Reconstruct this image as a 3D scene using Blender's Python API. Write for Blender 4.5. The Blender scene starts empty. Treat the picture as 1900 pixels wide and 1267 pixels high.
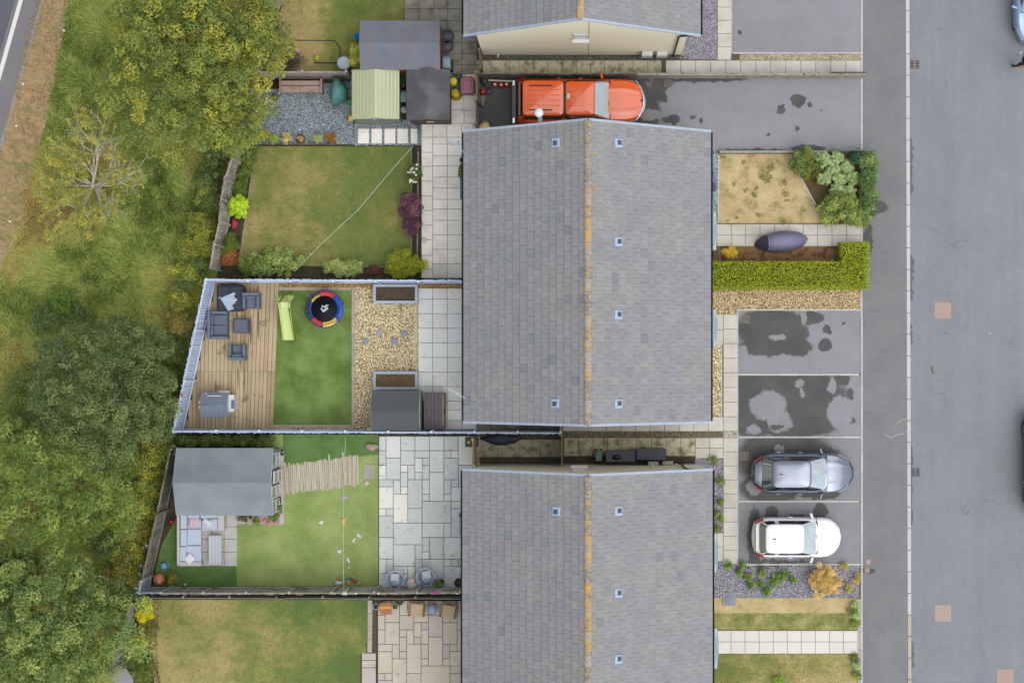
import bpy, math, random
import numpy as np
from mathutils import Vector, Matrix

random.seed(7); rng = np.random.default_rng(7)
sc = bpy.context.scene
COL = sc.collection

# ------------------------------------------------------------------ camera, sky, sun, exposure
H = 75.0; S = 44.0; NX, NY = 1083.0, 667.0       # camera height, pixels per metre on the ground, point straight below the camera
cd = bpy.data.cameras.new('camera'); cam = bpy.data.objects.new('camera', cd); COL.objects.link(cam)
cam.location = (0, 0, H); cam.rotation_euler = (0, 0, 0)
cd.sensor_width = 36.0; cd.lens = 36.0 * S * H / 1900.0
cd.shift_x = (950 - NX) / 1900.0; cd.shift_y = (NY - 633.5) / 1900.0
cd.clip_start = 0.5; cd.clip_end = 1500
sc.camera = cam
SUN_EL, SUN_AZ = math.radians(66), math.radians(128)      # azimuth clockwise from +Y
world = bpy.data.worlds.new("World"); sc.world = world; world.use_nodes = True
wn = world.node_tree; bg = wn.nodes['Background']
sky = wn.nodes.new('ShaderNodeTexSky'); sky.sky_type = 'NISHITA'; sky.sun_disc = False
sky.sun_elevation = SUN_EL; sky.sun_rotation = SUN_AZ
sky.air_density = 1.0; sky.dust_density = 2.0; sky.ozone_density = 1.0
hs = wn.nodes.new('ShaderNodeHueSaturation'); hs.inputs['Saturation'].default_value = 0.25
wn.links.new(sky.outputs[0], hs.inputs['Color']); wn.links.new(hs.outputs[0], bg.inputs['Color'])
bg.inputs['Strength'].default_value = 0.15
sd = bpy.data.lights.new('sun', 'SUN'); sd.energy = 0.9; sd.angle = math.radians(60); sd.color = (1.0, 0.95, 0.88)
sun = bpy.data.objects.new('sun', sd); COL.objects.link(sun); sun.location = (20, -10, 60)
dv = Vector((math.sin(SUN_AZ) * math.cos(SUN_EL), math.cos(SUN_AZ) * math.cos(SUN_EL), math.sin(SUN_EL)))
sun.rotation_euler = dv.to_track_quat('Z', 'Y').to_euler()
sc.view_settings.view_transform = 'Standard'; sc.view_settings.look = 'None'
sc.view_settings.exposure = 1.0; sc.view_settings.gamma = 1.0; sc.view_settings.use_curve_mapping = False
sc.render.engine = 'CYCLES'
sc.cycles.max_bounces = 5; sc.cycles.diffuse_bounces = 3; sc.cycles.glossy_bounces = 3; sc.cycles.transmission_bounces = 3

# ------------------------------------------------------------------ helpers
def P(px, py, z=0.0):
    k = (H - z) / (H * S)
    return Vector(((px - NX) * k, (NY - py) * k, z))
def xy(px, py, z=0.0):
    p = P(px, py, z); return (p.x, p.y)
KREF = 1.8
def Cg(r, g, b, k=1.35): return C(r, g, b, k)
def lin(c):
    c = c / 255.0
    return c / 12.92 if c <= 0.04045 else ((c + 0.055) / 1.055) ** 2.4
def C(r, g, b, k=None):
    k = KREF if k is None else k
    return tuple(min(0.85, lin(v) / k) for v in (r, g, b)) + (1.0,)

class N:
    """small node-tree writer"""
    def __init__(s, name):
        s.m = bpy.data.materials.new(name); s.m.use_nodes = True
        s.t = s.m.node_tree; s.b = s.t.nodes['Principled BSDF']; s._pos = None
    def node(s, typ, **kw):
        n = s.t.nodes.new(typ)
        for k, v in kw.items(): setattr(n, k, v)
        return n
    def link(s, a, b): s.t.links.new(a, b)
    def put(s, sock, v):
        if isinstance(v, bpy.types.NodeSocket): s.link(v, sock)
        else: sock.default_value = v
    def pos(s):
        if s._pos is None:
            s._pos = s.node('ShaderNodeNewGeometry').outputs['Position']
        return s._pos
    def noise(s, scale, detail=4, rough=0.55, vec=None, dist=0.0):
        n = s.node('ShaderNodeTexNoise'); n.inputs['Scale'].default_value = scale
        n.inputs['Detail'].default_value = detail; n.inputs['Roughness'].default_value = rough
        n.inputs['Distortion'].default_value = dist
        s.link(vec if vec is not None else s.pos(), n.inputs['Vector']); return n.outputs['Fac']
    def math(s, op, a, b=0.0, c=None, clamp=False):
        n = s.node('ShaderNodeMath', operation=op); n.use_clamp = clamp
        s.put(n.inputs[0], a); s.put(n.inputs[1], b)
        if c is not None: s.put(n.inputs[2], c)
        return n.outputs[0]
    def maprange(s, v, a, b, c=0.0, d=1.0):
        n = s.node('ShaderNodeMapRange'); s.put(n.inputs[0], v)
        for i, q in enumerate((a, b, c, d)): n.inputs[i + 1].default_value = q
        return n.outputs[0]
    def mix(s, f, a, b, mode='MIX'):
        n = s.node('ShaderNodeMix', data_type='RGBA', blend_type=mode)
        s.put(n.inputs[0], f); s.put(n.inputs[6], a); s.put(n.inputs[7], b); return n.outputs[2]
    def rnd(s):
        g = s.node('ShaderNodeNewGeometry').outputs['Random Per Island']
        o = s.node('ShaderNodeObjectInfo').outputs['Random']
        return s.math('FRACT', s.math('ADD', s.math('MULTIPLY', g, 3.7), o))
    def grey(s, v):
        n = s.node('ShaderNodeCombineColor'); 
        for i in range(3): s.link(v, n.inputs[i])
        return n.outputs[0]
    def scaled(s, col, fac):
        return s.mix(1.0, col, s.grey(fac), 'MULTIPLY')
    def bump(s, h, dist=0.01, strength=0.6):
        n = s.node('ShaderNodeBump'); n.inputs['Distance'].default_value = dist; n.inputs['Strength'].default_value = strength
        s.link(h, n.inputs['Height']); s.link(n.outputs[0], s.b.inputs['Normal'])
    def out(s, col, rough=0.8, metal=0.0, spec=0.4, coat=0.0):
        s.put(s.b.inputs['Base Color'], col); s.put(s.b.inputs['Roughness'], rough)
        s.b.inputs['Metallic'].default_value = metal; s.b.inputs['Specular IOR Level'].default_value = spec
        s.b.inputs['Coat Weight'].default_value = coat; s.b.inputs['Coat Roughness'].default_value = 0.05
        return s.m

_MC = {}
def mat(name, c, rough=0.75, pv=0.0, n1=None, n2=None, c2=None, c2r=(3.0, 0.5, 0.7), c3=None, c3r=(8.0, 0.55, 0.65), bump=None, metal=0.0, spec=0.35, coat=0.0, c2piece=False):
    """general procedural material: base colour, per-piece variation, two noise layers, up to two patchy colours"""
    if name in _MC: return _MC[name]
    n = N(name); col = c
    if c2 is not None:
        f = n.rnd() if c2piece else n.noise(c2r[0], 5)
        col = n.mix(n.maprange(f, c2r[1], c2r[2]), c, c2)
    if c3 is not None:
        col = n.mix(n.maprange(n.noise(c3r[0], 6), c3r[1], c3r[2]), col, c3)
    fac = None
    if pv: fac = n.maprange(n.rnd(), 0, 1, 1 - pv, 1 + pv)
    for nn in (n1, n2):
        if nn:
            f = n.maprange(n.noise(nn[0], 5), 0.25, 0.75, 1 - nn[1], 1 + nn[1])
            fac = f if fac is None else n.math('MULTIPLY', fac, f)
    if fac is not None: col = n.scaled(col, fac)
    if bump: n.bump(n.noise(bump[0], 4), bump[1])
    _MC[name] = n.out(col, rough, metal, spec, coat); return _MC[name]

def attr_mat(name, rough=0.7, amt=0.0, nscale=6.0, transl=0.0):
    if name in _MC: return _MC[name]
    n = N(name)
    a = n.node('ShaderNodeAttribute'); a.attribute_name = 'tint'; col = a.outputs['Color']
    if amt: col = n.scaled(col, n.maprange(n.noise(nscale, 4), 0.3, 0.7, 1 - amt, 1 + amt))
    m = n.out(col, rough, 0, 0.25)
    if transl:
        tr = n.node('ShaderNodeBsdfTranslucent'); n.link(col, tr.inputs['Color'])
        mx = n.node('ShaderNodeMixShader'); mx.inputs[0].default_value = transl
        n.link(n.b.outputs[0], mx.inputs[1]); n.link(tr.outputs[0], mx.inputs[2])
        n.link(mx.outputs[0], n.t.nodes['Material Output'].inputs['Surface'])
    _MC[name] = m; return m

WL = {}     # world location of every object's origin
def setp(o, label=None, cat=None, group=None, kind=None, category=None):
    cat = cat or category
    if label: o['label'] = label
    if cat: o['category'] = cat
    if group: o['group'] = group
    if kind: o['kind'] = kind
    return o
def thing(name, label, cat, loc=(0, 0, 0), rz=0.0, group=None):
    o = bpy.data.objects.new(name, None); o.empty_display_size = 0.2; COL.objects.link(o)
    o.location = loc; o.rotation_euler = (0, 0, rz); WL[o.name] = Vector(loc)
    return setp(o, label, cat, group)

class MB:
    def __init__(s): s.v = []; s.f = []; s.sm = []
    def add(s, vs, fs, smooth=False):
        b = len(s.v); s.v.extend(tuple(p) for p in vs)
        s.f.extend(tuple(b + i for i in q) for q in fs); s.sm.extend([smooth] * len(fs)); return s
    def box(s, x0, y0, z0, x1, y1, z1, b=0.0, M=None):
        if x0 > x1: x0, x1 = x1, x0
        if y0 > y1: y0, y1 = y1, y0
        if b <= 0:
            vs = [(x0, y0, z0), (x1, y0, z0), (x1, y1, z0), (x0, y1, z0), (x0, y0, z1), (x1, y0, z1), (x1, y1, z1), (x0, y1, z1)]
            fs = [(3, 2, 1, 0), (4, 5, 6, 7), (0, 1, 5, 4), (1, 2, 6, 5), (2, 3, 7, 6), (3, 0, 4, 7)]
        else:
            r = lambda i, z: [(x0 + i, y0 + i, z), (x1 - i, y0 + i, z), (x1 - i, y1 - i, z), (x0 + i, y1 - i, z)]
            vs = r(0, z0) + r(0, z1 - b) + r(b, z1)
            fs = [(3, 2, 1, 0), (8, 9, 10, 11)] + [(a, (a + 1) % 4, 4 + (a + 1) % 4, 4 + a) for a in range(4)] + [(4 + a, 4 + (a + 1) % 4, 8 + (a + 1) % 4, 8 + a) for a in range(4)]
        if M is not None: vs = [tuple(M @ Vector(p)) for p in vs]
        return s.add(vs, fs)
    def lathe(s, prof, n=20, c=(0, 0, 0), smooth=True, sx=1.0, sy=1.0, M=None):
        vs = []; fs = []
        for r, z in prof:
            for i in range(n):
                a = 2 * math.pi * i / n
                vs.append((c[0] + r * sx * math.cos(a), c[1] + r * sy * math.sin(a), c[2] + z))
        for j in range(len(prof) - 1):
            for i in range(n):
                a, b_ = j * n + i, j * n + (i + 1) % n
                fs.append((a, b_, b_ + n, a + n))
        if prof[0][0] > 1e-6: fs.append(tuple(range(n - 1, -1, -1)))
        if prof[-1][0] > 1e-6: fs.append(tuple((len(prof) - 1) * n + i for i in range(n)))
        if M is not None: vs = [tuple(M @ Vector(p)) for p in vs]
        return s.add(vs, fs, smooth)
    def cyl(s, c, r, z0, z1, n=16, r2=None, smooth=True):
        return s.lathe([(r, z0), (r2 if r2 is not None else r, z1)], n, (c[0], c[1], 0), smooth)
    def ball(s, c, r, n=12, m=8, sx=1, sy=1, sz=1):
        prof = [(max(1e-7, r * math.sin(math.pi * j / m)) if 0 < j < m else 1e-7, -r * sz * math.cos(math.pi * j / m)) for j in range(m + 1)]
        return s.lathe(prof, n, c, True, sx, sy)
    def tube(s, pts, rad, n=6, cap=True):
        pts = [Vector(p) for p in pts]; k = len(pts)
        if not hasattr(rad, '__len__'): rad = [rad] * k
        vs = []; fs = []
        up = Vector((0, 0, 1)); prev = None
        for i, p in enumerate(pts):
            t = (pts[min(i + 1, k - 1)] - pts[max(i - 1, 0)]).normalized()
            if prev is None:
                a = t.cross(up)
                if a.length < 1e-3: a = t.cross(Vector((1, 0, 0)))
            else:
                a = prev - t * prev.dot(t)
                if a.length < 1e-4: a = t.cross(up)
            a.normalize(); prev = a; b = t.cross(a)
            for j in range(n):
                an = 2 * math.pi * j / n
                vs.append(p + (a * math.cos(an) + b * math.sin(an)) * rad[i])
        for i in range(k - 1):
            for j in range(n):
                fs.append((i * n + j, i * n + (j + 1) % n, (i + 1) * n + (j + 1) % n, (i + 1) * n + j))
        if cap:
            fs.append(tuple(range(n - 1, -1, -1))); fs.append(tuple((k - 1) * n + j for j in range(n)))
        return s.add(vs, fs, True)
    def prism(s, pts, z0, z1, b=0.0):
        """pts: list of (x, y) counter-clockwise or not"""
        a = sum(pts[i][0] * pts[(i + 1) % len(pts)][1] - pts[(i + 1) % len(pts)][0] * pts[i][1] for i in range(len(pts)))
        if a < 0: pts = pts[::-1]
        n = len(pts)
        vs = [(x, y, z0) for x, y in pts] + [(x, y, z1) for x, y in pts]
        fs = [tuple(range(n - 1, -1, -1)), tuple(range(n, 2 * n))] + [(i, (i + 1) % n, n + (i + 1) % n, n + i) for i in range(n)]
        return s.add(vs, fs)
    def grid(s, fn, nu, nv, smooth=True, closed_u=False):
        vs = [fn(i / (nu if closed_u else nu), j / nv) for j in range(nv + 1) for i in range(nu + (0 if closed_u else 1))]
        w = nu if closed_u else nu + 1; fs = []
        for j in range(nv):
            for i in range(nu):
                a = j * w + i; b_ = j * w + (i + 1) % w
                fs.append((a, b_, b_ + w, a + w))
        return s.add(vs, fs, smooth)
    def mesh(s, name, off=(0, 0, 0)):
        me = bpy.data.meshes.new(name)
        me.from_pydata([(p[0] - off[0], p[1] - off[1], p[2] - off[2]) for p in s.v], [], s.f)
        me.polygons.foreach_set('use_smooth', s.sm); me.update(); return me

def put(mb, name, m, parent=None, local=False, **kw):
    """link a shape as one object. local: its coordinates are already those of the parent"""
    if local:
        off = Vector((0, 0, 0)); loc = Vector((0, 0, 0))
    else:
        xs = [p[0] for p in mb.v]; ys = [p[1] for p in mb.v]; zs = [p[2] for p in mb.v]
        off = Vector(((min(xs) + max(xs)) / 2, (min(ys) + max(ys)) / 2, min(zs)))
        loc = off - (WL[parent.name] if parent else Vector((0, 0, 0)))
    me = mb.mesh(name, off)
    for q in (m if isinstance(m, (list, tuple)) else [m]): me.materials.append(q)
    o = bpy.data.objects.new(name, me); COL.objects.link(o)
    if parent: o.parent = parent
    o.location = loc; WL[o.name] = off if not local else (WL[parent.name].copy() if parent else Vector((0, 0, 0)))
    return setp(o, **kw)

_unit = {}
def unit_mesh(m, kind='box'):
    k = (m.name, kind)
    if k not in _unit:
        mb = MB()
        if kind == 'box': mb.box(-.5, -.5, 0, .5, .5, 1)
        elif kind == 'slab':    # chamfered all round the top
            r = lambda i, z: [(-.5 + i, -.5 + i, z), (.5 - i, -.5 + i, z), (.5 - i, .5 - i, z), (-.5 + i, .5 - i, z)]
            mb.add(r(0, 0) + r(0, .8) + r(.018, 1), [(8, 9, 10, 11)] + [(a, (a + 1) % 4, 4 + (a + 1) % 4, 4 + a) for a in range(4)] + [(4 + a, 4 + (a + 1) % 4, 8 + (a + 1) % 4, 8 + a) for a in range(4)])
        me = mb.mesh('piece_' + kind); me.materials.append(m); _unit[k] = me
    return _unit[k]
def piece(name, m, parent, c, size, rot=(0, 0, 0), kind='box', **kw):
    """a piece sharing the unit mesh; c = centre of its base in the world"""
    o = bpy.data.objects.new(name, unit_mesh(m, kind)); COL.objects.link(o)
    c = Vector(c)
    if parent: o.parent = parent; o.location = c - WL[parent.name]
    else: o.location = c
    o.scale = size; o.rotation_euler = rot; WL[o.name] = c
    return setp(o, **kw)

def fast_mesh(name, verts, faces_n, loops, tint=None, m=None, smooth=False):
    me = bpy.data.meshes.new(name)
    nf = len(loops) // faces_n
    me.vertices.add(len(verts)); me.vertices.foreach_set('co', np.ascontiguousarray(verts, dtype=np.float32).ravel())
    me.loops.add(len(loops)); me.loops.foreach_set('vertex_index', np.ascontiguousarray(loops, dtype=np.int32))
    me.polygons.add(nf); me.polygons.foreach_set('loop_start', np.arange(0, nf * faces_n, faces_n, dtype=np.int32))
    me.polygons.foreach_set('loop_total', np.full(nf, faces_n, dtype=np.int32))
    me.update(calc_edges=True)
    if tint is not None:
        a = me.color_attributes.new('tint', 'FLOAT_COLOR', 'POINT')
        t = np.ones((len(verts), 4), dtype=np.float32); t[:, :3] = tint; a.data.foreach_set('color', t.ravel())
    if m: me.materials.append(m)
    return me
def link_mesh(me, name, parent=None, loc=None, **kw):
    o = bpy.data.objects.new(name, me); COL.objects.link(o)
    if parent: o.parent = parent; o.location = -WL[parent.name]
    WL[o.name] = Vector((0, 0, 0)); return setp(o, **kw)

def sheet(name, pts, z, m, **kw):
    kw.setdefault('kind', 'structure')
    mb = MB(); a = [xy(*p) for p in pts]
    ar = sum(a[i][0] * a[(i + 1) % len(a)][1] - a[(i + 1) % len(a)][0] * a[i][1] for i in range(len(a)))
    if ar < 0: a = a[::-1]
    mb.add([(x, y, z) for x, y in a], [tuple(range(len(a)))])
    return put(mb, name, m, **kw)
def R(x0, y0, x1, y1): return [(x0, y0), (x1, y0), (x1, y1), (x0, y1)]
def bx(px0, py0, px1, py1, z0, z1, mb=None, b=0.0, zr=None):
    """box from a pixel rectangle read at height zr (default its top)"""
    zr = z1 if zr is None else zr
    a, c = P(px0, py0, zr), P(px1, py1, zr)
    mb = mb or MB(); return mb.box(min(a.x, c.x), min(a.y, c.y), z0, max(a.x, c.x), max(a.y, c.y), z1, b)

def inside(px, py, poly):
    res = np.zeros(len(px), bool); n = len(poly)
    for i in range(n):
        x0, y0 = poly[i]; x1, y1 = poly[(i + 1) % n]
        c = ((y0 > py) != (y1 > py))
        with np.errstate(divide='ignore', invalid='ignore'):
            t = (x1 - x0) * (py - y0) / (y1 - y0 + 1e-12) + x0
        res ^= c & (px < t)
    return res
def scatter(poly, dens):
    """points (world x, y) at dens per square metre inside a pixel polygon"""
    a = np.array([xy(*p) for p in poly]); lo, hi = a.min(0), a.max(0)
    n = int(dens * (hi[0] - lo[0]) * (hi[1] - lo[1]))
    p = rng.uniform(lo, hi, (n, 2)); return p[inside(p[:, 0], p[:, 1], [tuple(q) for q in a])]
def smooth_noise(p, scale, seed=0):
    """cheap 2-D value noise on world points, 0..1"""
    r = np.random.default_rng(seed); g = r.random((64, 64))
    q = p * scale + 1000.0; i = np.floor(q).astype(int); f = q - i; f = f * f * (3 - 2 * f)
    a = g[i[:, 0] % 64, i[:, 1] % 64]; b = g[(i[:, 0] + 1) % 64, i[:, 1] % 64]
    c = g[i[:, 0] % 64, (i[:, 1] + 1) % 64]; d = g[(i[:, 0] + 1) % 64, (i[:, 1] + 1) % 64]
    return (a * (1 - f[:, 0]) + b * f[:, 0]) * (1 - f[:, 1]) + (c * (1 - f[:, 0]) + d * f[:, 0]) * f[:, 1]
def pick(pal, n):
    pal = [(C(*c)[:3], w) for c, w in pal]
    w = np.array([q[1] for q in pal], float); w /= w.sum()
    return np.array([q[0] for q in pal])[rng.choice(len(pal), n, p=w)]
# ------------------------------------------------------------------ ground, roads, meadow
def leaf_colors(n, pal): return pick(pal, n)

soil = mat('soil', C(78, 66, 50), 0.95, n1=(4, .35), n2=(40, .4), c2=C(58, 60, 38), c2r=(1.5, .45, .65), bump=(30, .02))
sheet('ground', [(-9000, -9000), (11000, -9000), (11000, 11000), (-9000, 11000)], -0.2, mat('rough_ground', C(96, 98, 58), 0.95, n1=(0.6, .3), n2=(20, .3), c2=C(128, 112, 76), c2r=(.35, .45, .65)))

def meadow_mat():
    n = N('meadow_turf'); p = n.pos()
    a = n.noise(0.45, 5, .6); b = n.noise(1.7, 6, .65); c = n.noise(14, 5, .7)
    col = n.mix(n.maprange(a, .38, .62), Cg(96, 106, 52), Cg(130, 140, 70))
    col = n.mix(n.maprange(b, .5, .68), col, C(134, 126, 70))
    col = n.mix(n.maprange(n.noise(.7, 4), .58, .7), col, C(110, 88, 56))
    col = n.scaled(col, n.maprange(c, .25, .75, .7, 1.3)); n.bump(c, .05)
    return n.out(col, .9, 0, .2)
sheet('meadow', [(-900, -900), (560, -900), (520, 0), (470, 200), (410, 480), (330, 800), (260, 1100), (215, 1260), (160, 2100), (-900, 2100)], -0.035, meadow_mat())

def asphalt(name, c, extra=None, speck=.16, wet=None, seed=0, lanes=0.0):
    """extra: second broad tone; wet: list of (px, py, rx, ry, sign) stain and car shade ellipses in photo pixels"""
    n = N(name)
    f = n.math('MULTIPLY', n.maprange(n.noise(.5, 4, .6), .3, .7, .95, 1.05), n.maprange(n.noise(30, 5, .8), .3, .7, 1 - speck, 1 + speck))
    f = n.math('MULTIPLY', f, n.maprange(n.noise(3.1, 5, .7), .3, .7, .955, 1.045))
    col = c
    if extra: col = n.mix(n.maprange(n.noise(.9, 5, .6), .45, .62), c, extra)
    # small pale grit and crack repairs
    col = n.mix(n.maprange(n.noise(9, 3, .5), .72, .76, 0, .35), col, C(196, 194, 186))
    rough = .82
    if wet:
        sep = n.node('ShaderNodeSeparateXYZ'); n.link(n.pos(), sep.inputs[0])
        dx = n.math('MULTIPLY', n.math('SUBTRACT', n.noise(2.2, 9, .74), .5), .62)
        dy = n.math('MULTIPLY', n.math('SUBTRACT', n.noise(2.9, 9, .74), .5), .62)
        X = n.math('ADD', sep.outputs[0], dx); Y = n.math('ADD', sep.outputs[1], dy)
        w = None
        for (px, py, rx, ry, sg) in wet:
            q = P(px, py)
            a = n.math('DIVIDE', n.math('SUBTRACT', X, q.x), rx / S); b = n.math('DIVIDE', n.math('SUBTRACT', Y, q.y), ry / S)
            d = n.math('ADD', n.math('MULTIPLY', a, a), n.math('MULTIPLY', b, b))
            e = n.maprange(d, .78, 1.12, 1, 0)
            if w is None: w = e
            elif sg > 0: w = n.math('MAXIMUM', w, e)
            else: w = n.math('MULTIPLY', w, n.math('SUBTRACT', 1.0, e))
        tone = n.mix(n.maprange(n.noise(1.1, 4), .35, .65), C(74, 75, 78, 2.7), C(92, 90, 88, 2.5))
        col = n.mix(n.math('MULTIPLY', w, .96), col, tone)
        rough = n.maprange(w, 0, 1, .82, .58)
    if lanes:   # worn wheel tracks and the joints of the laying strips run along the street
        mp = n.node('ShaderNodeMapping'); n.link(n.pos(), mp.inputs[0]); mp.inputs['Scale'].default_value = (1.0, .035, 1)
        f = n.math('MULTIPLY', f, n.maprange(n.noise(1.0, 5, .6, mp.outputs[0]), .3, .7, 1 - lanes, 1 + lanes))
        mp2 = n.node('ShaderNodeMapping'); n.link(n.pos(), mp2.inputs[0]); mp2.inputs['Scale'].default_value = (5.0, .3, 1)
        f = n.math('MULTIPLY', f, n.maprange(n.noise(1.0, 4, .6, mp2.outputs[0]), .3, .7, 1 - lanes * .5, 1 + lanes * .5))
        v = n.node('ShaderNodeTexVoronoi', feature='DISTANCE_TO_EDGE'); v.inputs['Scale'].default_value = .33
        wv = n.node('ShaderNodeVectorMath', operation='ADD'); nz = n.node('ShaderNodeTexNoise'); nz.inputs['Scale'].default_value = 1.3; nz.inputs['Detail'].default_value = 6
        n.link(n.pos(), nz.inputs['Vector']); n.link(n.pos(), wv.inputs[0]); n.link(nz.outputs['Color'], wv.inputs[1]); n.link(wv.outputs[0], v.inputs['Vector'])
        crack = n.math('MULTIPLY', n.maprange(v.outputs['Distance'], .0, .006, 1, 0), n.maprange(n.noise(.45, 2), .55, .62))
        f = n.math('MULTIPLY', f, n.math('SUBTRACT', 1.0, n.math('MULTIPLY', crack, .3)))
    col = n.scaled(col, f)
    n.bump(n.noise(60, 3, .7), .008)
    return n.out(col, rough, 0, .35)

# trunk road at the top left corner
e0, e1 = (76, 0), (0, 268)
dxr, dyr = (e1[0] - e0[0]), (e1[1] - e0[1])
def off(p, t, k=0): return (p[0] + dxr * t + k, p[1] + dyr * t)
sheet('road', [off(e0, -5), off(e0, 8), off(e0, 8, -700), off(e0, -5, -700)], 0.0, asphalt('trunk_asphalt', C(128, 126, 128)), )
sheet('road_marking', [off((35, 0), -5), off((43, 0), -5), off((43, 0), 8), off((35, 0), 8)], 0.006, mat('line_paint', C(232, 232, 228), .7, n1=(20, .08)), )
sheet('road_lane', [off((28, 0), -5), off((28, 0), 8), off((-600, 0), 8), off((-600, 0), -5)], 0.003, asphalt('lane_asphalt', C(98, 100, 112)), )
sheet('verge_edging', [off((76, 0), -5), off((84, 0), -5), off((84, 0), 8), off((76, 0), 8)], 0.012, mat('edge_grit', C(164, 154, 144), .9, n1=(8, .15), c2=C(128, 112, 92), c2r=(4, .5, .65)))
sheet('verge', [off((84, 0), -5), off((140, 0), -5), (136, -60), (118, 60), (98, 180), (66, 300), (38, 420), (-20, 560), (-140, 900), off((84, 0), 4)], 0.004,
      mat('dry_verge', Cg(164, 140, 106), .95, n1=(2.2, .14), n2=(26, .28), c2=Cg(132, 130, 78), c2r=(2.4, .48, .64), c3=Cg(132, 106, 82), c3r=(6, .56, .66), bump=(30, .03)))

# estate road, kerb, footway
roadm = asphalt('estate_asphalt', C(140, 144, 149), lanes=.055, speck=.2)
sheet('road', R(1688, -800, 1990, 2100), -0.11, roadm)
footm = asphalt('footway_asphalt', C(132, 134, 135), lanes=.04, extra=C(127, 129, 131), wet=[(1630, 385, 17, 12, 1), (1612, 445, 9, 30, 1), (1611, 1058, 13, 6, 1)])
sheet('footway', R(1597, -800, 1684, 2100), 0.0, footm)
sheet('footway', R(1996, -800, 2084, 2100), 0.0, footm)
sheet('kerb_edge', R(1990, -800, 1996, 2100), -0.004, mat('far_kerb', C(196, 194, 190), .85, n1=(3, .08)))
kerb = thing('kerb', None, None, tuple(P(1686, 633))); kerb['kind'] = 'structure'
km = mat('kerb_concrete', C(206, 206, 206), .85, pv=.05, n1=(6, .06)); km2 = mat('kerb_sandy', C(196, 186, 168), .85, pv=.05, n1=(6, .06))
y = -60.0
while y < 1330:
    c = P(1686.0 + (y - 600) * .003, y + 20); piece('kerb_stone', km2 if y > 1100 else km, kerb, (c.x, c.y, -0.12), (.15, 40 / S * .985, .125), kind='slab'); y += 40
# dirt lines in the channel
for (a, b, w) in ((255, 365, 4), (470, 560, 4), (600, 640, 3), (820, 980, 3), (1190, 1240, 4)):
    pts = [(1690, a)] + [(1690 + w * (0.5 + 1.6 * random.random()), a + (b - a) * t / 16) for t in range(1, 16)] + [(1690, b)]
    sheet('road_grit', pts, -0.105, mat('channel_grit', C(110, 112, 114), .95, n1=(20, .25)), )

# pale scuffs on the footway
for pts_ in (((1661, 790), (1668, 783), (1675, 778), (1681, 779)), ((1641, 803), (1646, 809), (1655, 812), (1664, 806), (1674, 805), (1683, 801))):
    up = [(x, y - .8 - .5 * (i % 2)) for i, (x, y) in enumerate(pts_)]; dn = [(x, y + .8) for x, y in pts_][::-1]
    sheet('scuff', up + dn, .004, mat('pale_scuff', C(172, 172, 168), .85, n1=(12, .12)))
# front driveways
DRY = C(152, 153, 159)
def bay(x0, y0, x1, y1, nm, wet, c=DRY): return sheet('driveway', R(x0, y0, x1, y1), 0.004, asphalt(nm, c, extra=tuple(v * .93 for v in c[:3]) + (1,), wet=wet, speck=.1))
sheet('forecourt', R(885, -200, 1598, 1300), -0.02, mat('sub_base', C(100, 94, 82), .95, n1=(8, .3)))
bay(1360, -200, 1597, 98, 'drive_top', [(1372, 60, 5, 4, 1)])
bay(885, 140, 1597, 282, 'drive_wide', [(980, 215, 215, 90, 1), (1165, 208, 62, 70, 1), (1228, 165, 22, 26, 1), (1120, 150, 95, 12, 1), (1245, 178, 9, 22, -1), (1246, 222, 18, 9, 1), (1205, 214, 26, 10, -1), (1300, 148, 90, 5, 1), (1480, 187, 13, 13, 1), (1449, 204, 8, 9, 1), (1503, 194, 7, 5, 1), (1478, 239, 4, 7, 1), (1524, 207, 3, 3, 1),
     (1284, 217, 4, 4, 1), (1300, 224, 4, 4, 1), (1425, 249, 5, 3, 1), (1500, 278, 34, 9, 1), (1400, 280, 70, 4, 1)])
bay(1369, 576, 1597, 693, 'bay_one', [(1432, 610, 68, 40, 1), (1420, 642, 50, 20, 1), (1505, 590, 26, 13, 1), (1530, 640, 15, 12, 1), (1478, 645, 30, 16, 1), (1480, 620, 22, 20, 1), (1565, 598, 3, 3, 1), (1442, 626, 16, 6, -1), (1492, 588, 6, 16, -1), (1380, 655, 8, 16, -1), (1535, 612, 8, 8, 1)])
bay(1369, 697, 1597, 810, 'bay_two', [(1400, 740, 80, 75, 1), (1495, 745, 80, 62, 1), (1470, 790, 90, 22, 1), (1560, 705, 18, 12, 1), (1577, 732, 8, 12, 1), (1580, 779, 9, 7, 1),
     (1425, 752, 34, 28, -1), (1447, 782, 24, 20, -1), (1408, 745, 18, 10, -1), (1560, 765, 24, 32, -1), (1484, 712, 7, 9, -1), (1488, 730, 4, 10, -1), (1545, 715, 8, 16, -1), (1398, 797, 14, 10, -1), (1442, 792, 12, 5, 1)])
bay(1369, 812, 1597, 928, 'bay_three', [(1455, 850, 90, 60, 1), (1430, 905, 60, 30, 1), (1520, 915, 40, 12, 1), (1500, 838, 60, 12, 1), (1400, 905, 14, 14, -1), (1445, 833, 8, 10, -1)], c=C(146, 146, 152))  # ellipses also paint the shade left of the silver blue hatchback
bay(1369, 932, 1597, 1046, 'bay_four', [(1432, 950, 12, 14, 1), (1522, 946, 16, 14, 1), (1400, 1000, 14, 60, 1), (1480, 958, 14, 4, 1), (1440, 1042, 60, 4, 1)], c=C(146, 146, 152))  # the tall ellipse paints the shade behind the white hatchback
edg = mat('edging_concrete', C(208, 205, 202), .85, pv=.08, n1=(10, .1))
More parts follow.
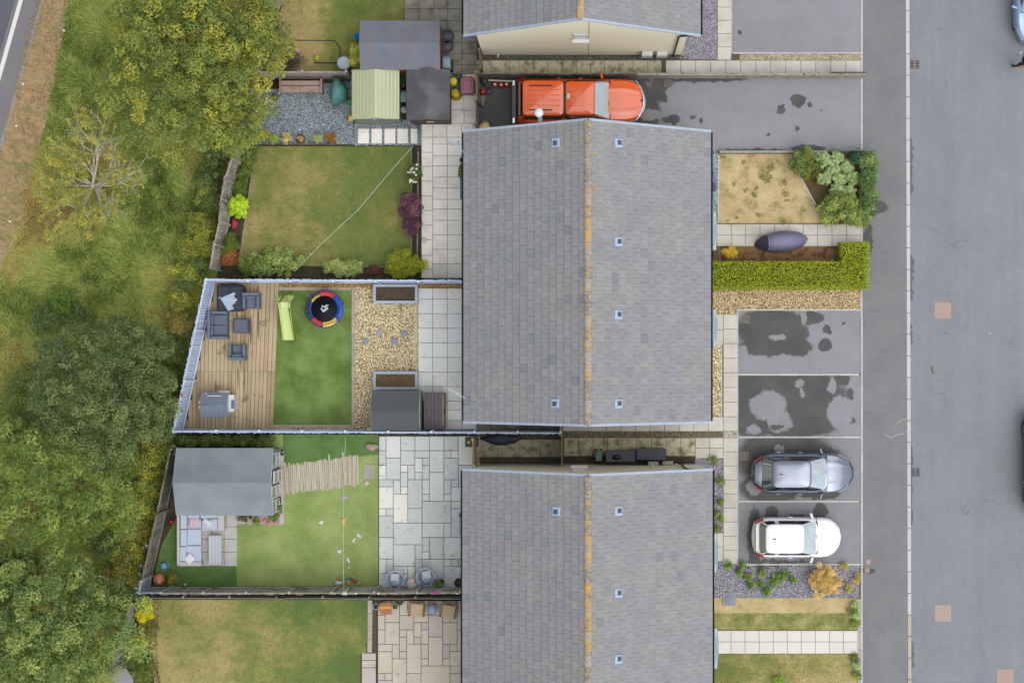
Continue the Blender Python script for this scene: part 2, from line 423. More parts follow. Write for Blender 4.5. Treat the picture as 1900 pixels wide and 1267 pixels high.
def edging(x0, y0, x1, y1, w=3.2, seg=40, nm='edging', m=None, z=.02, h=.06):
    L = math.hypot(x1 - x0, y1 - y0); k = max(1, round(L / seg)); a = math.atan2(-(y1 - y0), x1 - x0)
    c0 = P((x0 + x1) / 2, (y0 + y1) / 2); r = thing(nm, None, None, tuple(c0)); r['kind'] = 'structure'
    for i in range(k):
        t = (i + .5) / k; c = P(x0 + (x1 - x0) * t, y0 + (y1 - y0) * t)
        piece('edging_stone', m or edg, r, (c.x, c.y, z - h), (L / k / S * .99, w / S, h + random.uniform(0, .004)), (0, 0, a), 'slab')
    return r
edging(1599, -60, 1598.5, 590); edging(1599, 590, 1599, 1330)
edging(1358, 99, 1597, 99, 2.6); edging(1358, -60, 1358, 98, 2.2)
edging(1369, 575, 1597, 575, 2.6); edging(1369, 695, 1594, 695, 3.4); edging(1369, 811, 1597, 811, 3); edging(1369, 930, 1594, 930, 3.4); edging(1369, 1047, 1597, 1047, 3)
edging(1368.5, 575, 1368.5, 1047, 2.4)
edging(1594, 1110, 1594, 1330, 6, 30, m=mat('pinkish_stone', C(190, 180, 170), .9, pv=.06, n1=(7, .1)))

# ------------------------------------------------------------------ paving laid slab by slab
def slabs(nm, cols, rows, m, z=.02, th=.05, gap=.6, jitter=.0015, skip=None, base=None):
    """cols, rows: lists of joint lines in photo pixels"""
    r = thing(nm, None, None, tuple(P((cols[0] + cols[-1]) / 2, (rows[0] + rows[-1]) / 2))); r['kind'] = 'structure'
    for i in range(len(cols) - 1):
        for j in range(len(rows) - 1):
            x0, x1, y0, y1 = cols[i], cols[i + 1], rows[j], rows[j + 1]
            if skip and skip((x0 + x1) / 2, (y0 + y1) / 2): continue
            c = P((x0 + x1) / 2, (y0 + y1) / 2)
            piece('slab', m, r, (c.x, c.y, z - th), ((x1 - x0 - gap) / S, (y1 - y0 - gap) / S, th + random.uniform(-.003, .003)), (random.uniform(-1, 1) * jitter * 3, random.uniform(-1, 1) * jitter * 3, random.uniform(-1, 1) * jitter), 'slab')
    return r
def st(a, b, n): return [a + (b - a) * i / n for i in range(n + 1)]
cream = mat('cream_slab', C(198, 195, 188, 0.95), .85, pv=.045, n1=(2.5, .05), n2=(30, .06), c2=C(176, 172, 162, 0.95), c2r=(1.4, .5, .75))  # tone lifted to offset the house's shade over the rear patios
creamf = mat('front_cream_slab', C(206, 202, 192, 1.6), .85, pv=.04, n1=(2.5, .05), n2=(30, .05), c2=C(186, 181, 168, 1.6), c2r=(1.1, .45, .75))  # darker copy of the cream slab for paving out in open light
pale = mat('pale_slab', C(232, 228, 218), .85, pv=.03, n1=(2.5, .03), n2=(30, .04))
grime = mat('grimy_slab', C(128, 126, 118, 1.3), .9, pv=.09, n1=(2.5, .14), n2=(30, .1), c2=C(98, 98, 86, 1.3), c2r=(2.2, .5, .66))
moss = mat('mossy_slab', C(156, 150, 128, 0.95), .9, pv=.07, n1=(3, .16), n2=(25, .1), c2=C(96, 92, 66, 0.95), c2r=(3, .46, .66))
greyslab = mat('grey_slab', C(182, 186, 186, 0.95), .85, pv=.06, n1=(2.5, .06), n2=(30, .06), c2=C(186, 184, 178, 0.95), c2r=(.55, .4, .7), c3=C(160, 162, 160, 0.95), c3r=(5, .6, .7))
# under the gardens
sheet('garden_soil', [(540, -200), (895, -200), (895, 1400), (200, 1400), (262, 1100), (330, 820), (402, 520), (434, 342), (484, 168)], -0.022, soil)
sheet('front_soil', R(1300, 278, 1600, 1400), -0.012, mat('front_dry_soil', C(140, 118, 84), .95, n1=(3, .2), n2=(30, .3), c2=C(104, 84, 60), c2r=(3, .5, .62), bump=(30, .02)))
slabs('patio', [750, 777, 805, 831, 857, 885], [-60, -36, -10, 17, 39, 59, 80, 100, 121, 140], grime)
slabs('patio', [782, 810, 836, 861, 884], [138, 157, 177, 205, 229], cream)
slabs('patio', [782, 803, 829, 857, 884], [229, 255], cream)
slabs('patio', [782, 803], [255, 283, 309, 336, 364, 391, 418, 445, 474, 500, 516], cream)
slabs('patio', [803, 830, 857, 884], [255, 268, 289, 308, 329, 349, 370, 388, 409, 436, 463, 490, 516], cream)
slabs('patio', [776, 803, 830, 857, 884], [535, 555, 582, 609, 636, 663, 690, 717, 744, 760, 780, 797], greyslab, skip=lambda x, y: 784 < x < 815 and y > 735)
slabs('stepping_path', [664, 685, ], [239, 267], cream); 
for a, b in ((689, 709), (713, 734), (737, 757), (762, 775)): slabs('stepping_path', [a, b], [239, 267], cream)
# passages between the houses
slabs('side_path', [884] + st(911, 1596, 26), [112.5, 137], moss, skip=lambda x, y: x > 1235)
slabs('side_path', st(1235, 1597, 13), [112.5, 137], creamf)
slabs('front_path', [1331, 1357], st(-60, 112, 7), creamf)
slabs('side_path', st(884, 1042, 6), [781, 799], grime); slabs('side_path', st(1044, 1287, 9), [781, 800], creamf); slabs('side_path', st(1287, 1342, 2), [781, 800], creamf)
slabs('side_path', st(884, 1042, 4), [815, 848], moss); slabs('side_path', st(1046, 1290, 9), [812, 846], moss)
slabs('front_path', [1342, 1368], st(583, 800, 8) + st(812, 1046, 9), creamf)
slabs('front_path', [1319, 1342], [583, 612, 640], creamf); slabs('front_path', st(1288, 1342, 2), [773, 800], creamf, skip=lambda x, y: x < 1316)
slabs('front_path', st(1290, 1342, 2), [812, 831, 850], creamf); slabs('front_path', [1319, 1342], [988, 1014, 1041], creamf)
slabs('front_path', [1316] + st(1330, 1597, 10), [416, 436.5, 457], creamf)
slabs('front_path', [1312] + st(1330, 1591, 10), [1169, 1190, 1212], pale, z=.04)

def random_course(nm, X0, Y0, nu, nv, m, u=13.4, blocked=None):
    """riven stones of mixed sizes fitted like a jigsaw"""
    occ = [[False] * nv for _ in range(nu)]; rr = random.Random(hash(nm) % 97 if False else len(nm) * 7 + nu)
    r = thing(nm, None, None, tuple(P(X0 + nu * u / 2, Y0 + nv * u / 2))); r['kind'] = 'structure'
    for j in range(nv):
        for i in range(nu):
            if occ[i][j]: continue
            c = [(3, 2), (2, 3), (2, 2), (2, 2), (4, 3), (3, 2), (2, 1), (1, 2), (3, 3), (1, 1), (2, 4)]; rr.shuffle(c)
            for a, b in c + [(1, 1)]:
                if i + a <= nu and j + b <= nv and all(not occ[i + p][j + q] for p in range(a) for q in range(b)): break
            for p in range(a):
                for q in range(b): occ[i + p][j + q] = True
            cx, cy = X0 + (i + a / 2) * u, Y0 + (j + b / 2) * u
            if blocked and blocked(cx, cy): continue
            c = P(cx, cy)
            piece('slab', m, r, (c.x, c.y, -.03), ((a * u - .8) / S, (b * u - .8) / S, .05 + rr.uniform(-.004, .004)), (rr.uniform(-.006, .006), rr.uniform(-.006, .006), rr.uniform(-.003, .003)), 'slab')
    return r
bluestone = mat('riven_blue_stone', C(184, 188, 186, 1.12), .8, pv=.13, n1=(1.4, .07), n2=(14, .06), c2=C(194, 193, 182, 1.12), c2r=(.5, .8, .98), c2piece=True, c3=C(158, 164, 168, 1.12), c3r=(3, .58, .7), bump=(18, .01))
buffstone = mat('riven_buff_stone', C(190, 182, 166, 1.3), .8, pv=.1, n1=(1.4, .06), n2=(14, .05), c2=C(170, 160, 156, 1.3), c2r=(.5, .6, .95), c2piece=True, c3=C(158, 152, 142, 1.3), c3r=(3, .6, .72), bump=(18, .01))
random_course('patio', 703, 809, 14, 21, bluestone)
random_course('patio', 701, 1114, 14, 18, buffstone)
random_course('patio', 671, 1211, 2, 11, buffstone)
# summerhouse pad and stones
slabs('garden_pad', st(368, 440, 3), [954, 977, 1000, 1024, 1050], mat('pad_slab', C(204, 200, 194), .85, pv=.05, n1=(2, .08), n2=(20, .05)), z=.03)
slabs('garden_pad', st(437, 520, 4), [940, 973], mat('pink_pad_slab', C(188, 176, 170), .85, pv=.08, n1=(3, .1)), z=.02)
slabs('garden_pad', [512, 527], st(833, 972, 6), mat('pad_slab', (0, 0, 0, 1)), z=.02)
s_ = P(685.5, 875); piece('paving_slab', mat('lone_slab', C(178, 172, 158), .85, n1=(3, .08)), None, (s_.x, s_.y, -.02), (.5, .62, .06), (0, 0, -.05), 'slab', label='square beige slab set in the bright green lawn past the plank path', category='paving slab')
mb = MB(); q = P(680, 896); mb.cyl((q.x, q.y), .11, 0, .06, 16); put(mb, 'paving_disc', mat('pale_disc', C(218, 208, 190), .85), label='small pale round disc on the lawn just below the square beige slab', category='disc')

# bands beside the lawns
def band(nm, pts, z, m): return sheet(nm, pts, z, m)
tanb = mat('tan_block', C(196, 178, 158), .85, pv=.09, n1=(5, .06), c2=C(166, 158, 152), c2r=(.5, .75, .9), c2piece=True)
for a in ((655.5, 533, 655.5, 795, 6.4, 28), (517, 536, 652, 536, 6, 28), (505, 790.5, 652, 790.5, 6, 28), (771.5, 565, 771.5, 690, 7.5, 30)): edging(*a[:4], w=a[4], seg=a[5], m=tanb)
edging(687, 1113, 686, 1210, 9, 24, m=mat('pinkish_stone', (0, 0, 0, 1)))
edging(474, 272, 446, 480, 2.2, 30, m=mat('weathered_timber', C(160, 150, 134), .9, pv=.1)); edging(776, 275, 774, 495, 2.2, 30, m=mat('weathered_timber', (0, 0, 0, 1)))
edging(763.5, 275, 763.5, 492, 1.6, 40, m=mat('weathered_timber', (0, 0, 0, 1))); edging(600, 494, 720, 495, 2, 30, m=mat('weathered_timber', (0, 0, 0, 1)))
edging(1333.5, 288, 1332.5, 414, 2.2, 34); edging(1486, 330, 1514, 381, 2.6, 30); edging(1334, 458, 1336, 484, 3, 30, m=mat('weathered_timber', (0, 0, 0, 1)))
edging(1339, 583 + 57, 1339, 772, 2, 44)
edging(658, 232, 658, 268, 2, 20, m=mat('weathered_timber', (0, 0, 0, 1))); 

# ------------------------------------------------------------------ lawns
def lawn_mat(name, cg, cm, cd_, p0, p1, bias=0.0, dry=1.0, fine=.22, ns=.55):
    """green -> mid -> straw; p0 (green end) and p1 (dry end) are photo pixels, the noise does the rest"""
    n = N(name); a, b = P(*p0), P(*p1); d = b - a
    dot = n.node('ShaderNodeVectorMath', operation='DOT_PRODUCT'); sub = n.node('ShaderNodeVectorMath', operation='SUBTRACT')
    n.link(n.pos(), sub.inputs[0]); sub.inputs[1].default_value = (a.x, a.y, 0); n.link(sub.outputs[0], dot.inputs[0])
    L = d.x * d.x + d.y * d.y; dot.inputs[1].default_value = (d.x / L, d.y / L, 0)
    f = n.math('ADD', n.math('MULTIPLY', dot.outputs['Value'], .55 * dry), n.math('MULTIPLY', n.math('SUBTRACT', n.noise(ns, 6, .62), .5), 2.1))
    f = n.math('ADD', f, n.math('MULTIPLY', n.math('SUBTRACT', n.noise(ns * 6, 5, .7), .5), .8)); f = n.math('ADD', f, bias)
    col = n.mix(n.maprange(f, 0.05, .5), cg, cm); col = n.mix(n.maprange(f, .45, .85), col, cd_)
    fn = n.noise(22, 6, .8); col = n.scaled(col, n.maprange(fn, .3, .7, 1 - fine, 1 + fine)); n.bump(fn, .02)
    return n.out(col, .95, 0, .15)
G1, M1, D1 = Cg(90, 110, 54), Cg(126, 128, 70), Cg(168, 150, 102)
sheet('lawn', [(540, -120), (749, -120), (749, 132), (500, 138), (515, 60)], 0.004, lawn_mat('lawn_top', G1, M1, D1, (740, 20), (560, 70), .12))
sheet('lawn', [(474, 272), (763, 272), (763, 492), (600, 494), (441, 492)], 0.004, lawn_mat('lawn_upper', Cg(88, 110, 58), Cg(122, 124, 68), Cg(156, 142, 96), (760, 300), (470, 420), .12))
lm = lawn_mat('lawn_low', Cg(90, 112, 60), Cg(126, 130, 72), Cg(160, 146, 98), (660, 1150), (330, 1215), .14)
sheet('lawn', [(266, 1112), (683, 1112), (680, 1212), (669, 1212), (669, 1400), (270, 1400), (290, 1290), (275, 1200), (262, 1150)], 0.004, lm)
sheet('lawn', [(1334, 286), (1470, 286), (1486, 330), (1528, 414), (1333, 414)], 0.004, lawn_mat('lawn_dry_front', Cg(122, 120, 74, 1.5), Cg(182, 162, 120, 1.5), Cg(200, 180, 138, 1.5), (1470, 400), (1470, 401), .55, 0, .2, 1.5))
sheet('lawn', [(1312, 1109), (1590, 1109), (1590, 1137), (1312, 1137)], 0.006, lawn_mat('lawn_straw_strip', C(156, 144, 96, 1.6), C(190, 172, 126, 1.6), C(202, 186, 142, 1.6), (0, 0), (1, 0), .5, 0, .2, 1.5))
sheet('lawn', [(1312, 1137), (1590, 1137), (1590, 1168), (1312, 1168)], 0.004, lawn_mat('lawn_strip', C(120, 130, 72, 1.6), C(166, 160, 104, 1.6), C(190, 176, 130, 1.6), (0, 0), (1, 0), .3, 0, .22, 1.6))
sheet('lawn', [(1312, 1213), (1590, 1213), (1590, 1400), (1312, 1400)], 0.004, lawn_mat('lawn_front_low', C(112, 124, 66, 1.6), C(152, 148, 90, 1.6), C(184, 168, 118, 1.6), (1340, 1267), (1560, 1240), .15, 1, .2, .9))
def turf_mat(name, c1, c2, sc_=.8):
    n = N(name); col = n.mix(n.maprange(n.noise(sc_, 5, .6), .38, .62), c1, c2)
    f = n.noise(16, 5, .75); col = n.scaled(col, n.maprange(f, .3, .7, .86, 1.14)); n.bump(f, .015); return n.out(col, .85, 0, .2)
tuft = turf_mat('artificial_turf', Cg(84, 108, 46), Cg(114, 138, 76)); tufl = turf_mat('pale_artificial_turf', Cg(122, 142, 78), Cg(146, 162, 100)); tufd = turf_mat('deep_artificial_turf', Cg(84, 114, 58, 1.5), Cg(102, 132, 74, 1.5))
sheet('artificial_lawn', [(515, 539), (652, 539), (652, 787), (505, 787)], 0.012, tuft)
sheet('artificial_lawn', [(500, 806), (702, 806), (702, 1087), (440, 1087), (438, 1050), (440, 972), (520, 972), (500, 900)], 0.008, tufl)
sheet('artificial_lawn', [(525, 806), (702, 806), (702, 843), (525, 862)], 0.013, tufd)
sheet('artificial_lawn', [(330, 955), (370, 955), (366, 1050), (440, 1050), (440, 1087), (283, 1087), (300, 1010)], 0.004, tufd)

# ------------------------------------------------------------------ gravel beds (loose chippings on a base)
def gravel(poly, pal, dens=950, size=(.025, .052), base=C(110, 90, 60), name='gravel', z=0.0):
    p = scatter(poly, dens); n = len(p)
    L = rng.uniform(size[0], size[1], n); W = L * rng.uniform(.4, .75, n); A = rng.uniform(0, 2 * np.pi, n); hh = W * rng.uniform(.35, .8, n)
    ca, sa = np.cos(A), np.sin(A)
    V = np.zeros((n, 5, 3)); cr = [(-.5, -.4), (.5, -.5), (.45, .5), (-.5, .45)]
    zz = z + rng.uniform(0.0, .03, n)
    tx, ty = rng.uniform(-.3, .3, n), rng.uniform(-.3, .3, n)
    for k, (a, b) in enumerate(cr):
        x = L * a; y = W * b
        V[:, k] = np.stack([p[:, 0] + ca * x - sa * y, p[:, 1] + sa * x + ca * y, zz + tx * x + ty * y], 1)
    V[:, 4] = np.stack([p[:, 0] + rng.normal(0, .004, n), p[:, 1] + rng.normal(0, .004, n), zz + hh], 1)
    b = (np.arange(n) * 5)[:, None]
    F = np.concatenate([b + np.array([[k, (k + 1) % 4, 4]]) for k in range(4)], 1).reshape(-1)
    t = np.repeat((pick(pal, n) * .75 + pick(pal, n).mean(0) * .25) * rng.uniform(.85, 1.15, (n, 1)) * 1.6, 5, 0)
    q = np.array([xy(*a) for a in poly]); nb = len(q); 
    V = V.reshape(-1, 3); cx = q.mean(0)
    bv = np.concatenate([[[cx[0], cx[1], z]], np.column_stack([q, np.full(nb, z)])]); o = len(V)
    ar = sum(q[i][0] * q[(i + 1) % nb][1] - q[(i + 1) % nb][0] * q[i][1] for i in range(nb))
    bf = np.array([[o, o + 1 + i, o + 1 + (i + 1) % nb] if ar > 0 else [o, o + 1 + (i + 1) % nb, o + 1 + i] for i in range(nb)]).reshape(-1)
    V = np.concatenate([V, bv]); t = np.concatenate([t, np.tile(np.array(base[:3]) * 1.6, (nb + 1, 1))])
    me = fast_mesh(name, V, 3, np.concatenate([F, bf]), t, attr_mat('chippings', .85, .12, 25))
    return link_mesh(me, name, kind='stuff')
GOLD = [((218, 202, 160), 5), ((232, 222, 192), 4), ((198, 174, 124), 3), ((168, 146, 106), 1.5), ((204, 200, 188), 1.5)]
SLATE = [((150, 162, 168), 4), ((120, 134, 142), 4), ((182, 190, 194), 2), ((92, 104, 112), 2), ((160, 150, 130), .6)]
PLUM = [((154, 152, 163), 4), ((138, 135, 146), 3), ((178, 177, 184), 2.5), ((118, 114, 122), 1.2)]
gravel([(659, 533), (776, 533), (776, 797), (659, 797)], GOLD)
gravel([(516, 524), (776, 524), (776, 533), (516, 533)], [((170, 140, 90), 3), ((196, 166, 112), 2), ((130, 104, 64), 2)])
gravel([(776, 525), (862, 525), (862, 535), (776, 535)], [((170, 140, 90), 3), ((196, 166, 112), 2), ((130, 104, 64), 2)])
gravel([(505, 793.5), (659, 793.5), (659, 797), (505, 797)], GOLD)
gravel([(1312, 530), (1597, 530), (1597, 574), (1367, 574), (1367, 583), (1312, 583)], [((206, 184, 140), 5), ((224, 208, 172), 3), ((180, 152, 106), 3), ((144, 122, 86), 2), ((198, 192, 178), 1.5)])
gravel([(1310, 640), (1338, 640), (1338, 772), (1310, 772)], GOLD)
gravel([(486, 168), (655, 150), (655, 232), (658, 268), (478, 268), (470, 230)], SLATE, base=C(84, 94, 100))
gravel([(658, 222), (784, 222), (784, 270), (658, 270)], SLATE, base=C(84, 90, 94), z=-.015)
gravel([(1262, -60), (1330, -60), (1330, 111), (1262, 111)], PLUM, base=C(96, 93, 102))
gravel([(1288, 851), (1341, 851), (1341, 987), (1288, 987)], PLUM, base=C(96, 93, 102))
gravel([(1312, 1042), (1368, 1042), (1368, 1049), (1593, 1049), (1593, 1109), (1312, 1109)], PLUM, base=C(96, 93, 102))
gravel([(1312, 284), (1332, 284), (1332, 395), (1312, 395)], [((150, 170, 176), 3), ((110, 136, 142), 2), ((182, 196, 200), 2)], base=C(90, 110, 116))
gravel([(1372, 101), (1597, 101), (1597, 112), (1372, 112)], [((176, 168, 144), 3), ((150, 140, 112), 3), ((196, 190, 170), 1)], size=(.03, .06), base=C(130, 122, 96))
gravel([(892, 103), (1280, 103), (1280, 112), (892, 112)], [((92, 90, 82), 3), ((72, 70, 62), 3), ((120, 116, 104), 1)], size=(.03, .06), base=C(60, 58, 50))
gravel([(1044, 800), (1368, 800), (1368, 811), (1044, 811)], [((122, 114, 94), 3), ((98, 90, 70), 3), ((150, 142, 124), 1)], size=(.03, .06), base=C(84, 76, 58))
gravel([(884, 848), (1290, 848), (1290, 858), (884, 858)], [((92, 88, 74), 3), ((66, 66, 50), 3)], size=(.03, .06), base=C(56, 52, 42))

# ------------------------------------------------------------------ grass blades
def blades(poly, dens, length, pal, name='grass', z=0.0, width=.022, lean=.9, flow=.5, tint_noise=.5, avoid=None, label=None, gain=1.15):
    p = scatter(poly, dens)
    if avoid is not None: p = p[~avoid(p)]
    n = len(p); L = rng.uniform(length[0], length[1], n)
    ang = smooth_noise(p, flow, 3) * 9.0 + smooth_noise(p, flow * 3.1, 5) * 4 + rng.normal(0, .5, n)
    tilt = rng.uniform(.35, 1.0, n) * lean
    dx, dy = np.cos(ang), np.sin(ang)
    hx = np.sin(tilt * 1.3) * L; hz = np.cos(tilt * 1.3) * L
    w = width * rng.uniform(.6, 1.3, n)
    V = np.zeros((n, 3, 3))
    V[:, 0] = np.stack([p[:, 0] - dy * w, p[:, 1] + dx * w, np.full(n, z)], 1)
    V[:, 1] = np.stack([p[:, 0] + dy * w, p[:, 1] - dx * w, np.full(n, z)], 1)
    V[:, 2] = np.stack([p[:, 0] + dx * hx, p[:, 1] + dy * hx, z + hz], 1)
    cols = np.array([C(*c)[:3] for c, _ in pal]); k = len(cols)
    f = smooth_noise(p, tint_noise, 11) * .6 + smooth_noise(p, tint_noise * 4, 12) * .3 + rng.uniform(-.15, .25, n)
    idx = np.clip(f * k, 0, k - 1e-3); i0 = idx.astype(int); i1 = np.minimum(i0 + 1, k - 1); fr = (idx - i0)[:, None]
    t = (cols[i0] * (1 - fr) + cols[i1] * fr) * rng.uniform(.8, 1.2, (n, 1)) * gain
    me = fast_mesh(name, V.reshape(-1, 3), 3, np.arange(n * 3), np.repeat(t, 3, 0), attr_mat('grass_blade', .8, .0, 6, .25))
    return link_mesh(me, name, kind='stuff')
MEAD = [((66, 78, 34), 1), ((88, 104, 46), 1), ((122, 138, 66), 1), ((146, 156, 84), 1), ((160, 152, 88), 1), ((150, 122, 78), 1)]
mead_poly = [(136, -60), (118, 60), (98, 180), (66, 300), (38, 420), (-60, 620), (-60, 1400), (205, 1400), (250, 1110), (318, 830), (380, 520), (425, 345), (470, 200), (520, -60)]
blades(mead_poly, 620, (.14, .38), MEAD, name='long_grass', z=-.035, width=.02, gain=2.3)
blades([(76, -60), (136, -60), (118, 60), (98, 180), (66, 300), (38, 420), (-60, 620), (-60, 430), (6, 268)], 330, (.06, .2), [((130, 106, 76), 1), ((168, 142, 104), 1), ((190, 166, 126), 1), ((140, 142, 80), 1)], name='dry_grass', width=.014, gain=1.5)
def on_poly(pl):
    a = [xy(*q) for q in pl]
    return lambda p: inside(p[:, 0], p[:, 1], a)
LG = [((80, 100, 46), 1), ((106, 118, 56), 1), ((130, 130, 68), 1), ((150, 138, 84), 1)]
blades([(540, -60), (749, -60), (749, 132), (500, 138), (515, 60)], 260, (.03, .07), LG[1:], name='grass', width=.01)
blades([(474, 272), (763, 272), (763, 492), (441, 492)], 260, (.03, .07), LG, name='grass', width=.01)
blades([(270, 1112), (683, 1112), (680, 1212), (669, 1290), (270, 1290), (275, 1200)], 260, (.03, .07), LG, name='grass', width=.01)
blades([(1312, 1137), (1590, 1137), (1590, 1168), (1312, 1168)], 300, (.03, .08), [((110, 124, 60), 1), ((150, 146, 84), 1), ((180, 164, 110), 1)], name='grass', width=.012)
blades([(1312, 1213), (1590, 1213), (1590, 1290), (1312, 1290)], 300, (.03, .08), [((110, 124, 60), 1), ((150, 146, 84), 1), ((180, 164, 110), 1)], name='grass', width=.012)
# green weeds coming up in the scorched front lawn
for (px, py, r) in ((1420, 328, 14), (1430, 312, 9), (1385, 353, 5), (1457, 340, 5), (1457, 358, 8), (1400, 362, 6), (1380, 300, 5), (1460, 372, 5), (1408, 400, 6), (1367, 405, 4), (1341, 292, 6), (1404, 350, 5), (1455, 413, 6), (1352, 410, 4), (1362, 342, 4)):
    blades([(px + r * math.cos(a), py + r * (.8 + .3 * math.sin(a * 2 + px)) * math.sin(a)) for a in [i * .698 for i in range(9)]], 1300, (.03, .09), [((88, 104, 50), 1), ((116, 128, 66), 1), ((140, 140, 80), 1)], name='weeds', width=.014)

# decking: one board after another, with the joint two thirds down
deckm = mat('deck_timber', C(176, 158, 128, 1.3), .8, pv=.14, n1=(1.2, .1), n2=(12, .08), c2=C(146, 128, 98, 1.3), c2r=(.5, .6, .95), c2piece=True, c3=C(120, 104, 80, 1.3), c3r=(2.2, .6, .72), bump=(40, .004))
deck = thing('decking', None, None, tuple(P(430, 660))); deck['kind'] = 'structure'
DZ = .06
xl = lambda y: 396 + (y - 527) * (340 - 396) / 268.0
x = 336.0; i = 0
while x < 515:
    w = 7.6
    # right edge drifts from 514 at the top to 504 at the bottom
    for (ya, yb) in ((524, 689), (689.6, 796)):
        def sk(xx, yy): return xx - (yy - 524) * .040 * (xx - 336) / 178
        a0, a1 = x, x + w - .7
        yt = ya
        if xl(ya) > x:      # board starts where the slanting fence leaves room for it
            yt = 527 + (396 - x) * 268 / 56.0
        if yt > yb - 6: continue
        q = [xy(sk(a0, yt), yt), xy(sk(a1, yt), yt), xy(sk(a1, yb), yb), xy(sk(a0, yb), yb)]
        mb = MB(); mb.prism(q, -.03, DZ + random.uniform(-.002, .002)); put(mb, 'board', deckm, deck)
    x += w
# dark damp streaks on the decking
for (px, py, w, l) in ((440, 584, 4, 20), (455, 583, 3.4, 22), (466, 612, 5, 66), (480, 600, 5, 62), (442, 698, 3, 50), (454, 706, 3.4, 56), (401, 716, 4, 24), (446, 672, 3, 14)):
    pts = [(px + w / 2 * math.sin(t * math.pi) * s, py + l * (t - .5)) for s, ts in ((1, [0, .2, .4, .6, .8, 1]), (-1, [.8, .6, .4, .2])) for t in ts]
    sheet('damp_streak', pts, DZ + .005, mat('damp_deck', C(126, 106, 82), .5, n1=(8, .15)), )
# ------------------------------------------------------------------ houses
def tile_mat():
    n = N('concrete_roof_tile'); r = n.rnd()
    col = n.mix(n.maprange(n.noise(.55, 4, .6), .42, .62), C(150, 151, 156), C(155, 155, 154))
    col = n.mix(n.maprange(r, .94, 1.0, 0, .8), col, C(128, 131, 138))
    col = n.mix(n.maprange(n.math('FRACT', n.math('MULTIPLY', r, 7.3)), .92, 1.0, 0, .4), col, C(164, 160, 148))
    f = n.math('MULTIPLY', n.maprange(r, 0, 1, .95, 1.05), n.maprange(n.noise(20, 6, .85), .32, .68, .76, 1.24))
    f = n.math('MULTIPLY', f, n.maprange(n.noise(2.6, 5, .65), .3, .7, .92, 1.08))
    sp = n.maprange(n.noise(13, 4, .6), .70, .76, 0, .5); col = n.mix(sp, col, C(190, 186, 172))
    # orange lichen close to the ridge
    sep = n.node('ShaderNodeSeparateXYZ'); n.link(n.pos(), sep.inputs[0])
    near = n.maprange(sep.outputs[0], -1.0, -.05, 0, 1); near2 = n.maprange(sep.outputs[0], .35, 1.3, 1, 0)
    near = n.math('MINIMUM', near, near2)
    z = n.math('MULTIPLY', near, n.maprange(n.noise(5.5, 6, .7), .585, .64)); col = n.mix(n.math('MULTIPLY', z, .8), col, C(206, 160, 66))
    col = n.scaled(col, f); n.bump(n.noise(40, 4, .7), .006)
    return n.out(col, .9, 0, .25)
tilem = tile_mat()
def ridge_mat():
    n = N('lichened_ridge_tile')
    col = n.mix(n.maprange(n.rnd(), .2, .8), C(140, 134, 128), C(166, 160, 152))
    col = n.mix(n.maprange(n.noise(11, 6, .8), .5, .62, 0, .8), col, C(208, 200, 184))
    sep = n.node('ShaderNodeSeparateXYZ'); n.link(n.pos(), sep.inputs[0])
    o = n.math('ADD', n.noise(5.2, 7, .8), n.maprange(n.noise(.35, 2), .35, .65, -.06, .06))
    col = n.mix(n.maprange(o, .5, .57, 0, .85), col, C(214, 170, 84))
    col = n.scaled(col, n.maprange(n.noise(24, 4, .8), .3, .7, .75, 1.2)); n.bump(n.noise(30, 4), .01)
    return n.out(col, .92, 0, .2)
ridgem = ridge_mat()
cream_r = mat('cream_render', C(216, 210, 188, 1.05), .9, n1=(1.0, .025), n2=(40, .04), bump=(60, .003))
grey_r = mat('shaded_cream_render', C(212, 208, 190, 1.1), .9, n1=(.8, .04), n2=(3, .05), bump=(60, .003))  # greyer copy of the cream render, with the upper gable's shade in its colour
palepvc = mat('pale_blue_grey_pvc', C(176, 190, 210), .5, pv=.05, n1=(5, .05))
blackpvc = mat('black_pvc', C(34, 36, 44), .45)
whitepvc = mat('white_pvc', C(240, 240, 242), .4)
leadm = mat('vent_frame', C(176, 196, 224), .5, n1=(8, .04)); darkglass = mat('dark_glass', C(44, 52, 64), .12, spec=.8)
EZ, RZ = 4.84, 8.29
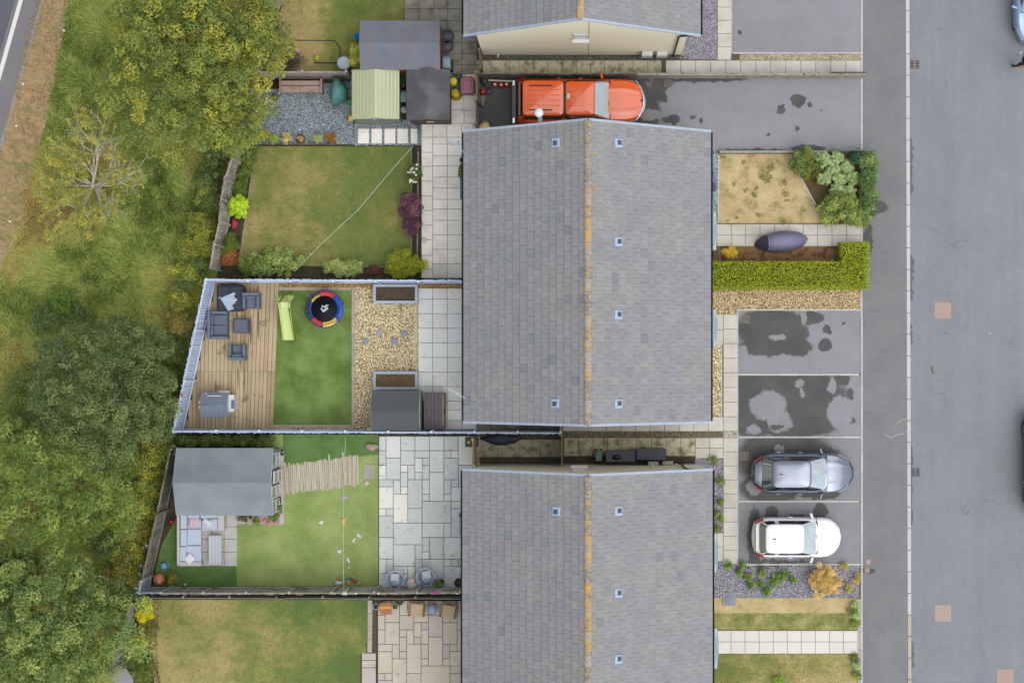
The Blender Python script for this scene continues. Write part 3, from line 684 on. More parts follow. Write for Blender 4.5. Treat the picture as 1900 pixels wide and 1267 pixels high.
def house(label, xl_, xr, xrid, yn, ys, wl, wr, wallm, vents, visible, windows=True):
    """yn > ys: north and south gable lines; xl_/xr eaves, xrid the ridge"""
    root = thing('house', label, 'house', (xrid, (yn + ys) / 2, 0))
    # walls as one shell with gables
    mb = MB(); g = .05
    zs = lambda x: (EZ + (RZ - EZ) * ((x - xl_) / (xrid - xl_) if x < xrid else (xr - x) / (xr - xrid))) - .1
    pr = [(wl, -.05), (wr, -.05), (wr, zs(wr)), (xrid, zs(xrid)), (wl, zs(wl))]
    vs = [(x, yn - g if False else yn - g, z) for x, z in pr] + [(x, ys + g, z) for x, z in pr]
    mb.add(vs, [(4, 3, 2, 1, 0), (5, 6, 7, 8, 9), (0, 1, 6, 5), (1, 2, 7, 6), (2, 3, 8, 7), (3, 4, 9, 8), (4, 0, 5, 9)])
    put(mb, 'wall', wallm, root)
    # roof deck under the tiles (stuff: every tile beyond the three hundred that show largest)
    pitch = {}
    rows = 17; tw = .322
    cand = []
    for side in (-1, 1):
        xe = xl_ if side < 0 else xr
        run = abs(xe - xrid); ang = math.atan2(RZ - EZ, run); cw = run / rows
        ncol = int(round((yn - ys) / tw)); w = (yn - ys) / ncol
        for r in range(rows):
            xa = xe - side * -0 + (xrid - xe) * (r / rows)      # lower edge
            for c in range(-1 if r % 2 else 0, ncol):
                y0 = ys + (c + (.5 if r % 2 else 0)) * w; y1 = y0 + w
                y0c, y1c = max(y0, ys), min(y1, yn)
                if y1c - y0c < .03: continue
                xm = xa + (xrid - xe) * (.5 / rows); z = EZ + (RZ - EZ) * (r + .5) / rows
                cand.append((r, side, xm, (y0c + y1c) / 2, z, y1c - y0c, cw, ang, visible(xm, (y0c + y1c) / 2, z)))
    vis = [t for t in cand if t[8]]
    vis.sort(key=lambda t: (-t[0] + random.random() * .5)); main = set(id(t) for t in vis[:300])
    rest = MB()
    for t in cand:
        r, side, xm, yc, z, w, cw, ang, v = t
        th = .038; tilt = ang - .095           # tail of each tile rides on the one below
        M = Matrix.Translation((xm, yc, z)) @ Matrix.Rotation(side * tilt + random.uniform(-.007, .007), 4, 'Y') @ Matrix.Rotation(random.uniform(-.006, .006), 4, 'X')
        L = cw / math.cos(ang) + .03
        if id(t) in main:
            piece('roof_tile', tilem, root, M.translation, (L, w - .007, th), M.to_euler(), 'box')
        else:
            rest.box(-L / 2, -(w - .007) / 2, 0, L / 2, (w - .007) / 2, th, M=M)
    put(rest, 'roof_tiles', tilem, root, kind='stuff')
    mb = MB()
    for side, xe in ((-1, xl_), (1, xr)):
        a, b = (xe, EZ - .03), (xrid, RZ - .03)
        vs = [(a[0], ys + .01, a[1]), (b[0], ys + .01, b[1]), (b[0], yn - .01, b[1]), (a[0], yn - .01, a[1])]
        vs += [(p[0], p[1], p[2] - .05) for p in vs]
        mb.add(vs, [(0, 1, 2, 3) if side < 0 else (3, 2, 1, 0), (7, 6, 5, 4) if side < 0 else (4, 5, 6, 7), (0, 3, 7, 4), (1, 0, 4, 5), (3, 2, 6, 7)])
    put(mb, 'roof_underlay', mat('underlay', C(52, 50, 50), .9), root)
    # ridge caps
    y = ys; k = max(1, round((yn - ys) / .45)); L = (yn - ys) / k
    for i in range(k):
        mb = MB()
        def fn(u, v, i=i): 
            a = math.pi * (u * .8 + .1); r = .135 + .008 * (v > .85)
            return (xrid + r * 1.05 * math.cos(a), ys + (i + v * .985) * L, RZ - .03 + r * .72 * math.sin(a))
        mb.grid(fn, 8, 4); put(mb, 'ridge_tile', ridgem, root)
    # dry verges: a stepped plastic cap per course on both gables
    for yy, s in ((yn, 1), (ys, -1)):
        for side, xe in ((-1, xl_), (1, xr)):
            run = abs(xe - xrid); ang = math.atan2(RZ - EZ, run); cw = run / rows
            for r in range(rows):
                xm = xe + (xrid - xe) * (r + .5) / rows; z = EZ + (RZ - EZ) * (r + .5) / rows
                piece('verge_cap', palepvc, root, (xm, yy + s * .025, z - .045), (cw / math.cos(ang) * .98, .095, .085), (0, side * (ang - .04), 0), 'box')
    # gutters and fascias
    for side, xe in ((-1, xl_), (1, xr)):
        def fn(u, v):
            a = math.pi * (1 + u); return (xe + side * .055 + .06 * math.cos(a), ys + .02 + v * (yn - ys - .04), EZ - .005 + .055 * math.sin(a))
        mb = MB(); mb.grid(fn, 8, 1); mb.box(xe + side * .001, ys + .02, EZ - .12, xe - side * .02, yn - .02, EZ - .04); put(mb, 'gutter', blackpvc, root)
        mb = MB(); xa, xb = (xe - side * .03), (wl if side < 0 else wr)
        mb.box(min(xa, xb), ys + .02, EZ - .17, max(xa, xb), yn - .02, EZ - .13); put(mb, 'soffit', whitepvc, root)
    for (px, py) in vents:
        xx, yy_, zz = None, None, None
        for _ in range(6):
            z0 = 6.5 if zz is None else zz; p = P(px, py, z0)
            zz = EZ + (RZ - EZ) * ((p.x - xl_) / (xrid - xl_) if p.x < xrid else (xr - p.x) / (xr - xrid))
        side = -1 if p.x < xrid else 1; ang = side * math.atan2(RZ - EZ, abs((xl_ if side < 0 else xr) - xrid))
        M = Matrix.Translation((p.x, p.y, zz + .03)) @ Matrix.Rotation(ang, 4, 'Y')
        mb = MB(); mb.box(-.18, -.17, 0, .18, .17, .05, b=.015, M=M); f = put(mb, 'roof_vent', leadm, root)
        mb = MB(); mb.box(-.095, -.09, .05, .095, .09, .058, M=M @ Matrix.Translation((.03 if side > 0 else -.02, .02 * side, 0))); put(mb, 'vent_grille', darkglass, f)
    # doors and windows, recessed in their frames on the long walls
    if windows:
        n = max(2, int((yn - ys) / 2.6))
        for side, xw in ((-1, wl), (1, wr)):
            for i in range(2 * n):
                yc = ys + (i % n + .5) * (yn - ys) / n; door = (i % 3 == 1) and i < n
                w, z0, z1 = (.9, .05, 2.05) if door else (1.3, .95, 2.1)
                if i >= n: z0, z1 = 3.3, 4.4
                mb = MB(); t = .06
                for (a, b, c, d) in ((yc - w / 2, z0, yc + w / 2, z0 + t), (yc - w / 2, z1 - t, yc + w / 2, z1), (yc - w / 2, z0 + t, yc - w / 2 + t, z1 - t), (yc + w / 2 - t, z0 + t, yc + w / 2, z1 - t), (yc - .025, z0 + t, yc + .025, z1 - t) if not door else (yc - w / 2 + t, 1.0, yc + w / 2 - t, 1.08)):
                    mb.box(xw - side * .01, a, b, xw + side * .05, c, d)
                fr = put(mb, 'door' if door else 'window', whitepvc, root)
                mb = MB(); mb.box(xw, yc - w / 2 + t, z0 + t, xw + side * .02, yc + w / 2 - t, z1 - t)
                put(mb, 'pane', darkglass if not door else mat('door_panel', C(60, 84, 92), .5), fr)
                if not door:
                    mb = MB(); mb.box(xw, yc - w / 2 - .04, z0 - .05, xw + side * .13, yc + w / 2 + .04, z0); put(mb, 'sill', whitepvc, fr)
    return root

def canopy(root, px0, py0, px1, py1, flare, z=2.15):
    """small tiled porch hood fixed to the front wall"""
    a, c = P(px0, py0, z), P(px1, py1, z); n = max(6, int((a.y - c.y) / .16)); xw = a.x - .35
    m = mat('porch_tile', C(150, 170, 180), .75, pv=.05, n1=(6, .05))
    hood = None
    mb = MB(); mb.box(xw, c.y + .02, z - .12, c.x - .03, a.y - .02, z - .06); hood = put(mb, 'porch_canopy', whitepvc, root)
    for i in range(n):
        y0 = c.y + (a.y - c.y) * i / n; y1 = c.y + (a.y - c.y) * (i + 1) / n; t = (i + .5) / n
        ex = flare * (1 - max(0, abs(t - .5) * 2 - .3) / .7)
        for k in range(2):
            x0 = xw + (c.x + ex - xw) * k / 2; x1 = xw + (c.x + ex - xw) * (k + 1) / 2
            mb = MB(); za = z + .18 - .14 * k; zb = z + .18 - .14 * (k + 1)
            mb.add([(x0, y0 + .003, za), (x1, y0 + .003, zb), (x1, y1 - .003, zb), (x0, y1 - .003, za), (x0, y0 + .003, za - .03), (x1, y0 + .003, zb - .03), (x1, y1 - .003, zb - .03), (x0, y1 - .003, za - .03)],
                   [(0, 1, 2, 3), (7, 6, 5, 4), (0, 4, 5, 1), (1, 5, 6, 2), (2, 6, 7, 3), (3, 7, 4, 0)])
            put(mb, 'tile', m, hood)
inframe = lambda x, y, z: (lambda k: -10 < NX + x * S * k < 1910 and -6 < NY - y * S * k < 1275)(H / (H - z))
def ey(py): return (NY - py) / S * (H - EZ) / H
def ex_(px): return (px - NX) / S * (H - EZ) / H
hA = house('grey tiled house whose long cream gable faces down onto the slab path', ex_(862), ex_(1298), P(1077, 33, RZ).x, ey(65.5) + 12, ey(65.5), P(896, 103).x, P(1264, 103).x, cream_r, [], inframe)
hB = house('grey tiled house with five small square vents and a steel flue at its upper gable', ex_(862), ex_(1317), P(1091, 222, RZ).x, ey(245), ey(782), P(884, 300).x, P(1296, 300).x, grey_r,
           [(1032, 265), (1147, 266), (1147, 449), (1147, 584), (1031, 748), (1147, 749)], inframe)
hB['label'] = 'grey tiled house in the middle with six small square roof vents and a steel flue'
hC = house('grey tiled house lowest in view with beige right slope beside the two parked cars', ex_(860), ex_(1320), P(1091, 884, RZ).x, ey(872), ey(872) - 13, P(886, 860).x, P(1296, 860).x, grey_r,
           [(1033, 948), (1147, 948), (1147, 1100), (1147, 1222)], inframe)
canopy(hB, 1322, 394, 1329, 464, .05); canopy(hB, 1322, 574, 1329, 643, .06); canopy(hC, 1324, 990, 1330, 1062, .06); canopy(hC, 1324, 1166, 1331, 1240, .06)
mb = bx(1319, 538 + 14, 1323, 568, 1.9, 2.0); 
# fittings on the gables
yw = ey(65.5) + .05
def gable_window(root, xa, xb, y, s, z0=3.85, z1=4.9):
    """small landing window; s = -1 faces down the picture, +1 up"""
    mb = MB(); t = .06
    for (u0, u1, a0, a1) in ((xa, xb, z0, z0 + t), (xa, xb, z1 - t, z1), (xa, xa + t, z0 + t, z1 - t), (xb - t, xb, z0 + t, z1 - t)): mb.box(u0, y, a0, u1, y + s * .05, a1)
    f = put(mb, 'window', whitepvc, root)
    mb = MB(); mb.box(xa + t, y, z0 + t, xb - t, y + s * .02, z1 - t); put(mb, 'pane', mat('pale_pane', C(196, 204, 212), .12, spec=.9), f)
    mb = MB(); mb.box(xa - .05, y, z0 - .07, xb + .05, y + s * .17, z0, b=.01); put(mb, 'sill', whitepvc, f)
gable_window(hA, P(1064, 63, 4.4).x, P(1091, 63, 4.4).x, yw - .01, -1)
for px in (1200.5, 1228): mb = MB(); q = P(px, 98, .7); mb.box(q.x - .22, yw - .2, .35, q.x + .22, yw + .01, 1.0, b=.04); put(mb, 'meter_box', mat('meter_box_white', C(222, 226, 226), .6), hA)
q = P(924, 102, .3); mb = MB(); mb.tube([(q.x, yw, .35), (q.x, yw - .15, .35), (q.x, yw - .15, .2)], .03, 8); put(mb, 'outlet_pipe', whitepvc, hA)
q = P(1092, 90); mb = MB(); mb.box(q.x - .012, yw - .006, 0, q.x + .012, yw + .01, RZ - .35); put(mb, 'movement_joint', mat('mastic', C(150, 146, 132), .8), hA)
xd = P(1249, 105).x
mb = MB(); mb.tube([(ex_(1295), yw - .05, EZ - .06), (xd + .08, yw - .07, EZ - .12), (xd, yw - .07, EZ - .35), (xd, yw - .07, .05)], .04, 8); put(mb, 'downpipe', blackpvc, hA)
# lower gable (faces up the picture)
yg = ey(872) - .05
gable_window(hC, P(1061, 871, 4.4).x, P(1088, 871, 4.4).x, yg + .01, 1)
for px in (1212, 1239): mb = MB(); q = P(px, 858, .9); mb.box(q.x - .22, yg - .01, .45, q.x + .22, yg + .17, 1.0, b=.04); put(mb, 'meter_box', mat('meter_box_cream', C(196, 190, 170), .7), hC)
q = P(1211, 864, 2.4); mb = MB(); mb.box(q.x - .07, yg, 2.3, q.x + .07, yg + .1, 2.5, b=.02); put(mb, 'lamp_box', mat('meter_box_ivory', C(226, 222, 190), .6), hC)
xd = P(1262, 856).x
mb = MB(); mb.tube([(ex_(1316), yg + .04, EZ - .06), (xd + .1, yg + .07, EZ - .12), (xd, yg + .07, EZ - .4), (xd, yg + .07, .02)], .04, 8); put(mb, 'downpipe', blackpvc, hC)
for px in (1255, 1259): mb = MB(); q = P(px, 858, 1.2); mb.ball((q.x, yg + .06, 1.2 + (px - 1255) * .2), .05, 10, 6); put(mb, 'overflow_outlet', whitepvc, hC)
# steel flue on the upper gable of the middle house
q0 = P(1002, 226, 7.4)
mb = MB(); mb.cyl((q0.x, ey(245) + .16), .085, 4.2, 9.0, 18); fl = put(mb, 'flue', mat('galvanised_steel', C(206, 212, 214), .35, metal=.7, n1=(4, .1)), hB)
mb = MB(); mb.lathe([(.1, 9.0), (.15, 9.05), (.17, 9.12), (.16, 9.2), (.1, 9.26), (1e-7, 9.28)], 20, (q0.x, ey(245) + .16, 0)); put(mb, 'cowl', mat('brushed_steel_cowl', C(226, 232, 236), .35, n1=(5, .05)), fl)
# television aerials clamped to the eaves
def aerial(root, px, py, m, ang, z=EZ + .1):
    q = P(px, py, z); mb = MB(); d = Vector((math.cos(ang), math.sin(ang), .02)); n_ = Vector((-d.y, d.x, 0)); a = q - d * .55; b = q + d * .45
    mb.tube([a, b], .012, 5)
    mb.tube([q, q + Vector((.25, 0, -.3)), q + Vector((.45, 0, -.35))], .016, 6)
    o = put(mb, 'aerial', m, root)
    for k in range(6):
        t = a + (b - a) * (k + .5) / 6; mb = MB(); w = .16 - .012 * k
        mb.tube([t - n_ * w, t + n_ * w], .006, 4); put(mb, 'rod', m, o)
aerial(hB, 852, 277, mat('blue_alloy', C(156, 186, 216), .4), -.6); aerial(hB, 846, 729, mat('pale_alloy', C(226, 228, 230), .4), -.5)
q = P(850, 264, 4.6); mb = MB(); mb.ball(tuple(q), .06, 8, 6); put(mb, 'bracket', mat('blue_alloy', C(0, 0, 0), .4), hB)
mb = MB(); pts = [P(x, y_, z) for x, y_, z in ((862, 18, 4.5), (858, 40, 4.3), (859, 58, 4.3), (862, 68, 4.4), (872, 73, 4.3), (880, 71, 4.3))]; mb.tube(pts, .035, 6); put(mb, 'downpipe', mat('teal_pipe', C(72, 108, 124), .5), hA)

# ------------------------------------------------------------------ fences: every board its own piece
def fence(label, pts, h, m, bw=.11, z0=0.0, gap=.012, th=.018, ragged=.02, post=None, group=None, rail=True, alt=0.0, lean=0.0, hfun=None, cat='fence', name='fence'):
    W = [P(*p) for p in pts]; root = thing(name, label, cat, tuple(W[0]), group=group)
    pm = post or m
    for a, b in zip(W[:-1], W[1:]):
        L = (b - a).length; d = (b - a) / L; ang = math.atan2(d.y, d.x); nrm = Vector((-d.y, d.x, 0)); n = max(1, int(round(L / bw)))
        for i in range(n):
            c = a + d * (L * (i + .5) / n) + nrm * (alt * (1 if i % 2 else -1)); hh = (hfun((i + .5) / n) if hfun else h) + random.uniform(-ragged, ragged)
            piece('board', m, root, (c.x, c.y, z0), (L / n - gap, th, hh), (random.uniform(-.01, .01) + lean, 0, ang + random.uniform(-.015, .015)))
        k = max(1, int(round(L / 1.83)))
        for i in range(k + 1):
            c = a + d * (L * i / k) + nrm * (th / 2 + .05); piece('post', pm, root, (c.x, c.y, z0), (.085, .085, h + .03), (0, 0, ang))
        if rail:
            for zz in (.25, h - .12):
                c = (a + b) / 2 + nrm * (th / 2 + .025); piece('rail', pm, root, (c.x, c.y, zz), (L, .04, .07), (0, 0, ang))
    return root
bluef = mat('blue_grey_fence_paint', Cg(172, 184, 208, 1.0), .7, pv=.05, n1=(2, .06), n2=(16, .05))
oldw = mat('silvered_timber', Cg(148, 142, 134, 1.0), .9, pv=.14, n1=(3, .14), n2=(14, .12), c2=C(120, 112, 100), c2r=(1.5, .5, .7), bump=(40, .006))
darkw = mat('dark_weathered_timber', Cg(108, 104, 96, 1.0), .9, pv=.16, n1=(3, .16), n2=(14, .12), c2=C(80, 82, 66), c2r=(1.5, .5, .7), bump=(40, .006))
whitew = mat('bleached_timber', Cg(190, 184, 172), .85, pv=.08, n1=(3, .08), n2=(12, .08))
fence('blue grey painted board fence slanting along the left edge of the wooden deck', [(400, 522), (341, 797)], 2.1, bluef, alt=.006)
fence('blue grey fence along the top of the decking, toy lawn and gravel', [(861, 524), (400, 522)], 2.0, bluef, alt=.006)
fence('blue grey fence along the bottom of the deck, shed and side passage', [(341, 798), (1041, 801)], 2.0, bluef, alt=.006)
fence('silvered timber fence curving down the left side of the upper lawn', [(484, 168), (474, 205), (458, 262), (447, 305), (434, 342), (428, 378), (425, 418), (415, 459), (408, 502)], 2.1, oldw, bw=.14, ragged=.04)
fence('weathered fence behind the timber bench, between the dry top lawn and the slate yard', [(494, 147), (652, 147)], 1.7, oldw, bw=.13, ragged=.03)
fence('short leaning fence in the top garden half under the tree', [(528, -40), (522, 10), (494, 66)], 1.9, oldw, bw=.14, ragged=.05)
fence('dark weathered fence slanting behind the summerhouse and grey corner sofa', [(334, 829), (310, 945), (284, 1062)], 1.9, darkw, bw=.13, ragged=.03)
fence('pale blue grey fence panel at the corner behind the orange planter', [(283, 1066), (279, 1088)], 2.1, mat('faded_blue_fence', C(170, 184, 194), .8, pv=.06, n1=(2, .08)), bw=.13)
fence('short pale blue stretch of fence below the round pot at the corner', [(279, 1089), (322, 1089)], 2.1, mat('faded_blue_fence', (0, 0, 0, 1)), bw=.13)
fence('long weathered fence between the pale green lawn and the lowest garden', [(322, 1089), (860, 1088)], 2.3, oldw, bw=.15, ragged=.02)
fence('low second fence with bleached capping just below the long weathered fence', [(262, 1105), (860, 1106)], .8, mat('bleached_capping', C(182, 180, 172), .85, pv=.12, n1=(1.5, .14)), bw=1.2, ragged=.01, rail=False, post=darkw)
fence('grey fence winding down beside the yellow shrubs of the lowest lawn', [(259, 1112), (247, 1165), (238, 1200), (222, 1228)], 1.9, mat('grey_fence', C(160, 160, 160), .85, pv=.1, n1=(2, .1)), bw=.14)
fence('low dark fence between the slab path and the orange pickup drive', [(888, 146), (1180, 146)], 1.2, darkw, bw=.14, ragged=.03)
lw = fence('low pale panel wall along the driveway, right of the dark fence', [(1180, 145), (1600, 145)], .9, mat('panel_concrete', C(176, 170, 154), .9, pv=.07, n1=(3, .14), n2=(12, .1), c2=C(110, 104, 86), c2r=(4, .56, .68)), bw=.62, th=.05, ragged=.01, cat='wall')
def railing(label, pts, h, m, step=.12, r=.014, z0=0.0, lean=0.0):
    W = [P(*p) for p in pts]; root = thing('railing', label, 'railing', tuple(W[0]))
    for a, b in zip(W[:-1], W[1:]):
        d = (b - a); L = d.length; n = int(L / step)
        for zz in (.12, h): mb = MB(); mb.tube([a + Vector((0, 0, zz)), b + Vector((0, 0, zz))], r * 1.4, 6); put(mb, 'rail', m, root)
        for i in range(n + 1):
            c = a + d * (i / n); piece('bar', m, root, (c.x, c.y, z0), (r * 1.8, r * 1.8, h), (0, 0, 0))
    return root
ironm = mat('dull_iron', C(120, 122, 124), .6, n1=(8, .15)); 
railing('slatted metal railing at the pavement end of the long low wall', [(1536, 142.5), (1601, 142.5)], 1.1, mat('dark_iron', C(74, 76, 78), .6))
railing('slatted metal railing above the corner shrubs of the front garden', [(1534, 284), (1602, 285)], 1.2, ironm)
railing('thin grey rail in the clipped corner hedge beside the pavement', [(1597, 290), (1597, 414)], .6, ironm, step=.3)
mb = MB(); a, b = P(1334, 283), P(1534, 283); mb.box(a.x, a.y - .05, 0, b.x, a.y + .05, .28, b=.01); t = put(mb, 'low_wall', mat('old_kerb_wall', C(168, 164, 158), .9, n1=(3, .14), n2=(12, .12), c2=C(108, 100, 84), c2r=(4, .56, .68)), label='thin low grey wall between the wide driveway and the scorched lawn', category='wall')
# gates
def gate(label, a, b, h, m, n=8, th=.03):
    A, B = P(*a), P(*b); d = B - A; L = d.length; ang = math.atan2(d.y, d.x); root = thing('gate', label, 'gate', tuple(A))
    for i in range(n):
        c = A + d * ((i + .5) / n); piece('board', m, root, (c.x, c.y, .06), (L / n - .008, th, h - .06 + random.uniform(-.015, .015)), (0, 0, ang))
    for t in (0, 1): c = A + d * t; piece('post', m, root, (c.x, c.y, 0), (.1, .1, h + .08), (0, 0, ang))
    nrm = Vector((-d.y, d.x, 0)).normalized()
    for zz in (.3, h - .3): c = (A + B) / 2 + nrm * .035; piece('brace', m, root, (c.x, c.y, zz), (L, .03, .09), (0, 0, ang))
    q = A + d * .85 - nrm * .03; mb = MB(); mb.box(q.x - .03, q.y - .03, h * .5, q.x + .03, q.y + .03, h * .5 + .12); put(mb, 'latch', blackpvc, root)
    return root
gate('mossy old timber gate behind the orange pickup, right of the maroon bin', (888, 148), (889, 196), 1.9, mat('mossy_timber', C(136, 124, 98), .9, pv=.14, n1=(4, .14), c2=C(106, 104, 72), c2r=(3, .5, .65)))
gate('grey slatted gate between the pale patio and the wet driveway', (887, 198), (888, 240), 1.8, mat('grey_gate_timber', C(126, 122, 120), .85, pv=.2, n1=(4, .2)))
gate('new tan timber gate beside the stone patio at the lower house corner', (882, 812), (884, 858), 1.9, mat('tan_timber', C(206, 170, 122), .75, pv=.12, n1=(4, .1)), n=5)
gate('thin green grey gate across the passage beside the dark storage boxes', (1043, 804), (1043, 858), 1.8, mat('greenish_timber', C(136, 134, 104), .85, pv=.1, n1=(4, .1)), n=6)
gate('narrow grey gate under the eaves where the slab path meets the fence', (1040.5, 783), (1040.5, 800), 1.8, mat('pale_gate', C(158, 156, 152), .8, pv=.06), n=3)
gate('mossy gate post and short gate at the left end of the upper slab path', (893, 104), (895, 136), 1.5, mat('mossy_timber', (0, 0, 0, 1)), n=5)
# ------------------------------------------------------------------ sheds and boxes
def shed(label, fp, h_e, h_r, ridge, over, wallm, roofm, nboards=None, roofpieces=1, name='shed', trim=None, rp=None):
    """fp: footprint on the ground in photo pixels (x0,y0,x1,y1); ridge 'x' or 'y' = direction of the ridge; over: roof overhang in metres"""
    a, c = P(fp[0], fp[1], h_e), P(fp[2], fp[3], h_e); x0, x1, y0, y1 = a.x + over, c.x - over, c.y + over, a.y - over
    root = thing(name, label, 'shed', ((x0 + x1) / 2, (y0 + y1) / 2, 0))
    xc, yc = (x0 + x1) / 2, (y0 + y1) / 2
    mb = MB()
    if ridge == 'y':
        pr = [(x0, 0), (x1, 0), (x1, h_e), (xc, h_r), (x0, h_e)]; vs = [(p, y0, z) for p, z in pr] + [(p, y1, z) for p, z in pr]
        fs = [(0, 1, 2, 3, 4), (9, 8, 7, 6, 5)] + [(i, i + 5, (i + 1) % 5 + 5, (i + 1) % 5) for i in range(5)]
    else:
        pr = [(y0, 0), (y1, 0), (y1, h_e), (yc, h_r), (y0, h_e)]; vs = [(x0, p, z) for p, z in pr] + [(x1, p, z) for p, z in pr]
        fs = [(4, 3, 2, 1, 0), (5, 6, 7, 8, 9)] + [(i, (i + 1) % 5, (i + 1) % 5 + 5, i + 5) for i in range(5)]
    mb.add(vs, fs); w = put(mb, 'wall', wallm, root)
    # cladding battens on the walls
    n = max(4, int((x1 - x0) / .14))
    for i in range(n):
        xx = x0 + (x1 - x0) * (i + .5) / n
        for yy, s in ((y0, -1), (y1, 1)):
            zt = h_e if ridge == 'x' else h_e + (h_r - h_e) * (1 - abs(xx - xc) / (xc - x0))
            if s < 0: piece('board', wallm, root, (xx, yy + s * .009, 0.02), ((x1 - x0) / n - .008, .018, zt - .07), (0, 0, 0))
    th = .035; k = (h_r - h_e)
    X0, X1, Y0, Y1 = x0 - over, x1 + over, y0 - over, y1 + over
    half = (X1 - X0) / 2 if ridge == 'y' else (Y1 - Y0) / 2; slope = k / ((x1 - x0) / 2 if ridge == 'y' else (y1 - y0) / 2)
    ze = h_r + .02 - slope * half
    for side in (-1, 1):
        np_ = rp or roofpieces
        for j in range(np_):
            if ridge == 'y':
                ya, yb = Y0, Y1; xa = xc + side * half * j / np_; xb = xc + side * half * (j + 1) / np_
                za, zb = h_r + .02 - slope * half * j / np_, h_r + .02 - slope * half * (j + 1) / np_
                q = [(xa, ya, za), (xb, ya, zb), (xb, yb, zb), (xa, yb, za)]
            else:
                xa, xb = X0, X1; ya = yc + side * half * j / np_; yb = yc + side * half * (j + 1) / np_
                za, zb = h_r + .02 - slope * half * j / np_, h_r + .02 - slope * half * (j + 1) / np_
                q = [(xa, ya, za), (xa, yb, zb), (xb, yb, zb), (xb, ya, za)]
            if (side > 0) != (ridge == 'y'): q = q[::-1]
            up = .006 * (np_ - j)
            vs = [(p[0], p[1], p[2] + up + th) for p in q] + [(p[0], p[1], p[2] + up * .2) for p in q]
            mb = MB(); mb.add(vs, [(0, 1, 2, 3), (7, 6, 5, 4)] + [(i + 4, (i + 1) % 4 + 4, (i + 1) % 4, i) for i in range(4)])
            put(mb, 'roof_panel', roofm, root)
    if trim:
        for s in ((Y0, Y1) if ridge == 'y' else (X0, X1)):
            for side in (-1, 1):
                mb = MB(); t = .02
                if ridge == 'y': mb.tube([(xc, s, h_r), (xc + side * half, s, ze + .02)], t, 4)
                else: mb.tube([(s, yc, h_r), (s, yc + side * half, ze + .02)], t, 4)
                put(mb, 'bargeboard', trim, root)
    return root, (X0, Y0, X1, Y1)
def streaky(name, c1, c2, ax=(9, .7, 1), amt=.1, fine=.06, ang=0, rough=.8):
    n = N(name); mp = n.node('ShaderNodeMapping'); n.link(n.pos(), mp.inputs[0]); mp.inputs['Scale'].default_value = ax
    f = n.noise(1.0, 6, .6, mp.outputs[0]); col = n.mix(n.maprange(f, .4, .62), c1, c2)
    col = n.scaled(col, n.math('MULTIPLY', n.maprange(n.noise(1.2, 4), .3, .7, 1 - amt, 1 + amt), n.maprange(n.noise(40, 4, .8), .3, .7, 1 - fine, 1 + fine)))
    n.bump(n.noise(50, 3), .004); return n.out(col, rough, 0, .3)
felt_big = streaky('old_felt', C(116, 124, 138), C(128, 122, 130), (6, .5, 1), .1)
shed('large shed with a streaked grey felt roof in the top garden', (669, 39, 816, 130), 2.1, 2.5, 'x', .05, mat('orange_brown_stain', C(176, 96, 56), .8, pv=.08, n1=(4, .12)), felt_big, trim=mat('felt_edge', C(150, 152, 158), .8))
gm = mat('pale_green_steel', C(190, 196, 158), .45, pv=.03, n1=(1.6, .04), metal=.0, spec=.5)
r_, ext = shed('pale green ribbed metal shed in the slate yard', (653, 131, 741, 221), 1.85, 2.15, 'y', .06, mat('grey_green_steel', C(140, 150, 132), .5, n1=(2, .1)), gm, trim=mat('pale_green_trim', C(206, 210, 178), .5))
for i in range(13):
    if i == 6: continue
    x = ext[0] + (ext[2] - ext[0]) * (i + .5) / 13; xc = (ext[0] + ext[2]) / 2; z = 2.20 - (.30 / ((ext[2] - ext[0]) / 2)) * abs(x - xc)
    piece('roof_rib', gm, r_, (x, (ext[1] + ext[3]) / 2, z + .0), (.03, ext[3] - ext[1] - .02, .03), (0, 0, 0))
q = P(695, 222, 2.1); mb = MB(); mb.ball(tuple(q), .05, 8, 6); put(mb, 'latch_cap', mat('powder_blue_plastic', C(150, 180, 214), .5), r_)
felt_dark = mat('dark_felt', C(92, 90, 96), .9, pv=.03, n1=(1.5, .08), n2=(40, .08), c2=C(112, 114, 118), c2r=(.9, .45, .6))
r_, ext = shed('dark brown shed with charcoal felt roof beside the green metal shed', (754, 130, 835, 223), 1.9, 2.25, 'y', .08, mat('dark_brown_stain', C(104, 84, 76), .8, pv=.08, n1=(4, .1)), felt_dark, trim=mat('brown_trim', C(128, 108, 96), .8))
mb = MB(); q = P(799, 226.5, .9); mb.box(q.x - .16, ext[1] + .03, .86, q.x + .16, ext[1] + .058, 1.0); put(mb, 'name_plate', mat('plate_white', C(222, 214, 204), .6), r_)
r_, ext = shed('small shed with dark felt roof beside the lower raised planter', (690, 724, 779, 803), 1.8, 2.15, 'x', .04, mat('sage_green_paint', C(170, 176, 158), .8, pv=.05, n1=(4, .06)), mat('slate_felt', C(90, 94, 98), .9, pv=.04, n1=(1.1, .08), n2=(50, .06)), trim=mat('mint_trim', C(196, 208, 200), .7), rp=2)
sheet('felt_tear', [(690, 790), (698, 790), (700, 797), (691, 798)], 1.86, mat('torn_felt', C(140, 122, 108), .95, n1=(20, .2)))
bpy.data.objects['felt_tear'].parent = r_; bpy.data.objects['felt_tear'].location -= WL[r_.name]; del bpy.data.objects['felt_tear']['kind']
r_, ext = shed('white fronted summerhouse with a blue grey felt roof beside the plank path', (327, 831, 507, 956), 2.1, 2.7, 'x', .12, mat('summerhouse_side', C(150, 170, 184), .7, pv=.04, n1=(4, .06)), mat('blue_grey_felt', C(132, 142, 148, 1.5), .9, pv=.05, n1=(1.0, .07), n2=(40, .06), c2=C(122, 131, 138, 1.5), c2r=(.8, .4, .65)), trim=mat('sky_blue_trim', C(186, 214, 230), .6), rp=2)
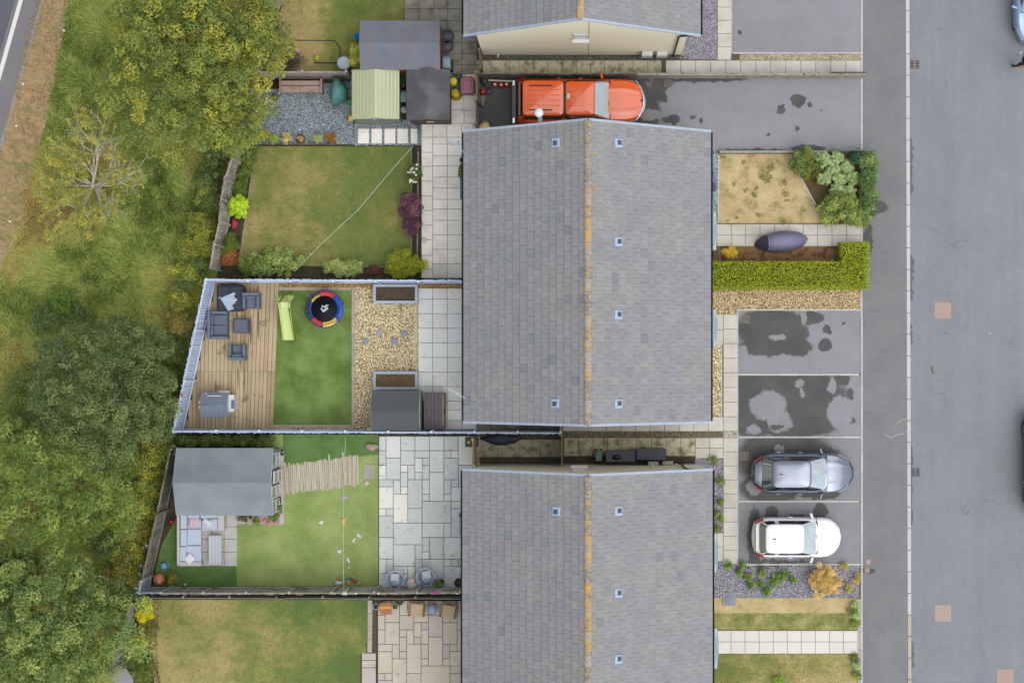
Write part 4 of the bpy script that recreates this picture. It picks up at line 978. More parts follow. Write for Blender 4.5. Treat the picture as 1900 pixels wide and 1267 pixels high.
# summerhouse front: four glazed frames
whitep = mat('white_painted_wood', C(236, 236, 230), .5)
for (pa, pb, dx) in ((839, 866, 0), (871, 893, 8), (899, 922, 0), (925, 950, 0)):
    a, b = P(508, pa, .8), P(508, pb, .8); x = ext[2] - .115 + dx / S * .5
    mb = MB(); t = .06
    for (u0, u1, z0, z1) in ((b.y, a.y, .1, .2), (b.y, a.y, 1.9, 2.0), (b.y, b.y + t, .2, 1.9), (a.y - t, a.y, .2, 1.9), (b.y + t, a.y - t, .9, .96)): mb.box(x, u0, z0, x + .05, u1, z1)
    f = put(mb, 'window_frame' if dx == 0 else 'door_frame', whitep, r_)
    mb = MB(); mb.box(x + .015, b.y + t, .2, x + .03, a.y - t, 1.9); put(mb, 'pane', mat('reflective_glass', C(150, 158, 156), .1, spec=.9), f)
# plastic storage box with slatted lid
a, c = P(786, 728, .75), P(826, 797, .75)
t = thing('storage_box', 'brown plastic storage box with a five slat lid beside the small shed', 'box', ((a.x + c.x) / 2, (a.y + c.y) / 2, 0))
mb = MB(); mb.box(a.x + .03, c.y + .03, .02, c.x - .02, a.y - .03, .68, b=.02); put(mb, 'body', mat('taupe_plastic', C(150, 140, 120), .6, n1=(3, .06)), t)
for i in range(5):
    w = (c.x - .13 - a.x) / 5; piece('slat', mat('plum_brown_plastic', C(104, 96, 106), .55, pv=.06, n1=(6, .05)), t, (a.x + w * (i + .5), (a.y + c.y) / 2, .68), (w - .012, a.y - c.y, .05), kind='slab')
mb = MB(); mb.tube([(c.x - .1, a.y - .03, .69), (c.x - .02, a.y - .12, .69), (c.x - .02, c.y + .12, .69), (c.x - .1, c.y + .03, .69)], .018, 6); put(mb, 'lid_rim', mat('dark_plastic', C(60, 56, 60), .5), t)
mb = MB(); mb.box(c.x - .07, (a.y + c.y) / 2 - .12, .6, c.x + .015, (a.y + c.y) / 2 + .1, .7, b=.02); put(mb, 'handle', mat('dark_plastic', (0, 0, 0, 1), .5), t)
# steel storage units in the passage
for k, (r4, lab) in enumerate((((1124, 836, 1178, 857), 'flat dark grey storage unit beside the green bin, with a round damp mark'), ((1181, 832, 1236, 853), 'flat dark grey storage unit nearest the front end of the passage'))):
    a, c = P(r4[0], r4[1], 1.1), P(r4[2], r4[3], 1.1)
    t = thing('storage_unit', lab, 'storage unit', ((a.x + c.x) / 2, (a.y + c.y) / 2, 0), group='dark storage units in the passage')
    dk = mat('graphite_panel', C(76, 80, 92), .55, n1=(1.5, .05))
    mb = MB(); mb.box(a.x + .03, c.y + .03, 0, c.x - .03, a.y - .03, 1.03); put(mb, 'body', dk, t)
    mb = MB(); mb.box(a.x, c.y, 1.035, c.x, a.y, 1.1, b=.015); put(mb, 'lid', dk, t)
    if k == 0: mb = MB(); mb.lathe([(.19, 0), (.001, .001)], 16, (a.x + .45, c.y + .2, 1.1008), sx=1, sy=.6); put(mb, 'damp_mark', mat('damp_panel', C(48, 52, 64), .35), t)
q = P(1179.5, 844, .8); mb = MB(); mb.box(q.x - .04, q.y - .2, 0, q.x + .04, q.y + .2, .9, b=.02); put(mb, 'recycling_crate', mat('cobalt_plastic', C(30, 70, 200), .45), label='narrow cobalt blue crate wedged between the two dark storage units', category='crate')

# ------------------------------------------------------------------ bins, butts and yard clutter
def wheelie(label, px, py, w, d, h, c, cat='bin', rz=0.0, ring=None):
    q = P(px, py, h); t = thing('wheelie_bin', label, cat, (q.x, q.y, 0), rz); m = mat('bin_' + '_'.join(str(v) for v in c[:3])[:18], C(*c), .5, n1=(5, .05))
    mb = MB(); mb.lathe([(min(w, d) * .40, .05), (min(w, d) * .5, h - .08)], 4, (0, 0, 0), False)
    mb = MB(); b = .82
    vs = [(sx * w / 2 * b, sy * d / 2 * b, .05) for sx, sy in ((-1, -1), (1, -1), (1, 1), (-1, 1))] + [(sx * w / 2 * .97, sy * d / 2 * .97, h - .07) for sx, sy in ((-1, -1), (1, -1), (1, 1), (-1, 1))]
    mb.add(vs, [(3, 2, 1, 0), (4, 5, 6, 7)] + [(i, (i + 1) % 4, 4 + (i + 1) % 4, 4 + i) for i in range(4)]); put(mb, 'body', m, t, local=True)
    def fn(u, v):
        a = 2 * math.pi * u; ca, sa = math.cos(a), math.sin(a); e = .35; r = [1.0, 1.0, .93, .62, .56, .5, 0.0][int(round(v * 6))]; z = [-.06, 0, .02, .035, .05, .055, .055][int(round(v * 6))]
        return (w / 2 * r * math.copysign(abs(ca) ** e, ca), d / 2 * r * math.copysign(abs(sa) ** e, sa), h - .02 + z)
    mb = MB(); mb.grid(fn, 24, 6, False, closed_u=True); put(mb, 'lid', m, t, local=True)
    mb = MB(); mb.tube([(-w * .38, d / 2 + .03, h - .03), (w * .38, d / 2 + .03, h - .03)], .018, 6); put(mb, 'handle', m, t, local=True)
    for s in (-1, 1): mb = MB(); M = Matrix.Translation((s * w * .4, d * .42, .1)) @ Matrix.Rotation(math.pi / 2, 4, 'Y'); mb.lathe([(.1, -.025), (.1, .025)], 12, M=M); put(mb, 'wheel', mat('bin_wheel', C(30, 30, 30), .7), t, local=True)
    return t
wheelie('maroon wheelie bin standing beside the mossy timber gate', 867, 159, .58, .66, 1.0, (160, 98, 118))
wheelie('small pale blue lidded caddy bin between the two sheds', 747, 180, .3, .42, .7, (166, 206, 210))
wheelie('grey green wheelie bin against the lower gable, left of the dark storage units', 1111, 846, .28, .42, .9, (112, 140, 138))
wheelie('pale blue lidded bin below the two dark pots beside the large shed', 828, 117, .34, .44, .8, (150, 182, 196))
q = P(828, 120, .6); mb = MB(); mb.box(q.x - .2, q.y - .24, 0, q.x + .26, q.y + .2, .6, b=.03); put(mb, 'plastic_tub', mat('navy_tub', C(52, 58, 78), .5), label='low navy tub tucked behind the pale blue bin at the large shed', category='tub')
def pot(label, px, py, r, h, c, fill=(50, 44, 34), name='plant_pot', cat='plant pot', n=20, z=0.0, rough=.6, group=None):
    q = P(px, py, z + h); t = thing(name, label, cat, (q.x, q.y, z), group=group)
    mb = MB(); mb.lathe([(r * .72, 0), (r * .98, h * .9), (r * 1.05, h * .9), (r * 1.05, h), (r * .9, h), (r * .86, h * .82)], n); mb.sm = [True] * len(mb.sm); put(mb, 'rim', mat('pot_%d_%d_%d' % tuple(c), C(*c), rough, n1=(8, .06)), t, local=True)
    mb = MB(); mb.cyl((0, 0), r * .87, h * .6, h * .84, n); put(mb, 'soil', mat('fill_%d_%d_%d' % tuple(fill), C(*fill), .95, n1=(20, .3)), t, local=True)
    return t
pot('upper of the two dark round pots beside the large orange brown shed', 829, 68, .3, .5, (70, 74, 84), (96, 104, 118)); pot('lower of the two dark round pots beside the large shed', 829, 86, .27, .5, (66, 70, 80), (96, 104, 118))
t = pot('blue grey water butt with pale lid beside the goal frame', 638, 118, .28, .85, (104, 128, 142), (150, 170, 184), 'water_butt', 'water butt')
mb = MB(); mb.lathe([(.28, .86), (.285, .9), (.2, .925), (.12, .92), (1e-7, .93)], 22); put(mb, 'lid', mat('pale_butt_lid', C(176, 192, 206), .5), t, local=True)
mb = MB(); mb.box(-.1, .0, .925, .12, .05, .95, b=.01); put(mb, 'handle', mat('pale_butt_lid', (0, 0, 0, 1)), t, local=True)
q = P(663, 67, .3); t = thing('bucket', 'bright blue bucket against the left end of the large shed', 'bucket', (q.x, q.y, 0)); mb = MB(); mb.lathe([(.1, 0), (.14, .3), (.12, .3), (.09, .03)], 14); put(mb, 'tub', mat('bright_blue', C(40, 150, 230), .4), t, local=True); mb = MB(); mb.tube([(-.13, 0, .3), (0, .08, .36), (.13, 0, .3)], .008, 5); put(mb, 'handle', mat('bright_blue', (0, 0, 0, 1)), t, local=True)
# stacked yellow buckets, teal crate
def bucket(label, px, py, r, h, c, z=0.0, cat='bucket'):
    q = P(px, py, z + h); t = thing('bucket', label, cat, (q.x, q.y, z)); m = mat('plastic_%d_%d_%d' % tuple(c), C(*c), .45)
    mb = MB(); mb.lathe([(r, 0), (r * 1.06, .03), (r * .8, h), (r * .72, h + .02), (1e-7, h + .02)], 18); put(mb, 'tub', m, t, local=True)
    mb = MB(); mb.lathe([(r * 1.18, .0), (r * 1.2, .03), (r * 1.05, .04)], 18); put(mb, 'rim', m, t, local=True)
bucket('upturned yellow bucket nearer the top fence, right of the charcoal shed', 841, 151, .2, .62, (234, 212, 62), .0); bucket('round yellow upturned tub below the teal crate by the charcoal shed', 845, 173, .22, .55, (216, 186, 40), .0)
a = P(848, 160, .4); t = thing('crate', 'teal plastic crate between the yellow tubs and the maroon bin', 'crate', (a.x, a.y, 0))
m_ = mat('teal_plastic', C(98, 150, 168), .5, n1=(6, .1)); mb = MB(); mb.box(-.24, -.28, 0, .24, .28, .04); put(mb, 'base', m_, t, local=True)
for (b4) in ((-.24, -.28, .24, -.24), (-.24, .24, .24, .28), (-.24, -.24, -.2, .24), (.2, -.24, .24, .24), (-.02, -.24, .02, .24)): mb = MB(); mb.box(b4[0], b4[1], .04, b4[2], b4[3], .4); put(mb, 'side', m_, t, local=True)
q = P(848, 143, .5); mb = MB(); mb.box(q.x - .2, q.y - .12, 0, q.x + .2, q.y + .12, .5, b=.04); put(mb, 'tub', mat('dark_slate_tub', C(50, 62, 72), .5), label='dark tub against the top fence behind the yellow bucket', category='tub')
# clutter between the two sheds and by the pickup
def lump(label, px, py, r, c, name, cat, z=0.0, sx=1, sy=1, sz=.6, rough=.6):
    q = P(px, py, z + r * sz); mb = MB(); ph = random.random() * 6
    def fn(u, v):
        a = 2 * math.pi * u; b = math.pi * v; k = r * (1 + .16 * math.sin(3 * a + ph) * math.sin(b) + .1 * math.sin(5 * a + 2 * ph + 3 * v))
        return (q.x + sx * k * math.cos(a) * math.sin(b), q.y + sy * k * math.sin(a) * math.sin(b), z + r * sz * (1 - math.cos(b)) )
    mb.grid(fn, 14, 8, True, closed_u=True); return put(mb, name, mat('surf_%d_%d_%d' % tuple(c), C(*c), rough, n1=(7, .15)), label=label, category=cat)
lump('crumpled green sheet in the gap between the two yard sheds', 748, 147, .22, (40, 120, 92), 'plastic_sheet', 'sheet'); lump('yellow toy in the gap between the two yard sheds', 749, 157, .1, (220, 190, 40), 'toy', 'toy', sx=.5, sy=1.4)
lump('white and grey bundle in the gap between the yard sheds', 748, 204, .15, (206, 206, 222), 'bundle', 'bundle', z=.4)
lump('green tarpaulin tossed over a small barbecue beside the metal shed', 628, 172, .46, (84, 138, 130), 'barbecue_cover', 'barbecue cover', sx=.8, sy=1.25, sz=1.6); lump('bright green bag below the covered barbecue', 648, 189, .16, (60, 160, 90), 'bag', 'bag'); lump('round yellow tub at the corner of the pale green metal shed', 652, 219, .17, (222, 196, 96), 'tub', 'tub', sz=1.4)
lump('dark rubble sack behind the mossy gate', 899, 150, .2, (60, 62, 56), 'sack', 'sack'); lump('grey watering can below the mossy gate', 895, 186, .2, (130, 134, 130), 'watering_can', 'watering can', sy=1.3, sx=.7)
lump('dark round planter beside the red petrol can', 908, 170, .15, (74, 84, 92), 'planter', 'planter')
q = P(896, 169, .3); t = thing('petrol_can', 'bright red petrol can beside the mossy timber gate', 'petrol can', (q.x, q.y, 0)); rd = mat('signal_red', C(214, 42, 36), .4)
mb = MB(); mb.box(-.1, -.11, 0, .1, .11, .28, b=.03); put(mb, 'body', rd, t, local=True); mb = MB(); mb.tube([(-.05, -.05, .28), (-.05, 0, .34), (-.05, .06, .28)], .015, 6); put(mb, 'handle', rd, t, local=True); mb = MB(); mb.cyl((.05, .05), .025, .28, .33, 8); put(mb, 'cap', mat('black_pvc', (0, 0, 0, 1)), t, local=True)
for i, (px, c) in enumerate(((918, (206, 92, 76)), (930, (206, 44, 34)), (940, (210, 50, 40)))):
    q = P(px, 157 + (i == 1), .42); t = thing('gas_bottle', ('faded red gas bottle, leftmost of the three behind the pickup', 'red gas bottle in the middle of the row of three behind the pickup', 'red gas bottle nearest the tail of the orange pickup')[i], 'gas bottle', (q.x, q.y, 0), group='red gas bottles behind the pickup'); m = mat('red_bottle_%d' % i, C(*c), .4, n1=(9, .08))
    mb = MB(); mb.lathe([(.095, 0), (.105, .05), (.105, .32), (.08, .4), (.035, .43), (1e-7, .43)], 16); put(mb, 'body', m, t, local=True); mb = MB(); mb.lathe([(.05, .42), (.055, .48), (.04, .48)], 12); put(mb, 'collar', mat('bottle_collar', C(230, 200, 196), .5), t, local=True)
q = P(915, 141, .5); t = thing('timber_plank', 'long pale plank propped along the fence behind the pickup', 'plank', (q.x, q.y, 0)); mb = MB(); mb.box(-.3, -.02, .5, 1.25, .03, .7, M=Matrix.Rotation(.03, 4, 'Z')); put(mb, 'board', mat('pale_pink_timber', C(190, 172, 156), .8, n1=(4, .08)), t, local=True)
mb = MB(); mb.box(-.2, -.2, .2, 1.0, -.14, .34, M=Matrix.Rotation(-.05, 4, 'Z')); put(mb, 'batten', mat('pale_batten', C(206, 196, 182), .8), t, local=True)
mb = MB(); q = P(900, 227, 0); mb.box(q.x - .1, q.y - .1, 0.004, q.x + .1, q.y + .1, .02); put(mb, 'drain_cover', mat('drain_grey', C(116, 118, 124), .7), label='tiny grey square drain cover in the dark wet driveway corner', category='drain cover')
lump('white and orange tub tucked under the eave at the drive end', 899, 236, .2, (226, 196, 130), 'tub', 'tub', z=.4, sx=1.4); lump('small white plastic pot at the foot of the grey slatted gate', 880, 236, .1, (226, 230, 224), 'plastic_pot', 'pot')
# timber bench trough in the slate yard
t = thing('timber_bench', 'weathered pinkish timber bench at the top of the slate yard', 'bench', tuple(P(561, 160)))
bw_ = mat('pinkish_weathered_wood', C(178, 156, 142), .85, pv=.08, n1=(2, .1), n2=(20, .1), c2=C(150, 124, 104), c2r=(2, .5, .65)); X = P(524, 172).x, P(600, 172).x
A_, B_ = X
yb = P(561, 172, .45).y
piece('seat', bw_, t, ((A_ + B_) / 2, yb + .14, .40), (B_ - A_, .27, .05), kind='slab'); piece('back_board', bw_, t, ((A_ + B_) / 2, yb + .41, .42), (B_ - A_, .2, .05), (.35, 0, 0), 'slab')
piece('top_board', mat('dark_bench_back', C(120, 96, 84), .85, n1=(4, .1)), t, ((A_ + B_) / 2, yb + .58, .62), (B_ - A_ + .06, .05, .16))
for x in (A_, B_): piece('arm', bw_, t, (x, yb + .26, .1), (.07, .62, .52), (0, 0, 0), 'slab')
for x in (A_ + .05, B_ - .05): piece('leg', bw_, t, (x, yb + .05, 0), (.07, .07, .4)); piece('leg', bw_, t, (x, yb + .45, 0), (.07, .07, .4))
for px, py, l in ((539, 158, 0), ):
    pass
# small things at the left end of the slate yard
pot('dark round pot left of the weathered bench', 515, 152, .15, .3, (56, 60, 54)); pot('black pot with yellow leaves below the bench end', 510, 181, .13, .25, (40, 40, 42), (150, 150, 50))
for (px, py, lab) in ((519, 172, 'small white pebble ornament by the left leg of the bench'), (476, 204, 'white glass garden globe on the curved silvered fence')): q = P(px, py, .25 if px > 500 else 1.7); mb = MB(); mb.ball(tuple(q), .07 if px > 500 else .1, 14, 8); put(mb, 'garden_globe', mat('milky_white', C(232, 234, 236), .35), label=lab, category='ornament')
q = P(495, 185, .3); mb = MB(); mb.box(q.x - .07, q.y - .1, 0, q.x + .06, q.y + .1, .3, b=.03); put(mb, 'lantern', mat('lantern_white', C(214, 216, 220), .5), label='small white lantern at the left edge of the slate yard', category='lantern')
for (x0, y0, x1, y1, c, nm_, lab) in ((487, 195, 492, 219, (58, 146, 124), 'green_plank', 'narrow green painted plank on edge beside the slate yard'), (475, 214, 479, 226, (158, 52, 50), 'red_plank', 'red painted board below the white globe on the fence'), (477, 177, 486, 185, (190, 140, 100), 'tan_plank', 'tan and red board end by the curved fence above the white globe')):
    mb = MB(); a, b = P(x0, y0, .3), P(x1, y1, .3); mb.prism([(b.x - .06, a.y), (b.x, a.y), (a.x + .06, b.y), (a.x, b.y)], .0, .3); put(mb, 'painted_board', mat(nm_, C(*c), .7, n1=(9, .1)), label=lab, category='board')
# little edging fence under the potted row
fence('knee high timber edging fence between the slate yard and the upper lawn', [(478, 268), (622, 269)], .22, darkw, bw=.09, ragged=.02, rail=False)
railing('slim blue grey rails beside the last stepping slab', [(777, 232), (778, 272)], .5, mat('steel_blue_rail', C(120, 140, 160), .5), step=.4)
# goal, ball
bm = mat('black_tube', C(48, 46, 44), .5)
t = thing('football_goal', 'black tubular football goal lying open on the dry top lawn', 'goal', tuple(P(585, 105)))
pts = [P(587 - 50, 75, .9), P(622, 76, .9)]
g = [P(538, 75, 1.1), P(621, 76, 1.1), P(631, 90, .6), P(631, 117, .03), P(583, 117, .03), P(548, 92, .03)]
for k, (a, b, nm_) in enumerate(((0, 1, 'crossbar'), (1, 2, 'post'), (2, 3, 'post'), (3, 4, 'ground_bar'), (0, 5, 'post'))): mb = MB(); mb.tube([g[a], g[b]], .022, 6); put(mb, nm_, bm, t)
q = P(588, 108, .11); mb = MB(); mb.ball(tuple(q), .11, 16, 10)
def ballmat():
    n = N('fluorescent_ball'); v = n.node('ShaderNodeTexVoronoi'); v.inputs['Scale'].default_value = 11; n.link(n.pos(), v.inputs['Vector'])
    return n.out(n.mix(n.maprange(v.outputs['Distance'], .3, .34, 1, 0), C(214, 226, 50), C(40, 44, 20)), .5)
put(mb, 'football', ballmat(), label='fluorescent yellow football on the dry top lawn inside the goal', category='football')
lump('crumpled white and blue wrapper by the goal post', 552, 95, .09, (206, 214, 230), 'wrapper', 'wrapper')

# ------------------------------------------------------------------ deck furniture
rat = mat('grey_rattan', C(84, 92, 110), .7, n1=(40, .12), bump=(60, .004)); ratc = mat('grey_cushion', C(104, 116, 134), .85, n1=(4, .05), n2=(60, .05)); ratl = mat('grey_rattan_light', C(112, 124, 142), .7, n1=(40, .1))
def rattan(label, px, py, w, d, rz, cushions=1, name='armchair', cat='armchair', group=None):
    """seat faces -Y in its own frame; back at +Y"""
    q = P(px, py, .5); t = thing(name, label, cat, (q.x, q.y, DZ), rz, group)
    mb = MB(); mb.box(-w / 2 + .03, -d / 2 + .02, .04, w / 2 - .03, d / 2 - .02, .28, b=.01); put(mb, 'base', rat, t, local=True)
    for s in (-1, 1): mb = MB(); mb.box(s * w / 2, -d / 2, .03, s * (w / 2 - .12), d / 2 - .13, .58, b=.03); put(mb, 'arm', ratl, t, local=True)
    mb = MB(); mb.box(-w / 2, d / 2 - .13, .03, w / 2, d / 2, .72, b=.03); put(mb, 'backrest', ratl, t, local=True)
    cw = (w - .26) / cushions
    for i in range(cushions):
        x0 = -w / 2 + .13 + i * cw; mb = MB(); mb.box(x0 + .004, -d / 2 + .03, .28, x0 + cw - .004, d / 2 - .14, .4, b=.035); put(mb, 'seat_cushion', ratc, t, local=True)
        mb = MB(); mb.box(x0 + .01, d / 2 - .25, .38, x0 + cw - .01, d / 2 - .13, .66, b=.04); put(mb, 'back_cushion', ratc, t, local=True)
    for sx in (-1, 1):
        for sy in (-1, 1): mb = MB(); mb.box(sx * (w / 2 - .03), sy * (d / 2 - .03), 0, sx * (w / 2 - .08), sy * (d / 2 - .08), .05); put(mb, 'leg', rat, t, local=True)
    return t
rattan('grey rattan armchair right of the covered box on the deck', 466, 558, .7, .68, 0)
rattan('grey rattan armchair below the small table, facing up the deck', 440, 653.5, .7, .66, math.pi)
rattan('grey rattan two seat sofa against the slanting fence on the deck', 404.5, 603, 1.16, .82, math.pi / 2, 2, 'sofa', 'sofa')
q = P(447, 604.5, .45); t = thing('side_table', 'square grey rattan table between the sofa and the armchairs', 'table', (q.x, q.y, DZ))
mb = MB(); mb.box(-.31, -.3, .02, .31, .3, .4, b=.02); put(mb, 'base', rat, t, local=True)
mb = MB()
def fn(u, v):
    a = 2 * math.pi * u; ca, sa = math.cos(a), math.sin(a); r = (.27, .27, .262, 0)[int(round(v * 3))]; z = (.4, .425, .43, .43)[int(round(v * 3))]
    return (r * math.copysign(abs(ca) ** .4, ca), r * math.copysign(abs(sa) ** .4, sa), z)
mb.grid(fn, 28, 3, False, closed_u=True); put(mb, 'tabletop', mat('smoked_glass_top', C(92, 102, 120), .25), t, local=True)
# covered box: charcoal cover in four pads
a, c = P(402, 529, .6), P(451, 576, .6); t = thing('garden_dining_set', 'square garden set under a charcoal cover in the top corner of the deck', 'garden furniture', ((a.x + c.x) / 2, (a.y + c.y) / 2, DZ))
cm = mat('charcoal_cover', C(54, 60, 74), .75, n1=(3, .1), n2=(30, .06), bump=(12, .01)); W_ = (c.x - a.x) / 2
mb = MB()
def fn(u, v):
    a_ = 2 * math.pi * u; ca, sa = math.cos(a_), math.sin(a_); k = int(round(v * 4)); r = (1.02, 1.02, .98, .9, 0)[k]; z = (.02, .45, .56, .6, .6)[k]; r *= 1 + .012 * math.sin(14 * a_) * (k < 2)
    return (W_ * r * math.copysign(abs(ca) ** .28, ca), (W_ - .0) * r * math.copysign(abs(sa) ** .28, sa), z)
mb.grid(fn, 64, 4, True, closed_u=True); put(mb, 'cover', cm, t, local=True)
for sx in (-1, 1):
    for sy in (-1, 1): mb = MB(); mb.box(sx * .015, sy * .015, .595, sx * (W_ - .07), sy * (W_ - .07), .63, b=.03); put(mb, 'cushion_pad', cm, t, local=True)
t = thing('folded_parasol', 'folded white and pale blue fabric lying over the charcoal covered set', 'parasol', tuple(P(418, 556, .65) + Vector((0, 0, .05))))
mb = MB(); fx = mat('white_blue_fabric', C(206, 220, 240), .8, n1=(6, .05)); nf = 7
fan = []
for i in range(nf):
    a0 = math.radians(-42 + i * 84 / nf); a1 = math.radians(-42 + (i + 1) * 84 / nf); am = (a0 + a1) / 2; L = .62 + .06 * math.sin(i * 2.1)
    mb = MB(); mb.add([(-.2, 0, .03), (-.2 + L * math.cos(a0), L * math.sin(a0), 0), (-.2 + (L + .05) * math.cos(am), (L + .05) * math.sin(am), .07), (-.2 + L * math.cos(a1), L * math.sin(a1), 0), (-.2 + .02, 0, -.01)], [(0, 1, 2), (0, 2, 3), (4, 2, 1), (4, 3, 2)])
    o = put(mb, 'fold', fx, t, local=True); 
mb = MB(); mb.ball((-.24, .02, .02), .07, 10, 6); put(mb, 'hub', mat('hub_blue', C(120, 140, 170), .5), t, local=True)
t.rotation_euler = (0, 0, -.3); 
# toy house
q = P(399, 751, 1.0); t = thing('toy_playhouse', 'plastic toy playhouse with grey roof and orange striped awning on the deck', 'playhouse', (q.x, q.y, DZ))
tg = mat('playhouse_grey', C(126, 138, 158), .6, pv=.03, n1=(3, .03)); tw_ = mat('playhouse_white', C(236, 234, 228), .5); to = mat('playhouse_orange', C(238, 128, 70), .5)
mb = MB(); mb.box(-.5, -.42, 0, .5, .42, .85); put(mb, 'wall', mat('playhouse_wall', C(224, 226, 226), .5), t, local=True)
for s in (-1, 1):
    for j in range(3):
        for i in range(6):
            x0 = -.58 + i * 1.12 / 6; y0 = s * (.02 + j * .165); y1 = s * (.02 + (j + 1) * .165); z0, z1 = 1.15 - j * .09, 1.15 - (j + 1) * .09
            bow = .03 * (j == 1)
            mb = MB(); q4 = [(x0 - bow * (i == 0), y0, z0), (x0 + .182, y0, z0), (x0 + .182, y1, z1), (x0 - bow * (i == 0), y1, z1)]
            if s < 0: q4 = q4[::-1]
            mb.add([(p[0], p[1], p[2] + .02) for p in q4] + [(p[0], p[1], p[2] - .02) for p in q4], [(3, 2, 1, 0), (4, 5, 6, 7)] + [(k, (k + 1) % 4, (k + 1) % 4 + 4, k + 4) for k in range(4)]); put(mb, 'shingle', tg, t, local=True)
mb = MB(); mb.tube([(-.58, 0, 1.17), (.54, 0, 1.17)], .02, 6); put(mb, 'ridge', tg, t, local=True)
mb = MB(); mb.box(-.3, .36, 1.0, .28, .4, 1.08, b=.015); put(mb, 'roof_bar', tw_, t, local=True)
mb = MB(); mb.box(.1, .42, .3, .5, .58, .75, b=.02); put(mb, 'side_shelf', tw_, t, local=True)
mb = MB(); mb.box(.5, -.3, 0, .74, .42, .72, b=.02); f = put(mb, 'porch', tw_, t, local=True)
mb = MB(); mb.box(.64, -.16, .72, .76, .2, .76); put(mb, 'porch_window', mat('toy_blue', C(88, 116, 164), .4), t, local=True)
for i in range(5): mb = MB(); y = -.25 + i * .1; mb.box(-.76, y, .62, -.5, y + .1, .66, M=Matrix.Rotation(.0, 4, 'Y')); put(mb, 'awning_stripe', to if i % 2 == 0 else tw_, t, local=True)
mb = MB(); mb.ball((-.4, .46, .9), .04, 8, 6); put(mb, 'knob', tw_, t, local=True)
q = P(338, 733, 2.15); mb = MB(); mb.ball(tuple(q), .07, 12, 8); put(mb, 'foam_ball', mat('coral_ball', C(226, 106, 108), .6), label='small coral ball resting on top of the slanting blue grey fence', category='ball')
# slide
lime = mat('lime_plastic', C(200, 222, 96), .45, n1=(3, .03)); limeL = mat('lime_chute', C(218, 236, 154), .4)
q = P(530, 590); t = thing('garden_slide', 'lime green plastic garden slide on the artificial lawn', 'slide', (q.x, q.y, 0))
def zf(s): return .95 if s < .12 else (.95 - (s - .12) * 1.0 if s < .9 else .17 - (s - .9) * .4)
def sl(u, v):
    s = v; y = P(530, 563).y + (P(530, 631).y - P(530, 563).y) * s; z = max(.08, .85 * (1 - s) ** 1.15 + .06 + .02 * math.sin(s * 9)); w = .19 + .02 * s; uu = (-1, -.8, -.78, -.3, .3, .78, .8, 1)[int(round(u * 7))]; zz = (.08, .08, .0, 0, 0, 0, .08, .08)[int(round(u * 7))]
    return (P(530 - 2 + 4 * s, 590, .5).x + uu * w, y, z + zz)
mb = MB(); mb.grid(sl, 7, 14, False); put(mb, 'chute', limeL, t)
for s, x0 in ((-1, 0), (1, 0)):
    def sd_(u, v): 
        y = P(530, 548).y + (P(530, 631).y - P(530, 548).y) * v; z = max(.1, .95 * (1 - v) ** 1.1 + .06); w = .215 + .01 * v
        return (P(529 + 3 * v, 590, .5).x + s * (w + .015 * (u > .3) * (u < .8)), y, (z + .12, z + .13, z - .04, z - .06)[int(round(u * 3))])
    mb = MB(); mb.grid(sd_, 3, 14, True); put(mb, 'side_rail', lime, t)
for i in range(3):
    a = P(531 + i * 2.5, 561 - i * 3.8 - 3, .8 - .22 * i); mb = MB(); mb.box(a.x - .2, a.y - .03, .72 - .22 * i, a.x + .2, a.y + .04, .8 - .22 * i, b=.01); put(mb, 'step', mat('lime_step', C(226, 228, 128), .45), t)
a = P(529, 566, .95); mb = MB(); mb.box(a.x - .2, a.y - .12, .86, a.x + .2, a.y + .14, .95, b=.02); put(mb, 'platform', limeL, t)
for sx in (-.2, .2): a = P(530, 558, .5); mb = MB(); mb.tube([(a.x + sx, a.y + .42, .02), (a.x + sx, a.y + .02, .95)], .03, 6); put(mb, 'ladder_rail', lime, t)
mb = MB(); a = P(536, 560, 1.1); mb.tube([a + Vector((0, .05, -.15)), a + Vector((-.02, 0, 0)), a + Vector((-.02, -.25, 0)), a + Vector((.01, -.32, -.2))], .01, 5); put(mb, 'grab_handle', mat('dark_green_tube', C(44, 84, 40), .5), t)
# trampoline
q = P(602, 573, .45); t = thing('trampoline', 'small round trampoline with red, blue and yellow pads on the artificial lawn', 'trampoline', (q.x, q.y, 0))
mb = MB(); mb.lathe([(.55, .44), (.001, .435)], 36); put(mb, 'mat', mat('jumping_mat', C(54, 60, 72), .7, n1=(3, .05)), t, local=True)
pads = {0: ((20, 96, 222), 0, 48), 1: ((222, 62, 78), 52, 105), 2: ((212, 182, 66), 108, 150), 3: ((28, 60, 160), 150, 222), 4: ((222, 62, 78), 222, 262), 5: ((246, 212, 92), 265, 320), 6: ((20, 96, 222), 320, 360)}
for k, (c, a0, a1) in pads.items():
    r0, r1 = (.55, .76) if k not in (2, 3) else (.55, .66)
    def fn(u, v): a = math.radians(a0 + (a1 - a0) * u); r = r0 + (r1 - r0) * v; return (r * math.cos(a), r * math.sin(a), .45 + .05 * math.sin(math.pi * min(1, v * 1.0)))
    mb = MB(); mb.grid(fn, 8, 4); put(mb, 'pad', mat('pad_%d_%d_%d' % c, C(*c), .45), t, local=True)
mb = MB(); mb.tube([(.77 * math.cos(a), .77 * math.sin(a), .43) for a in [i * math.pi / 18 for i in range(37)]], .022, 6, cap=False); put(mb, 'frame', mat('frame_blue', C(36, 64, 170), .4), t, local=True)
pl = mat('pole_sleeve', C(108, 130, 222), .5)
